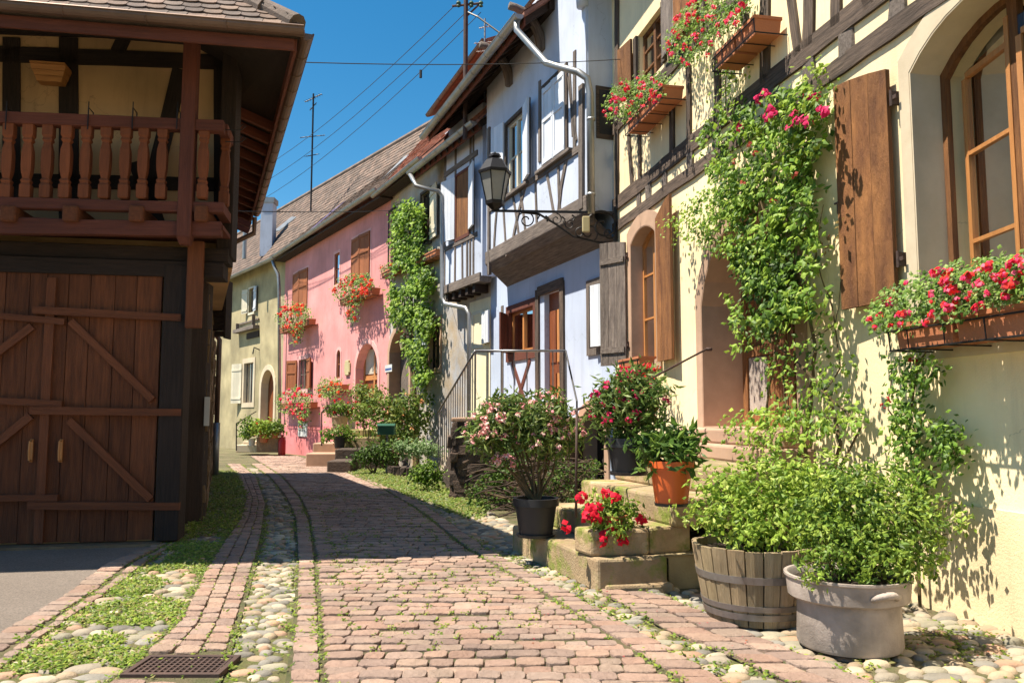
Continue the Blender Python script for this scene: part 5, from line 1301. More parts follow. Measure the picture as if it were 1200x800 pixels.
b.box(PD[0], PD[1], -.3, -.255, PD[2] + .9, PD[2] + 1.05); b.build('door_frame', M['lightwood'], dd)
b = MB(PF); b.box(PD[0] + .15, m - .08, -.3, -.28, PD[2] + 1.1, PD[2] + 1.9); b.build('door_pane', M['curtain'], dd)
b = MB(PF); b.box(m + .08, PD[1] - .15, -.3, -.28, PD[2] + 1.1, PD[2] + 1.9); b.build('door_pane', M['curtain'], dd)
zpl = pp(340, 498)[1]
b = MB(PF); b.box(3.2, LP_, .001, .02, -.6, zpl); b.build('plinth', M['deeppink'], PH)
# roof; upper edge follows the violet flashing
te, pt_ = .5, 1.0
rp = MB(PF)
q = [PF.roof(x, y, te, (zg0 + zg1) / 2, pt_) for (x, y) in ((366, 268), (472, 181))]
tr = min(q[0][1], q[1][1])
cols = [(1, .95, .9), (.8, .8, .8), (1.1, 1, .95), (.7, .66, .64)]
rk = pitched(PF, PH, -.3, LP_ + .15, te, (zg0 + zg1) / 2, (zg0 + zg1) / 2, -3.0, pt_, m='tile', mt='tile', cols=cols, tw=.2, ex=.2)
g = MB(); gutter(g, PF.w((-.25, te + .05, zg0)), PF.w((LP_ + .15, te + .05, zg1)), .10, straps=1.2, n=6); g.build('gutter', M['zinc'], rk)
b = MB(PF, 's'); b.box(-.2, LP_, .03, te - .05, zg1 - .18, zg1 - .12); b.build('eaves_board', M['dark'], rk)
b = MB(PF); b.hexa([(0, -3.0, zg0 + 3.4), (LP_, -3.0, zg0 + 3.4), (LP_, -7.4, zg0), (0, -7.4, zg0)], [(0, -3.0, zg0 + 3.5), (LP_, -3.0, zg0 + 3.5), (LP_, -7.4, zg0 + .1), (0, -7.4, zg0 + .1)]); b.build('rear_roof', M['tile'], rk)
s = LP_ - .15
e0_ = PF.w((s + .2, te + .05, zg1 - .1)); x_, y_ = PF.w((s - .3, .12, 0))[:2]
dp = MB(); dp.tube([e0_, (e0_[0] + .1, e0_[1], e0_[2] - .3), D(326, 322, y_), (D(327, 335, y_)[0], y_, D(327, 335, y_)[2]), (D(328, 525, y_)[0], y_, gz(y_))], .07, 8); dp.build('downpipe', M['zinc'], PH, smooth=True)
# skylight on the pink roof
def onroof(face, te, ze, tp, cnr, m, name, parent, th=.08):
    pts = [face.roof(x, y, te, ze, tp) for x, y in cnr]
    b = MB(face); b.hexa([(p[0], p[1], p[2] + .02) for p in pts], [(p[0], p[1] + .02, p[2] + th) for p in pts]); return b.build(name, m, parent)
onroof(PF, te, (zg0 + zg1) / 2, pt_, ((447, 214), (454, 207), (482, 183), (474, 186)), M['zinc'], 'skylight', rk)
onroof(PF, te, (zg0 + zg1) / 2, pt_, ((363.5, 271), (365, 271), (472.5, 180), (471, 179)), M['violet'], 'flashing', rk, th=.05)
# ---------------------------------------------------------------- ochre house
def op(px, py, t=0.0): return OF.at(px, py, t)
bx = OF.w((3, 0, 0)); LO = OF.L
OH = thing('ochre_house', 'ochre plastered house with white shutters at the bend of the street', 'house', (bx[0], bx[1], gz(bx[1])))
zo = op(295, 314, .5)[1]
O1 = po(OF, 292, 298, 338, 366); O2 = po(OF, 286, 297, 425, 472); OD = (*po(OF, 306, 321, 433, 505), .8)
wl = MB(OF); wl.wall(.0, LO + 6, -.8, zo + .4, -.4, 0, [O1, O2, OD]); wl.build('wall', M['ochre'], OH)
for O, ww in ((O1, .08), (O2, .22)):
    surround(OF, OH, *O, 0, ww, M['sand'] if ww > .1 else M['creamwood'], tf=.03, sill=.2 if ww > .1 else .1, rev=-.15 if ww > .1 else None); sash(OF, OH, *O, 0, -.15, M['greytimber'], mull=1, bars=0)
    w_s = (O[1] - O[0]) * .62
    shutter(OF, OH, O[1] + ww, 1, w_s, O[2], O[3], 15, M['creamwood'], t0=.04, boards=4)
    if ww < .1: shutter(OF, OH, O[0] - ww, -1, w_s, O[2], O[3], 5, M['whitewood'], t0=.04, boards=4)
surround(OF, OH, *OD, .22, M['sand'], tf=.03, sill=0, rev=-.3)
b = MB(OF); b.box(OD[0], OD[1], -.38, -.32, OD[2] - .3, OD[3]); d_ = b.build('door', M['doorwood'], OH)
b = MB(OF); b.box(OD[0] + .1, (OD[0] + OD[1]) / 2, -.32, -.29, OD[2] + .3, OD[2] + 1.5); b.build('door_panel', M['lightwood'], d_)
a = po(OF, 280, 304, 384, 388); b = MB(OF, 's'); b.box(a[0], a[1], .0, .3, a[2], a[3]); b.box(a[0] + .3, a[0] + .35, .1, .25, a[2], a[3] + .5); b.box(a[1] - .35, a[1] - .3, .1, .25, a[2], a[3] + .3); b.box(a[0], a[1], .02, .06, a[3] + .25, a[3] + .32); b.build('wall_shelf', M['greytimber'], OH)
a = po(OF, 290, 304, 389, 396); b = MB(OF); b.box(a[0], a[1], .002, .05, a[2], a[3]); b.build('vent_panel', M['dark'], OH)
h = OF.at(304, 415); b = MB(OF); b.tube([(h[0], 0, h[1] + .2), (h[0], .25, h[1] + .3), (h[0], .3, h[1])], .03, 6); b.build('wall_hook', M['iron'], OH)
pt2 = 1.5
rk = pitched(OF, OH, -9.5, LO + 5, .5, zo, zo, -2.0, pt2, m='tile', mt='tile', cols=cols, tw=.22, ex=.22)
g = MB(); gutter(g, OF.w((-.2, .56, zo)), OF.w((LO + 5, .56, zo)), .10, straps=1.4, n=6); g.build('gutter', M['zinc'], rk)
g = MB(); g.tube([PF.w((-.3, -3.0, (zg0 + zg1) / 2 + 3.5 * pt_)), PF.w((LP_ + .15, -3.0, (zg0 + zg1) / 2 + 3.5 * pt_))], .13, 8)
g.build('ridge', M['tile'], [o for o in PH.children if o.name.startswith('roof')][0])
g = MB(); g.tube([OF.w((-9.5, -2.0, zo + 2.5 * pt2)), OF.w((LO + 5, -2.0, zo + 2.5 * pt2))], .13, 8); g.build('ridge', M['tile'], rk)
# chimney and pipe of the ochre roof
b = MB(OF); b.hexa([(-9.5, -2.0, zo + 3.6), (LO + 5, -2.0, zo + 3.6), (LO + 5, -5.5, zo - .5), (-9.5, -5.5, zo - .5)], [(-9.5, -2.0, zo + 3.73), (LO + 5, -2.0, zo + 3.73), (LO + 5, -5.5, zo - .4), (-9.5, -5.5, zo - .4)]); b.build('rear_roof', M['tile'], rk)
Yc = OF.w((1.2, -.9, 0))[1]
def cube(name, m, parent, px0, px1, py0, py1, Y, dep=.5, bev=0):
    a, c = D(px0, (py0 + py1) / 2, Y), D(px1, (py0 + py1) / 2, Y); z0, z1 = D(px0, py1, Y)[2], D(px0, py0, Y)[2]
    b = MB(); b.box(a[0], c[0], Y, Y + dep, z0, z1); return b.build(name, m, parent, bevel=bev)
ch = cube('chimney', M['white'], OH, 305, 319, 236, 300, Yc, .6); cube('chimney_cap', M['zinc'], ch, 303, 321, 231, 237, Yc - .05, .7)
x, y, z = D(287.5, 262, Yc); b = MB(); b.tube([(x, y, z - 1.6), (x, y, z)], .09, 10); b.tube([(x, y, z), (x, y, z + .15)], .14, 10); b.build('vent_pipe', M['zinc'], OH)
onroof(OF, .5, zo, pt2, ((322, 272), (328, 272), (348, 256), (342, 256)), M['zinc'], 'skylight', OH)
# steps, pots etc. see plants file
# ---------------------------------------------------------------- masts, aerials, wires
def aerial(name, label, px, py0, py1, Y, els, r=.03, group=None, m='zinc'):
    x, _, z0 = D(px, py1, Y); z1 = D(px, py0, Y)[2]
    t = thing(name, label, 'aerial', (x, Y, z0), group)
    b = MB(); b.tube([(x, Y, z0 - 1.2), (x, Y, z1)], r, 8); b.build('mast', M[m], t)
    for (py, L, tilt, n_, k) in els:
        z = D(px, py, Y)[2]; b = MB(); dx = L / 2 / 950 * Y
        b.tube([(x - dx, Y, z - tilt * dx), (x + dx, Y, z + tilt * dx)], r * .5, 6)
        for i in range(n_):
            u = -1 + 2 * (i + .5) / n_; c = (x + dx * u, Y, z + tilt * dx * u); b.tube([(c[0], Y - k, c[2] - k * .35), (c[0], Y + k, c[2] + k * .35)], r * .3, 5)
        b.build('aerial_arm', M[m], t)
    return t
aerial('roof_aerial', 'tall thin television aerial on the ridge above the pink house', 365, 110, 212, 31, ((115, 20, .5, 7, .35), (160, 30, .1, 5, .3), (182, 14, .2, 6, .4), (125, 8, 1.2, 2, .2)), r=.035, m='iron')
aerial('roof_aerial', 'grey television aerial beside the rusty pole above the blue house', 568, 22, 72, 17.5, ((50, 26, .1, 5, .3), (60, 20, .1, 6, .35), (32, 14, .2, 5, .25)), r=.02)
x, Y, z0 = D(545.5, 85, 17); z1 = D(545.5, -12, 17)[2]
t = thing('wire_pole', 'rusty roof pole carrying the overhead wires on insulators', 'pole', (x, Y, z0))
b = MB(); b.tube([(x, Y, z0 - 1.5), (x, Y, z1)], .05, 8); b.build('mast', M['rust'], t)
b = MB(); za = D(545, 5, Y)[2]; b.tube([(x - .3, Y, za - .05), (x + .35, Y, za + .02)], .025, 6); b.tube([(x, Y, za - .3), (x + .3, Y, za)], .02, 6); b.build('cross_arm', M['rust'], t)
for dx in (-.16, .12, .33): b = MB(); b.lathe([(.02, -.1), (.05, -.08), (.03, -.04), (.055, -.01), (.035, .03), (.0, .05)], (x + dx, Y, za + .03), 10); b.build('insulator', M['greenmetal'], t)
b = MB(); b.tube([D(547, 14, Y), D(560, 20, Y - .2), D(590, 42, Y - .5)], .02, 6); b.build('stay', M['iron'], t)
def wire(label, pts, r=.006, sag=0, bulbs=0):
    pts = [Vector(p) for p in pts]; mid = sum(pts, Vector()) / len(pts)
    t = thing('overhead_wire', label, 'wire', mid); b = MB()
    out = []
    for a, c in zip(pts[:-1], pts[1:]):
        for i in range(12):
            k = i / 12; out.append(a.lerp(c, k) - Vector((0, 0, sag * 4 * k * (1 - k))))
    out.append(pts[-1]); b.tube(out, r, 5); b.build('cable', M['cable'], t)
    return t
tgt = [(332, 160), (330, 176), (330, 192)]; src = [(-.16), .12, .33]
for k in range(3):
    e = D(tgt[k][0] - 60 + k * 6, tgt[k][1] + 55, 34); wire(('topmost', 'middle', 'lowest')[k] + ' of the three parallel wires slanting across the sky', [(x + src[k], Y, za + .05 - k * .12), e], r=.008, sag=.5)
w1_ = wire('thin cable strung straight across the street from the barn eave to the yellow house', [(E0.x - .55, 8.4, D(278, 72, 8.4)[2]), YF.w((9.9, 0, YF.at(722, 86)[1]))], r=.006, sag=.06)
p_ = D(493, 86, 10.0); b = MB(); b.tube([(p_[0], 10, p_[2] + .04), (p_[0], 10, p_[2] - .06)], .018, 8); b.build('cable_clip', M['cable'], w1_)
wire('low thin cable over the street from barn corner to the creeper house', [D(262, 247, 9), VF.w((4.5, .0, VF.at(494, 244)[1]))], r=.006, sag=.05)
# ---------------------------------------------------------------- plants
GREEN = [(.17, .28, .04), (.23, .36, .05), (.12, .21, .03), (.30, .42, .07), (.085, .15, .025)]
LIME = [(.33, .46, .06), (.42, .54, .09), (.25, .38, .05), (.50, .58, .14), (.19, .30, .04)]
DEEP = [(.07, .13, .025), (.10, .18, .03), (.14, .24, .04), (.05, .09, .02)]
OLE = [(.15, .23, .05), (.22, .30, .07), (.10, .17, .04), (.29, .36, .11)]
def jit(c, k=.2):
    q = 1 + R.uniform(-k, k); return tuple(x * q for x in c)
def inside(poly, x, y):
    r = False; n = len(poly)
    for i in range(n):
        x1, y1 = poly[i]; x2, y2 = poly[(i + 1) % n]
        if (y1 > y) != (y2 > y) and x < (x2 - x1) * (y - y1) / (y2 - y1) + x1: r = not r
    return r
def samp(poly):
    xs = [p[0] for p in poly]; ys = [p[1] for p in poly]
    while True:
        x, y = R.uniform(min(xs), max(xs)), R.uniform(min(ys), max(ys))
        if inside(poly, x, y): return x, y
def leafat(mb, p, size, out, cols, droop=.3, wide=.62, spread=.9):
    n = (out[0] + R.uniform(-spread, spread), out[1] + R.uniform(-spread, spread), out[2] + R.uniform(-spread, spread) + .3)
    up = (R.uniform(-1, 1), R.uniform(-1, 1), R.uniform(-1, .7) - droop)
    mb.leaf(p, size * R.uniform(.65, 1.25), n, up, jit(R.choice(cols)), wide=wide)
def cloud(mb, balls, n, size, cols, clump=9, cr=.10, wide=.62, droop=.2, shell=.55):
    """leaves in clumps inside a union of balls (centre, radii)"""
    tot = sum(b[1][0] * b[1][1] * b[1][2] for b in balls) 
    for c, r in balls:
        k = max(1, int(n * r[0] * r[1] * r[2] / tot / clump))
        for _ in range(k):
            while True:
                d = Vector((R.uniform(-1, 1), R.uniform(-1, 1), R.uniform(-1, 1)))
                if shell * R.random() < d.length < 1: break
            q = Vector((c[0] + d.x * r[0], c[1] + d.y * r[1], c[2] + d.z * r[2])); cc = R.choice(cols); dd = d.normalized()
            for _ in range(clump):
                p = q + Vector((R.gauss(0, cr * .5), R.gauss(0, cr * .5), R.gauss(0, cr * .4)))
                leafat(mb, p, size, dd * .8, [cc, cc, R.choice(cols)], droop, wide)
def blossom(mb, p, r, cols, n=7, out=(0, 0, 1)):
    """head of small petals"""
    for _ in range(n):
        d = Vector((R.gauss(0, 1), R.gauss(0, 1), R.gauss(0, 1))).normalized()
        c = jit(R.choice(cols), .15); q = Vector(p) + d * r * .5
        mb.leaf(q, r * R.uniform(.7, 1.1), d + Vector(out) * .6, (R.uniform(-1, 1), R.uniform(-1, 1), R.uniform(-1, 1)), c, wide=1.0, fold=.1)
REDS = [(.80, .03, .03), (.85, .06, .05), (.78, .02, .08)]; PINKS = [(.85, .10, .22), (.80, .05, .16), (.9, .2, .3)]; PALE = [(.88, .42, .42), (.9, .55, .5), (.8, .3, .35), (.92, .68, .6)]; MAG = [(.65, .02, .12), (.72, .03, .16), (.8, .06, .2)]; CRIM = [(.62, .01, .03), (.72, .015, .05)]; ORANGE = [(.85, .12, .03), (.8, .06, .03), (.85, .2, .06)]
def lathepot(name, parent, c, r0, r1, h, m, lip=.0, liph=.05, wall=.015, n=28, foot=0):
    b = MB(); pr = [(0, foot), (r0, foot)]
    if lip: pr += [(r0 + (r1 - r0) * (1 - liph / h), h - liph), (r1 + lip, h - liph + .004), (r1 + lip * 1.1, h)]
    else: pr += [(r0 + (r1 - r0) * .5, h * .5), (r1, h)]
    pr += [(r1 - wall, h), (r1 - wall - .004, h - liph), (r0 * .8, h - liph - .03)]
    b.lathe(pr, c, n); o = b.build(name, M[m], parent, smooth=False)
    for q in o.data.polygons: q.use_smooth = True
    e = o.modifiers.new('edge', 'EDGE_SPLIT'); e.split_angle = math.radians(40)
    return o
def soil(parent, c, r, z):
    b = MB(); n = 20; vs = [(c[0], c[1], c[2] + z + .015)]
    for ring, rr in enumerate((.5, 1)):
        for k in range(n): a = 2 * math.pi * k / n; vs.append((c[0] + r * rr * math.cos(a), c[1] + r * rr * math.sin(a), c[2] + z + R.uniform(-.008, .012)))
    b.add(vs, [(0, 1 + k, 1 + (k + 1) % n) for k in range(n)] + [(1 + k, 1 + n + k, 1 + n + (k + 1) % n, 1 + (k + 1) % n) for k in range(n)]); return b.build('soil', M['soil'], parent)
def twigs(name, parent, base, ends, r0, mat_, wob=.05, seg=5, tip=.3):
    b = MB()
    for e in ends:
        a = Vector(base) + Vector((R.uniform(-.03, .03), R.uniform(-.03, .03), 0)); e = Vector(e); pts = []
        for i in range(seg + 1):
            k = i / seg; p = a.lerp(e, k) + Vector((R.uniform(-wob, wob), R.uniform(-wob, wob), wob * math.sin(k * 3.14))) * math.sin(k * 3.0)
            pts.append(p)
        b.tube(pts, [r0 * (1 - (1 - tip) * i / seg) for i in range(seg + 1)], 5)
    return b.build(name, M[mat_], parent)
# ---- half barrel with lime green shrub
bY = 5.1; bc = (G(893, 728)[0] + .0, G(893, 722)[1], 0)
sc_ = bc[1] / 950
BT = thing('barrel_planter', 'half wine barrel of weathered staves planted with a lime green shrub', 'planter', bc, 'planted tubs beside the yellow wall')
hB = .475; rb_, rt2 = 54 * sc_, 70 * sc_
def rad(z): k = z / hB; return rb_ + (rt2 - rb_) * (k ** .8) 
n = 22; 
b = MB()
for k in range(n):
    a0, a1 = 2 * math.pi * k / n + .012, 2 * math.pi * (k + 1) / n - .012; c = R.uniform(.75, 1.2); off = R.uniform(0, 40); zz = [0, .12, .24, .36, hB + R.uniform(-.008, .004)]
    vs = []; gs = []
    for z in zz:
        for (a, d) in ((a0, 0), ((a0 + a1) / 2, .003), (a1, 0), (a1, -.028), (a0, -.028)):
            r = rad(z) + d; vs.append((bc[0] + r * math.cos(a), bc[1] + r * math.sin(a), z)); gs.append((off + z, a, d))
    fs = [(0, 1, 2, 3, 4)[::-1], (20, 21, 22, 23, 24)]
    for i in range(4):
        for m in range(5): fs.append((i * 5 + m, i * 5 + (m + 1) % 5, i * 5 + 5 + (m + 1) % 5, i * 5 + 5 + m))
    b.add(vs, fs, (c, c * R.uniform(.95, 1.02), c * R.uniform(.9, 1.0)), gs)
b.build('staves', M['stave'], BT)
for z0, z1 in ((.045, .085), (.10, .135), (.27, .315)):
    b = MB(); b.lathe([(rad(z0) + .002, z0), (rad(z0) + .007, z0), (rad(z1) + .008, z1), (rad(z1) + .002, z1)], bc, 40); b.build('hoop', M['hoop'], BT, smooth=False)
soil(BT, bc, rt2 - .03, hB - .06)
def DB_(px, py, Y): return Vector(D(px, py, Y))
balls = []
for (px, py, rpx, dy) in ((850, 590, 42, .05), (885, 568, 45, .12), (925, 572, 45, .0), (960, 590, 45, .1), (870, 612, 42, -.15), (915, 612, 38, -.12), (965, 560, 38, .25), (840, 560, 22, .1), (812, 598, 20, 0), (905, 540, 22, .15), (955, 620, 35, -.1)):
    r = rpx * sc_; balls.append((DB_(px, py, bc[1] + dy), (r, r, r * .85)))
b = MB(); cloud(b, balls, 4600, .049, LIME, clump=8, cr=.08, wide=.6); b.build('foliage', M['leaf'], BT)
twigs('stem', BT, (bc[0], bc[1], hB - .06), [c + Vector((0, 0, -.02)) for c, r in balls] * 2, .009, 'stem')
# ---- grey tub
gc = (G(1003, 762)[0], G(1003, 757)[1], 0); sg_ = gc[1] / 950
GT = thing('grey_tub', 'large round grey tub with wide lip holding a dense green shrub', 'planter', gc, 'planted tubs beside the yellow wall')
rB, rL, hT = 55 * sg_, 66.5 * sg_, .405
prf = [(0, .012), (rB, .012), (rB + .01, .03), (rL - .055, .27), (rL - .018, .275), (rL - .006, .285), (rL + .004, .385), (rL + .014, .392), (rL + .014, hT), (rL - .005, hT), (rL - .02, .39), (rL - .05, .30)]
b = MB(); b.lathe(prf, gc, 48); o = b.build('tub', M['greypot'], GT, smooth=True); e = o.modifiers.new('edge', 'EDGE_SPLIT'); e.split_angle = math.radians(35)
for ang in (math.atan2(-.93, .2), math.atan2(.93, -.2)):
    b = MB(); ca, sa = math.cos(ang), math.sin(ang); rr = rL + .0
    P_ = lambda u, o, z: (gc[0] + ca * (rr + o) - sa * u, gc[1] + sa * (rr + o) + ca * u, z)
    b.tube([P_(-.075, -.01, .325), P_(-.06, .025, .345), P_(-.02, .038, .355), (P_(.02, .038, .355)), P_(.06, .025, .345), P_(.075, -.01, .325)], [.012, .017, .02, .02, .017, .012], 8)
    b.build('handle', M['greypot'], GT, smooth=True)
soil(GT, gc, rL - .03, hT - .04)
for k in range(3):
    a = 2 * math.pi * k / 3 + .5; b = MB(); b.box(gc[0] + .18 * math.cos(a) - .03, gc[0] + .18 * math.cos(a) + .03, gc[1] + .18 * math.sin(a) - .03, gc[1] + .18 * math.sin(a) + .03, -.03, .014); b.build('foot', M['step'], GT)
balls = []
for (px, py, rpx, dy) in ((975, 640, 40, -.12), (1010, 600, 52, 0), (1050, 620, 48, -.05), (1000, 640, 45, .1), (960, 605, 35, .05), (1035, 575, 42, .1), (1075, 645, 35, -.08), (1085, 605, 30, .05), (1000, 562, 32, .05), (1110, 625, 18, 0), (945, 660, 14, -.25), (1118, 585, 14, .1), (985, 572, 30, 0), (1030, 650, 40, -.2)):
    r = rpx * sg_; balls.append((DB_(px, py, gc[1] + dy), (r, r, r * .9)))
b = MB(); cloud(b, balls, 5600, .041, [(.22, .34, .05), (.30, .42, .06), (.15, .25, .04), (.38, .48, .09), (.10, .17, .03)], clump=8, cr=.055, wide=.55); 
cloud(b, [(DB_(950, 672, gc[1] - .27), (.03, .04, .05))], 80, .03, LIME, clump=8, cr=.05)
b.build('foliage', M['leaf'], GT)
twigs('stem', GT, (gc[0], gc[1], hT - .04), [c for c, r in balls] * 3, .006, 'stem')
# ---- oleander in black pot on lowest step
def oleander(name, label, c, pr, ph, m, balls, flow, nfl, nl, group, frad=.035, size=.09, stems=9, cols=OLE):
    t = thing(name, label, 'potted plant', c, group)
    lathepot('pot', t, c, pr * .74, pr, ph, m, lip=.012, liph=.07)
    b = MB(); b.lathe([(0, 0), (pr * .85, 0), (pr * .9, .025), (pr * .8, .025)], c, 24); b.build('saucer', M[m], t)
    soil(t, c, pr * .93, ph - .04)
    b = MB(); cloud(b, balls, nl, size, cols, clump=9, cr=.10, wide=.24, droop=-.5); b.build('foliage', M['leaf'], t)
    twigs('stem', t, (c[0], c[1], c[2] + ph - .04), [q + Vector((0, 0, -r[2] * .2)) for q, r in balls] * 2, .012, 'stem', wob=.03)
    b = MB()
    for _ in range(nfl):
        q, r = R.choice(balls); d = Vector((R.gauss(0, 1), -abs(R.gauss(0, 1)), R.uniform(-.2, 1.4))).normalized()
        blossom(b, q + Vector((d.x * r[0], d.y * r[1], d.z * r[2])) * 1.02, frad, flow, n=R.randint(6, 12))
    b.build('blossom', M['petal'], t)
    return t
X1, Y1 = G(628, 628, .235); 
k1 = Y1 / 950
bl = [(DB_(px, py, Y1 + dy), (r * k1, r * k1, r * k1 * .75)) for px, py, r, dy in ((575, 500, 27, 0), (600, 485, 28, .1), (628, 492, 28, -.05), (655, 495, 26, .05), (565, 515, 22, -.1), (645, 520, 24, -.1), (612, 515, 24, .15), (668, 510, 18, 0), (590, 540, 12, -.1), (580, 478, 18, .2), (640, 475, 20, .1))]
oleander('potted_oleander', 'tall oleander with pale pink flowers in a black pot on the lowest step', (X1, Y1, .235), 24 * k1 * 1.05, .335, 'blackpot', bl, PALE, 170, 3400, 'potted plants on the stone steps', frad=.032)
Y2 = 6.75; z2 = .86; X2 = D(736, 550, Y2)[0]; Y2 = max(Y2, 6.75); k2 = Y2 / 950
bl = [(DB_(px, py, Y2 + dy), (r * k2, r * k2, r * k2 * .8)) for px, py, r, dy in ((715, 470, 22, 0), (740, 462, 26, .05), (762, 468, 20, -.05), (728, 492, 24, -.05), (752, 492, 22, .1), (708, 488, 16, .1), (735, 448, 18, .1))]
# second oleander stands on the top landing
XX, YY = G(737, 556, .86)
oleander('potted_oleander', 'smaller oleander with deep pink flowers in a black pot on the landing', (XX, YY, .86), 25 * YY / 950, .27, 'blackpot', [(Vector(D(736 + (q.x / Y2 * 950 + 600 - 736) * 1.0, 470, YY)) * 0 + Vector((q.x * YY / Y2, YY + (q.y - Y2), H + (q.z - H) * YY / Y2)), (r[0] * YY / Y2,) * 3) for q, r in bl], MAG, 70, 2200, 'potted plants on the stone steps', frad=.028, size=.08)
# ---- orange pot with rhododendron
X3, Y3 = G(787, 592, .66); k3 = Y3 / 950
t = thing('potted_rhododendron', 'bright orange plastic pot with a broad leaved evergreen on the steps', 'potted plant', (X3, Y3, .66), 'potted plants on the stone steps')
lathepot('pot', t, (X3, Y3, .675), 18.5 * k3, 25 * k3, .30, 'orangepot', lip=.010, liph=.05)
b = MB(); b.lathe([(0, 0), (19 * k3, 0), (20 * k3, .02), (18 * k3, .02)], (X3, Y3, .66), 24); b.build('saucer', M['blackpot'], t)
soil(t, (X3, Y3, .675), 23 * k3, .27)
bl = [(DB_(px, py, Y3 + dy), (r * k3, r * k3, r * k3 * .6)) for px, py, r, dy in ((765, 522, 20, 0), (790, 530, 20, -.05), (780, 510, 20, .05), (808, 520, 18, 0), (758, 536, 14, -.1), (795, 540, 16, -.1), (820, 512, 8, 0), (748, 516, 10, 0))]
b = MB(); cloud(b, bl, 620, .10, [(.10, .19, .035), (.16, .27, .05), (.24, .36, .07), (.07, .13, .03)], clump=7, cr=.08, wide=.36, droop=-.3); b.build('foliage', M['leaf'], t)
twigs('stem', t, (X3, Y3, .93), [c for c, r in bl], .009, 'stem', wob=.02)
# ---- red flowers on the block
X4, Y4 = pt(.24, .22); k4 = Y4 / 950
t = thing('red_flower_planter', 'low planter of bright red trumpet flowers on the square stone block', 'planter', (X4, Y4, .43), 'potted plants on the stone steps')
lathepot('pot', t, (X4, Y4, .43), .09, .12, .10, 'terra', lip=.006, liph=.02)
soil(t, (X4, Y4, .43), .11, .09)
bl = [(DB_(px, py, Y4 + dy), (r * k4, r * k4, r * k4 * .8)) for px, py, r, dy in ((705, 595, 20, 0), (728, 590, 20, .05), (715, 610, 20, -.1), (742, 605, 14, 0), (695, 610, 12, -.08), (725, 618, 14, -.12))]
b = MB(); cloud(b, bl, 900, .05, LIME + GREEN, clump=7, cr=.06, wide=.5); b.build('foliage', M['leaf'], t)
b = MB()
for px, py in ((682, 583), (711, 578), (722, 584), (692, 600), (702, 593), (686, 606), (700, 607), (717, 620), (708, 628), (726, 626), (705, 634), (752, 608), (694, 595), (663, 618), (719, 612), (730, 632)):
    blossom(b, DB_(px, py, Y4 - .15 + R.uniform(-.05, .05)), .054, CRIM, n=11, out=(0, -1, .3))
b.build('blossom', M['petal'], t)
# ---- climbing rose on the yellow wall
ROSE = [(.17, .30, .04), (.25, .40, .05), (.12, .22, .03), (.36, .50, .08), (.08, .15, .025)]
t = thing('climbing_rose', 'big climbing rose with dark pink blooms trained up between the door and the shutter', 'climbing plant', YF.w((5.2, .1, 0)), 'climbers on the yellow wall')
def wallp(px, py, tt): return YF.P(px, py, tt)
nY = (YF.n[0], YF.n[1], .35)
def wallcloud(mb, poly, n, size, cols, t0, t1, clump=7, cr=.07, wp=wallp, nn_=nY, wide=.7, droop=.4, gap=0):
    for _ in range(n // clump):
        px, py = samp(poly)
        if gap and mnoise.noise(Vector((px * .05, py * .05, 7))) + .35 * mnoise.noise(Vector((px * .13, py * .13, 2))) < gap - .5: continue
        tt = t0 + (t1 - t0) * R.random(); q = Vector(wp(px, py, tt)); cc = R.choice(cols)
        for _ in range(clump):
            p = q + Vector((R.gauss(0, cr), R.gauss(0, cr), R.gauss(0, cr))) * .6
            leafat(mb, p, size, nn_, [cc, cc, R.choice(cols)], droop, wide)
b = MB()
wallcloud(b, [(838, 215), (822, 185), (818, 150), (850, 125), (880, 118), (905, 108), (945, 105), (968, 130), (966, 165), (950, 195), (952, 240), (955, 290), (950, 330), (930, 345), (880, 345), (860, 310), (850, 270)], 6000, .076, ROSE + LIME[:1], .05, .36, gap=.34)
wallcloud(b, [(792, 265), (800, 238), (840, 215), (870, 250), (880, 300), (850, 300), (815, 290)], 1300, .055, ROSE + LIME[:1], .08, .36, gap=.3)
wallcloud(b, [(850, 345), (880, 330), (950, 330), (970, 350), (960, 372), (905, 385), (870, 410), (848, 400)], 850, .076, ROSE + LIME[:2], .10, .45, gap=.36)
wallcloud(b, [(866, 310), (930, 310), (925, 380), (890, 395)], 900, .06, DEEP, .06, .3)
wallcloud(b, [(846, 60), (858, 60), (862, 120), (842, 125)], 110, .055, LIME, .06, .16, clump=4)
wallcloud(b, [(815, 80), (875, 78), (872, 98), (818, 120)], 60, .05, LIME, .06, .2, clump=3)
wallcloud(b, [(930, 85), (960, 70), (965, 110), (930, 112)], 90, .055, LIME, .08, .2, clump=4)
wallcloud(b, [(845, 492), (900, 480), (1005, 478), (1008, 500), (960, 520), (880, 528), (850, 515)], 700, .06, LIME[:3] + ROSE[:2], .15, .6, clump=5)
wallcloud(b, [(885, 395), (960, 395), (985, 440), (960, 480), (900, 480), (895, 430)], 300, .055, LIME[:3] + ROSE, .1, .45, clump=4)
wallcloud(b, [(950, 380), (985, 360), (1000, 440), (990, 480), (960, 460)], 120, .05, LIME[:2] + ROSE, .08, .3, clump=3)
wallcloud(b, [(770, 262), (800, 240), (810, 290), (790, 290)], 60, .05, LIME, .1, .4, clump=3)
wallcloud(b, [(940, 250), (975, 250), (975, 300), (950, 300)], 30, .05, [(.35, .10, .06), (.3, .2, .06)], .1, .25, clump=3)
wallcloud(b, [(955, 100), (985, 100), (975, 130)], 40, .05, ROSE, .1, .2, clump=3)
b.build('foliage', M['leaf'], t)
b = MB()
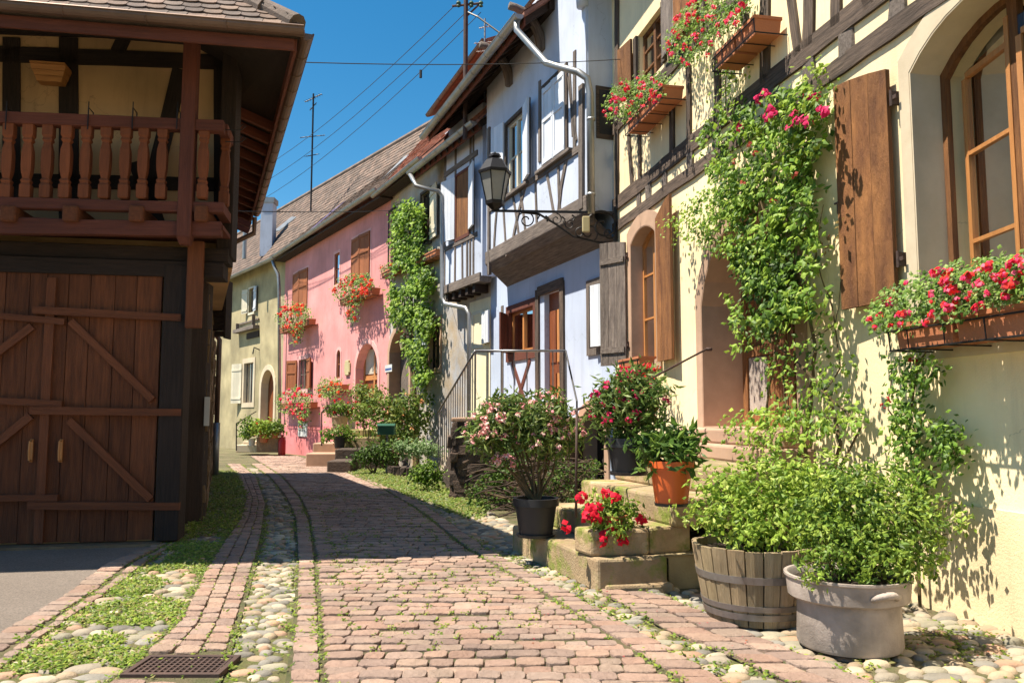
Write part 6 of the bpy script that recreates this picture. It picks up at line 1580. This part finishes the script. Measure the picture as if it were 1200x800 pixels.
def vine(mb, pts, r, tt=.12, n=5, j=2.0):
    out = []
    for i in range(len(pts) - 1):
        for k in range(5): q = k / 5; out.append(wallp(pts[i][0] + (pts[i + 1][0] - pts[i][0]) * q + R.uniform(-j, j) * .6, pts[i][1] + (pts[i + 1][1] - pts[i][1]) * q, tt + .03 * math.sin(i * 2 + k)))
    out.append(wallp(*pts[-1], tt)); mb.tube(out, [r * (1 - .55 * i / len(out)) for i in range(len(out))], 6)
ob = YF.at(930, 560, .1)
for pts, r, tt in (([(965, 600), (940, 520), (950, 470), (955, 400), (940, 330), (920, 250)], .022, .16), ([(965, 600), (985, 520), (970, 460), (930, 420), (905, 400), (895, 350)], .018, .2), ([(965, 600), (905, 540), (898, 480), (908, 410), (925, 350)], .014, .25),
                   ([(950, 590), (925, 500), (918, 440), (925, 380), (910, 300), (880, 200), (850, 130), (852, 70)], .012, .14), ([(960, 470), (985, 430), (975, 360), (955, 300), (965, 240)], .008, .14), ([(960, 590), (1010, 500), (960, 455)], .012, .22), ([(945, 400), (980, 380), (985, 330)], .006, .14), ([(930, 560), (880, 520), (850, 505)], .006, .3), ([(960, 490), (995, 488), (1010, 495)], .006, .3)):
    vine(b, pts, r, tt)
g0_ = YF.w((YF.at(965, 600, .16)[0], .16, 0)); b.tube([(g0_[0], g0_[1], -.02), (g0_[0], g0_[1], .3), wallp(965, 600, .16)], [.03, .026, .022], 7)
b.build('stem', M['stem'], t)
b = MB()
for px, py in ((896, 108), (888, 116), (899, 112), (905, 133), (902, 128), (898, 138), (932, 142), (930, 134), (925, 150), (945, 113), (950, 118), (962, 128), (966, 132), (943, 138), (946, 145), (866, 148), (955, 112)):
    blossom(b, wallp(px, py, .38 if py > 125 else .28), .05, MAG, n=12, out=nY)
for px, py in ((878, 170), (885, 180), (860, 190), (870, 215), (930, 205), (905, 235)): blossom(b, wallp(px, py, .5), .035, [(.35, .06, .04)], n=6, out=nY)
b.build('blossom', M['petal'], t)
# second shoot beneath the flower box
t = thing('climbing_shoot', 'leafy green climber shoot hanging under the large flower box', 'climbing plant', YF.w((3.4, .08, 0)), 'climbers on the yellow wall')
b = MB()
wallcloud(b, [(1042, 415), (1085, 412), (1102, 425), (1098, 445), (1070, 450), (1060, 480), (1045, 470), (1050, 440)], 300, .05, ROSE, .06, .3)
wallcloud(b, [(1045, 470), (1075, 465), (1090, 490), (1075, 530), (1050, 530), (1032, 510)], 330, .052, ROSE, .06, .3)
wallcloud(b, [(1085, 495), (1115, 498), (1130, 520), (1135, 545), (1115, 552), (1095, 540)], 260, .05, ROSE, .06, .25)
wallcloud(b, [(1045, 530), (1080, 530), (1098, 560), (1090, 600), (1060, 590)], 330, .05, ROSE, .06, .3)
wallcloud(b, [(1098, 590), (1140, 592), (1135, 610), (1105, 612)], 50, .045, LIME, .06, .2, clump=3)
b.build('foliage', M['leaf'], t)
b = MB(); vine(b, [(1075, 640), (1070, 560), (1065, 500), (1075, 430), (1085, 412)], .012, .1); vine(b, [(1070, 560), (1110, 540), (1128, 520)], .007, .1); vine(b, [(1068, 520), (1040, 480), (1045, 430)], .007, .1)
q = YF.w((YF.at(1075, 640, .1)[0], .1, 0)); b.tube([(q[0], q[1], -.02), wallp(1075, 640, .1)], .012, 6); b.build('stem', M['stem'], t)
b = MB(); [blossom(b, wallp(x, y, .25), .03, [(.45, .03, .03)], n=7, out=nY) for x, y in ((1068, 420), (1074, 424), (1035, 475), (1040, 468))]; b.build('blossom', M['petal'], t)
# ---- flower boxes
def flowerbox(label, face, sA, sB, z0, t1, boxm, polys, cols, fl, nl, nf, fr, size, holder='iron', pots=1, group='geranium boxes under the windows', trail=None, h=.17, name='flower_box', depth=.27, clump=6, fz=None):
    """window box on an iron cradle; polys are foliage outlines at (t0,t1)"""
    w = face.w(((sA + sB) / 2, t1, z0)); t = thing(name, label, 'flower box', w, group)
    L = sB - sA
    for k in range(pots):
        a = sA + L * k / pots + .012; c = sA + L * (k + 1) / pots - .012; b = MB(face, 's'); q = .015; T0 = t1 - depth
        b.hexa([(a + q, T0 + q, z0), (c - q, T0 + q, z0), (c - q, t1 - q, z0), (a + q, t1 - q, z0)], [(a, T0, z0 + h), (c, T0, z0 + h), (c, t1, z0 + h), (a, t1, z0 + h)])
        b.box(a - .008, c + .008, T0 - .006, t1 + .010, z0 + h - .03, z0 + h); b.build('box', M[boxm], t)
    b = MB(face)
    T0 = .01; r = .007
    b.tube([(sA - .02, T0, z0 - .01), (sA - .02, t1 + .02, z0 - .01), (sA - .02, t1 + .03, z0 + h * .7)], r, 5); b.tube([(sB + .02, T0, z0 - .01), (sB + .02, t1 + .02, z0 - .01), (sB + .02, t1 + .03, z0 + h * .7)], r, 5)
    for zz in (z0 - .01, z0 + h * .7): b.tube([(sA - .02, t1 + .025, zz), (sB + .02, t1 + .025, zz)], r, 5)
    for k in range(max(2, int(L / .3))):
        s = sA + L * (k + .5) / max(2, int(L / .3)); b.tube([(s, T0, z0 - .012), (s, t1 + .02, z0 - .012), (s, t1 + .03, z0 + h * .7)], r * .8, 5)
    b.build('cradle', M[holder], t)
    wp = lambda x, y, tt: face.P(x, y, tt); nn_ = (face.n[0], face.n[1], .6)
    b = MB()
    for poly, n_, ta, tb in polys: wallcloud(b, poly, int(nl * n_), size, cols, ta, tb, wp=wp, nn_=nn_, clump=clump, cr=size * 1.3, wide=.85, droop=.1)
    b.build('foliage', M['leaf'], t)
    b = MB(); P0 = polys[0][0]
    for _ in range(nf):
        poly, n_, ta, tb = R.choices(polys, weights=[q[1] for q in polys])[0]; x, y = samp(poly); blossom(b, face.P(x, y, tb + R.uniform(-.02, .05)), fr * R.uniform(.7, 1.15), fl, n=R.randint(8, 14), out=nn_)
    b.build('blossom', M['petal'], t)
    return t
GER = [(.20, .34, .06), (.28, .42, .08), (.14, .25, .04), (.38, .48, .16), (.10, .18, .03)]
big = [(1015, 372), (1035, 345), (1075, 325), (1110, 312), (1150, 305), (1230, 300), (1300, 300), (1300, 345), (1200, 345), (1160, 362), (1110, 378), (1060, 385), (1025, 390)]
flowerbox('long terracotta geranium box under the large open window', YF, 2.0, 3.66, 1.74, .33, 'terra', [(big, 1, .06, .42)], GER, PINKS + REDS, 4200, 75, .034, .036, pots=3)
a = YF.at(779, 124, .3); c = YF.at(733, 150, .3)
tz = (a[1] + c[1]) / 2
flowerbox('short box of red geraniums with one clay pot under the upper corner window', YF, YF.at(777, 120, .32)[0], YF.at(735, 150, .32)[0], tz - .02, .32, 'terra', [([(706, 132), (716, 105), (735, 92), (770, 88), (785, 92), (775, 115), (755, 125), (738, 140), (712, 140)], 1, .05, .42)], GER, REDS + PINKS, 2000, 46, .04, .04, pots=3)
flowerbox('overflowing box of red geraniums nearest the top edge under the upper window', YF, YF.at(886, 50, .32)[0], YF.at(838, 60, .32)[0], YF.at(862, 60, .32)[1] - .0, .32, 'terra', [([(780, 55), (786, 25), (806, 4), (850, -15), (885, -15), (870, 20), (840, 45), (828, 65), (800, 78), (785, 68)], 1, .05, .45)], GER, REDS + PINKS, 2300, 55, .036, .04, pots=2)
flowerbox('red geraniums in a clay box on the sill beside the open brown shutter', YF, 8.9, 9.75, 1.90, .24, 'terra', [([(712, 452), (722, 430), (745, 420), (775, 428), (780, 445), (755, 455), (730, 462)], 1, .05, .3)], DEEP + GER[:2], CRIM, 800, 26, .035, .035, pots=1)
def farbox(label, face, px0, px1, py, boxm, poly, fl, nl, nf, fr, size, trail=None, cols=GER):
    sA, z = face.at(px1, py, .35); sB = face.at(px0, py, .35)[0]
    polys = [(poly, 1, .1, .55)]
    if trail: polys = [(poly, .8, .1, .55), (trail, .25, .3, .45)]
    return flowerbox(label, face, sA, sB, z, .35, boxm, polys, cols, fl, nl, nf, fr, size, pots=1, h=.22, group='geranium boxes on the pink house', clump=5)
farbox('red geranium box with thin trailing strands under the far upper shutters', PF, 328, 362, 380, 'terra', [(323, 372), (330, 358), (345, 355), (363, 360), (362, 374), (350, 382), (335, 385)], ORANGE + REDS, 1000, 42, .085, .09, [(340, 382), (355, 382), (350, 402), (343, 402)])
farbox('largest orange and red geranium box under the upper shutters beside the creeper', PF, 398, 436, 345, 'terra', [(389, 340), (395, 328), (412, 322), (434, 324), (438, 338), (425, 348), (405, 352), (392, 350)], ORANGE + REDS, 1300, 55, .075, .08, [(402, 350), (425, 348), (420, 365), (412, 385), (408, 380)])
farbox('pink geranium box under the small ground floor window', PF, 328, 364, 478, 'terra', [(324, 472), (330, 458), (350, 453), (366, 462), (364, 476), (345, 485), (330, 484)], PINKS + REDS, 1000, 42, .085, .09, [(348, 484), (362, 480), (358, 500), (352, 500)])
farbox('mostly green geranium box beneath the narrow arched window', PF, 374, 400, 458, 'terra', [(371, 456), (376, 446), (390, 443), (400, 448), (401, 460), (385, 466), (374, 464)], ORANGE, 650, 12, .07, .08)
flowerbox('tilted row of clay tiles and box under the cream shutter on the creeper house', VF, VF.at(511, 300, .3)[0], VF.at(487, 306, .3)[0], VF.at(499, 305, .3)[1], .3, 'terra', [([(486, 298), (511, 290), (511, 296), (487, 302)], 1, .1, .3)], GREEN, REDS, 60, 0, .05, .06, pots=3, group='flower boxes on the creeper house')
flowerbox('clay flower box with sparse greens at the dark upper window by the pink wall', VF, VF.at(464, 318, .3)[0], VF.at(447, 318, .3)[0], VF.at(456, 322, .3)[1], .3, 'terra', [([(446, 312), (465, 308), (465, 318), (447, 320)], 1, .1, .3)], GREEN, ORANGE, 120, 4, .05, .07, pots=2, group='flower boxes on the creeper house')
# ---- creeper
t = thing('wall_creeper', 'dense bright green creeper climbing the grey house up to its gutter', 'climbing plant', VF.w((5.6, .1, 0)))
wv = lambda x, y, tt: VF.P(x, y, tt); nV = (VF.n[0], VF.n[1], .5)
b = MB()
wallcloud(b, [(461, 250), (470, 238), (488, 228), (495, 240), (494, 262), (490, 285), (500, 312), (506, 330), (500, 355), (506, 380), (498, 400), (497, 425), (502, 440), (496, 455), (488, 452), (482, 425), (474, 400), (462, 385), (456, 360), (458, 330), (463, 300), (460, 275)], 8500, .12, [(.22, .36, .04), (.30, .46, .06), (.15, .26, .03), (.40, .54, .09), (.10, .18, .03)], .05, .45, wp=wv, nn_=nV, cr=.13, wide=.9, gap=.30)
b.build('foliage', M['leaf'], t)
b = MB(); q = VF.at(492, 450)[0]
for ds in (0, .15): b.tube([VF.w((q + ds, .06, -.2)), VF.w((q + ds + .1, .08, 1.6)), VF.w((q + .3 + ds, .08, 3.2)), VF.w((q + .6, .08, 5.2)), VF.w((q + .8, .08, 7.0))], [.06, .05, .045, .03, .02], 6)
b.build('stem', M['stem'], t)
# ---- shrubs, steps and pots in front of the far houses
def shrub(name, label, c, balls, n, size, cols, group=None, fl=None, nf=0, fr=.05, stem=True, wide=.65):
    t = thing(name, label, 'shrub', c, group); b = MB(); cloud(b, balls, n, size, cols, clump=6, cr=size * 1.8, wide=wide); b.build('foliage', M['leaf'], t)
    if stem: twigs('stem', t, c, [q for q, r in balls], .02, 'stem', wob=.05)
    if nf:
        b = MB()
        for _ in range(nf):
            q, r = R.choice(balls); d = Vector((R.gauss(0, 1), -abs(R.gauss(0, 1)), R.gauss(0, 1))).normalized(); blossom(b, q + Vector((d.x * r[0], d.y * r[1], d.z * r[2])), fr, fl, n=8)
        b.build('blossom', M['petal'], t)
    return t
def balls_at(Y, lst): k = Y / 950; return [(DB_(px, py, Y + dy), (r * k, r * k, r * k * .85)) for px, py, r, dy in lst]
def gnd(px, Y): x = D(px, 500, Y)[0]; return (x, Y, gz(Y))
shrub('rose_bush', 'wide bushy garden rose with buff blooms in front of the arched doors', gnd(462, 20.5), balls_at(20.5, ((450, 490, 18, 0), (470, 478, 20, 0), (485, 492, 20, .2), (432, 475, 14, .3), (462, 505, 20, -.2), (480, 512, 16, -.2), (490, 468, 14, .2), (445, 470, 14, 0))), 2600, .11, [(.17, .26, .05), (.25, .33, .07), (.12, .19, .04), (.34, .38, .10)], 'shrubs at the foot of the creeper house', [(.7, .3, .12), (.75, .45, .25)], 22, .07)
shrub('leafy_shrub', 'olive green shrub with reddish flowers beside the pink arched doorway', gnd(430, 22.5), balls_at(22.5, ((425, 462, 13, 0), (436, 475, 14, 0), (424, 488, 12, 0), (442, 460, 10, 0))), 1000, .11, [(.26, .33, .07), (.33, .38, .09), (.17, .23, .05)], 'shrubs at the foot of the creeper house', ORANGE, 12, .06)
shrub('low_shrub', 'dark low shrub at the grass edge under the green mailbox', gnd(438, 19), balls_at(19, ((430, 532, 12, 0), (445, 528, 13, 0), (455, 535, 12, 0), (420, 538, 8, 0))), 900, .09, DEEP, 'shrubs at the foot of the creeper house')
shrub('ground_cover', 'pale green ground cover spreading at the foot of the grey wall', gnd(480, 19.8), balls_at(19.8, ((470, 524, 9, 0), (485, 526, 10, 0), (500, 524, 9, 0), (510, 528, 7, 0))), 900, .09, [(.30, .42, .22), (.38, .48, .26), (.2, .33, .12)], 'shrubs at the foot of the creeper house', stem=False)
shrub('verge_bush', 'small bright green bush on the verge beside the rubble stair wall', gnd(500, 15.6), balls_at(14.2, ((492, 556, 11, 0), (502, 550, 11, 0), (510, 560, 9, 0))), 700, .07, GREEN, 'shrubs along the verge')
shrub('verge_bush', 'dark ivy bush between terrace wall and oleander pot', gnd(590, 11.6), balls_at(11.8, ((580, 560, 16, 0), (600, 545, 18, 0), (590, 585, 16, -.2), (565, 590, 12, -.3), (600, 520, 14, .1))), 1500, .07, DEEP + [(.14, .22, .05)], 'shrubs along the verge')
# heap of dry brushwood beneath the terrace
t = thing('brushwood_heap', 'dark brown heap of dry twigs stacked below the terrace', 'brushwood', gnd(650, 10.6)); b = MB()
for _ in range(130):
    px, py = samp([(545, 560), (575, 535), (620, 535), (690, 540), (715, 560), (712, 590), (640, 612), (585, 615)]); p = DB_(px, py, R.uniform(10.4, 11.7)); p.z = max(.02, p.z); a = R.uniform(-.5, .5); L_ = R.uniform(.2, .5)
    d = Vector((math.cos(a), R.uniform(-.4, .4), R.uniform(-.35, .35))) * L_; c = R.uniform(.5, 1.8); q0 = p - d / 2; q1 = p + d / 2; q0.z = max(q0.z, .01); q1.z = max(q1.z, .01); b.tube([q0, (q0 + q1) / 2 + Vector((0, 0, .03)), q1], R.uniform(.005, .012), 4, (c, c, c), cap=False)
b.build('twigs', M['brush'], t)
shrub('verge_bush', 'low ivy and ferns growing over the brushwood behind the oleander pot', gnd(650, 10.5), balls_at(10.6, ((660, 560, 20, 0), (690, 550, 16, .1), (635, 575, 18, -.1), (670, 585, 18, -.2), (560, 575, 14, .2), (700, 575, 14, 0))), 1500, .05, DEEP + [(.12, .17, .04), (.16, .13, .06)], 'shrubs along the verge')
# low stone border along the verge
t = thing('border_stones', 'row of dark border stones holding the bed below the creeper', 'border', gnd(495, 18.2)); b = MB()
for k in range(9): p = D(458 + k * 7, 533 + k * .5, 18.6 - k * .25); b.box(p[0] - .07, p[0] + .08, p[1], p[1] + .3, gz(p[1]) - .05, gz(p[1]) + .22, j=.02)
b.build('stones', M['rubble'], t, bevel=.02)
# far steps of the pink house with rail and pots
t = thing('pink_house_steps', 'grey stone steps up to the pink arched door', 'steps', gnd(400, 21.5))
def blk(px0, px1, py0, py1, Y, dep, m, nm, par, bev=.03):
    a, c = D(px0, py1, Y), D(px1, py1, Y); b = MB(); b.box(a[0], c[0], Y, Y + dep, min(a[2], gz(Y) - .05) if py1 > 535 else a[2], D(px0, py0, Y)[2]); return b.build(nm, M[m], par, bevel=bev)
blk(358, 408, 531, 545, 22.5, 1.2, 'rsand', 'step', t); blk(366, 420, 519, 546, 23.2, 1.4, 'rsand', 'step', t); blk(383, 412, 540, 547, 19.8, 1.0, 'rubble', 'step', t); blk(392, 446, 526, 548, 21, 2.0, 'rubble', 'step', t); blk(403, 446, 512, 548, 22.2, 1.6, 'step', 'step', t); blk(405, 447, 503, 548, 22.9, 1.8, 'step', 'step', t)
t = thing('step_handrail', 'thin black handrail beside the steps of the pink house', 'handrail', gnd(378, 23)); b = MB()
b.tube([D(377, 522, 22.6), D(377, 483, 22.6), D(402, 462, 25)], .02, 6); b.build('rail', M['iron'], t)
def farpot(label, px, pyb, w, h, Y, m, lst, cols, n, size, fl=None, nf=0, name='potted_plant', group='pots around the far doorsteps'):
    x, _, z = D(px, pyb, Y); k = Y / 950; t = thing(name, label, 'potted plant', (x, Y, z), group)
    lathepot('pot', t, (x, Y, z), w * k * .4, w * k * .5, h * k, m, lip=.01, liph=.05, n=16); soil(t, (x, Y, z), w * k * .46, h * k - .03)
    bl_ = balls_at(Y, lst); b = MB(); cloud(b, bl_, n, size, cols, clump=5, cr=size * 1.5); b.build('foliage', M['leaf'], t)
    if nf:
        b = MB()
        for _ in range(nf): q, r = R.choice(bl_); d = Vector((R.gauss(0, 1), -1, R.gauss(0, 1))).normalized(); blossom(b, q + d * r[0], .06, fl, n=8)
        b.build('blossom', M['petal'], t)
farpot('round wooden pot with yellow green plant and red bloom on pink house steps', 398, 503, 20, 16, 23.3, 'stave', ((388, 480, 9, 0), (398, 476, 9, 0), (405, 482, 8, 0)), GREEN, 500, .09, REDS, 4)
farpot('white pot with red flowers on the top step by the pink door', 412, 503, 10, 12, 23.6, 'whitepot', ((411, 484, 7, 0), (413, 476, 7, 0)), GREEN, 260, .08, REDS, 9)
farpot('black pot with spreading dark foliage in front of the pink house steps', 398, 525, 14, 14, 22.0, 'blackpot', ((385, 510, 8, 0), (400, 505, 9, 0), (412, 510, 7, 0)), GREEN, 600, .09)
t = thing('green_mailbox', 'green metal mailbox on a thin grey post in the rose bush', 'mailbox', gnd(454, 19.2)); 
a, c = D(444, 509, 19.2), D(463, 496, 19.2); b = MB(); b.box(a[0], c[0], 19.0, 19.3, a[2], c[2] - .05); b.hexa([(a[0] - .02, 18.98, c[2] - .05), (c[0] + .02, 18.98, c[2] - .05), (c[0] + .02, 19.32, c[2] - .05), (a[0] - .02, 19.32, c[2] - .05)], [(a[0] - .02, 19.1, c[2]), (c[0] + .02, 19.1, c[2]), (c[0] + .02, 19.2, c[2]), (a[0] - .02, 19.2, c[2])]); b.build('box', M['greenmetal'], t)
b = MB(); b.bar((D(454, 510, 19.2)[0], 19.15, gz(19)), (D(454, 510, 19.2)[0], 19.15, a[2]), .05); b.build('post', M['rail'], t)
# ochre house doorstep
t = thing('ochre_house_steps', 'pale low doorstep of the ochre house with planter wall', 'steps', gnd(300, 32))
blk(276, 302, 521, 530, 31.5, 1.2, 'sand', 'step', t); blk(284, 300, 517, 530, 32, 1, 'sand', 'step', t); blk(300, 326, 512, 530, 31, 1.0, 'warmstone', 'planter_wall', t)
farpot('clay pot with yellow green plant on the ochre house doorstep', 309, 518, 11, 9, 31, 'terra', ((302, 500, 10, 0), (312, 500, 10, 0), (318, 508, 6, 0)), LIME[:3], 700, .13, ORANGE, 4)
farpot('pale pot with loose green plant left of the ochre house door', 295, 522, 8, 8, 31.2, 'whitepot', ((290, 506, 9, 0), (297, 498, 8, 0), (290, 495, 7, 0)), GREEN, 500, .13)
farpot('small clay pot with green plant by the grey downpipe', 322, 513, 8, 6, 31, 'terra', ((322, 500, 8, 0), (326, 504, 6, 0)), GREEN, 400, .12)
t = thing('doorstep_rail', 'thin black handrail at the ochre house doorstep', 'handrail', gnd(277, 30)); b = MB(); b.tube([D(277, 528, 30), D(277, 496, 30), D(300, 482, 33)], .022, 6); b.build('rail', M['iron'], t)
t = thing('red_gas_bottle', 'small red bottle standing at the foot of the grey downpipe', 'bottle', gnd(331, 31)); p = gnd(331, 31); b = MB(); b.lathe([(0, 0), (.13, 0), (.14, .05), (.14, .55), (.09, .66), (.04, .7), (.04, .76), (0, .78)], p, 14); b.build('bottle', M['redpaint'], t, smooth=True)
# small signs: numbered plates are only colour patches in the photo
t = thing('door_plate', 'small ornate beige plaque on the pink wall left of the arched door', 'plaque', PF.P(408, 431)); a = PF.at(411, 438); c = PF.at(405, 424); b = MB(PF); b.box(a[0], c[0], .0, .05, a[1] + .05, c[1] - .05); b.box(a[0] + .08, c[0] - .08, .0, .06, a[1] - .04, c[1] + .04); b.build('plate', M['signbuff'], t, bevel=.02)
t = thing('house_number_plate', 'small blue and white enamel plate between pink wall and grey arch', 'plaque', VF.P(457, 430)); a = VF.at(461, 435); c = VF.at(453, 428); b = MB(VF); b.box(a[0], c[0], .035, .05, a[1], c[1]); b.build('plate', M['enamel'], t); b = MB(VF); b.box(a[0] + .04, c[0] - .04, .05, .055, a[1] + .05, a[1] + .11); b.build('plate_band', M['bluepaint'], t)
t = thing('meter_box', 'pale perforated meter box low on the pink wall', 'meter box', PF.P(355, 503)); a = PF.at(361, 512); c = PF.at(351, 495); b = MB(PF); b.box(a[0], c[0], .0, .06, a[1], c[1]); o = b.build('box', M['enamel'], t, bevel=.02); 
for i in range(3):
    for j in range(3): s = a[0] + (c[0] - a[0]) * (.25 + .25 * i); z = a[1] + (c[1] - a[1]) * (.45 + .2 * j); b = MB(PF); b.box(s - .05, s + .05, .055, .068, z - .035, z + .035); b.build('vent_hole', M['iron'], o)
t = thing('wall_lantern', 'small dark lantern inside the grey stone archway', 'lamp', VF.P(472, 405, .2)); s, z = VF.at(473, 405, .2); b = MB(VF); b.tube([(s, .0, z + .3), (s, .2, z + .32), (s, .2, z + .2)], .015, 6); b.build('arm', M['iron'], t); b = MB(VF); b.hexa([(s - .06, .14, z - .12), (s + .06, .14, z - .12), (s + .06, .26, z - .12), (s - .06, .26, z - .12)], [(s - .1, .10, z + .12), (s + .1, .10, z + .12), (s + .1, .30, z + .12), (s - .1, .30, z + .12)]); b.build('lantern', M['signbuff'], t); b = MB(VF); b.hexa([(s - .12, .08, z + .12), (s + .12, .08, z + .12), (s + .12, .32, z + .12), (s - .12, .32, z + .12)], [(s - .02, .18, z + .24), (s + .02, .18, z + .24), (s + .02, .22, z + .24), (s - .02, .22, z + .24)]); b.build('cap', M['iron'], t)
# ---------------------------------------------------------------- camera, light, sky
cam = bpy.data.cameras.new('camera'); co = bpy.data.objects.new('camera', cam); COL.objects.link(co)
co.location = (0, 0, H); co.rotation_euler = (math.pi / 2 + TH, 0, 0)
cam.sensor_width = 36; cam.lens = 36 * F / 1200; cam.clip_end = 2000; cam.clip_start = .05
sc.camera = co
SUN = Vector((.47, .09, -1)).normalized()
sl = bpy.data.lights.new('sun', 'SUN'); sl.energy = 5.0; sl.angle = math.radians(.53); sl.color = (1, .91, .75)
so = bpy.data.objects.new('sun', sl); COL.objects.link(so)
so.rotation_euler = SUN.to_track_quat('-Z', 'Y').to_euler()
w = bpy.data.worlds.new('World'); sc.world = w; w.use_nodes = True
nt = w.node_tree; bg = nt.nodes['Background']
sk = nt.nodes.new('ShaderNodeTexSky'); sk.sky_type = 'NISHITA'; sk.sun_disc = False
sk.sun_elevation = math.asin(-SUN.z); sk.sun_rotation = math.atan2(-SUN.x, -SUN.y)
sk.air_density = 1.0; sk.dust_density = .3; sk.ozone_density = 2.5; sk.altitude = 200
hs = nt.nodes.new('ShaderNodeHueSaturation'); hs.inputs['Saturation'].default_value = 1.38; hs.inputs['Hue'].default_value = .488
nt.links.new(sk.outputs[0], hs.inputs['Color']); nt.links.new(hs.outputs[0], bg.inputs[0]); bg.inputs[1].default_value = .068
sc.view_settings.view_transform = 'Standard'; sc.view_settings.look = 'None'; sc.view_settings.exposure = 1.2; sc.view_settings.gamma = 1
sc.render.engine = 'CYCLES'
sc.cycles.max_bounces = 6; sc.cycles.transparent_max_bounces = 8; sc.cycles.diffuse_bounces = 3
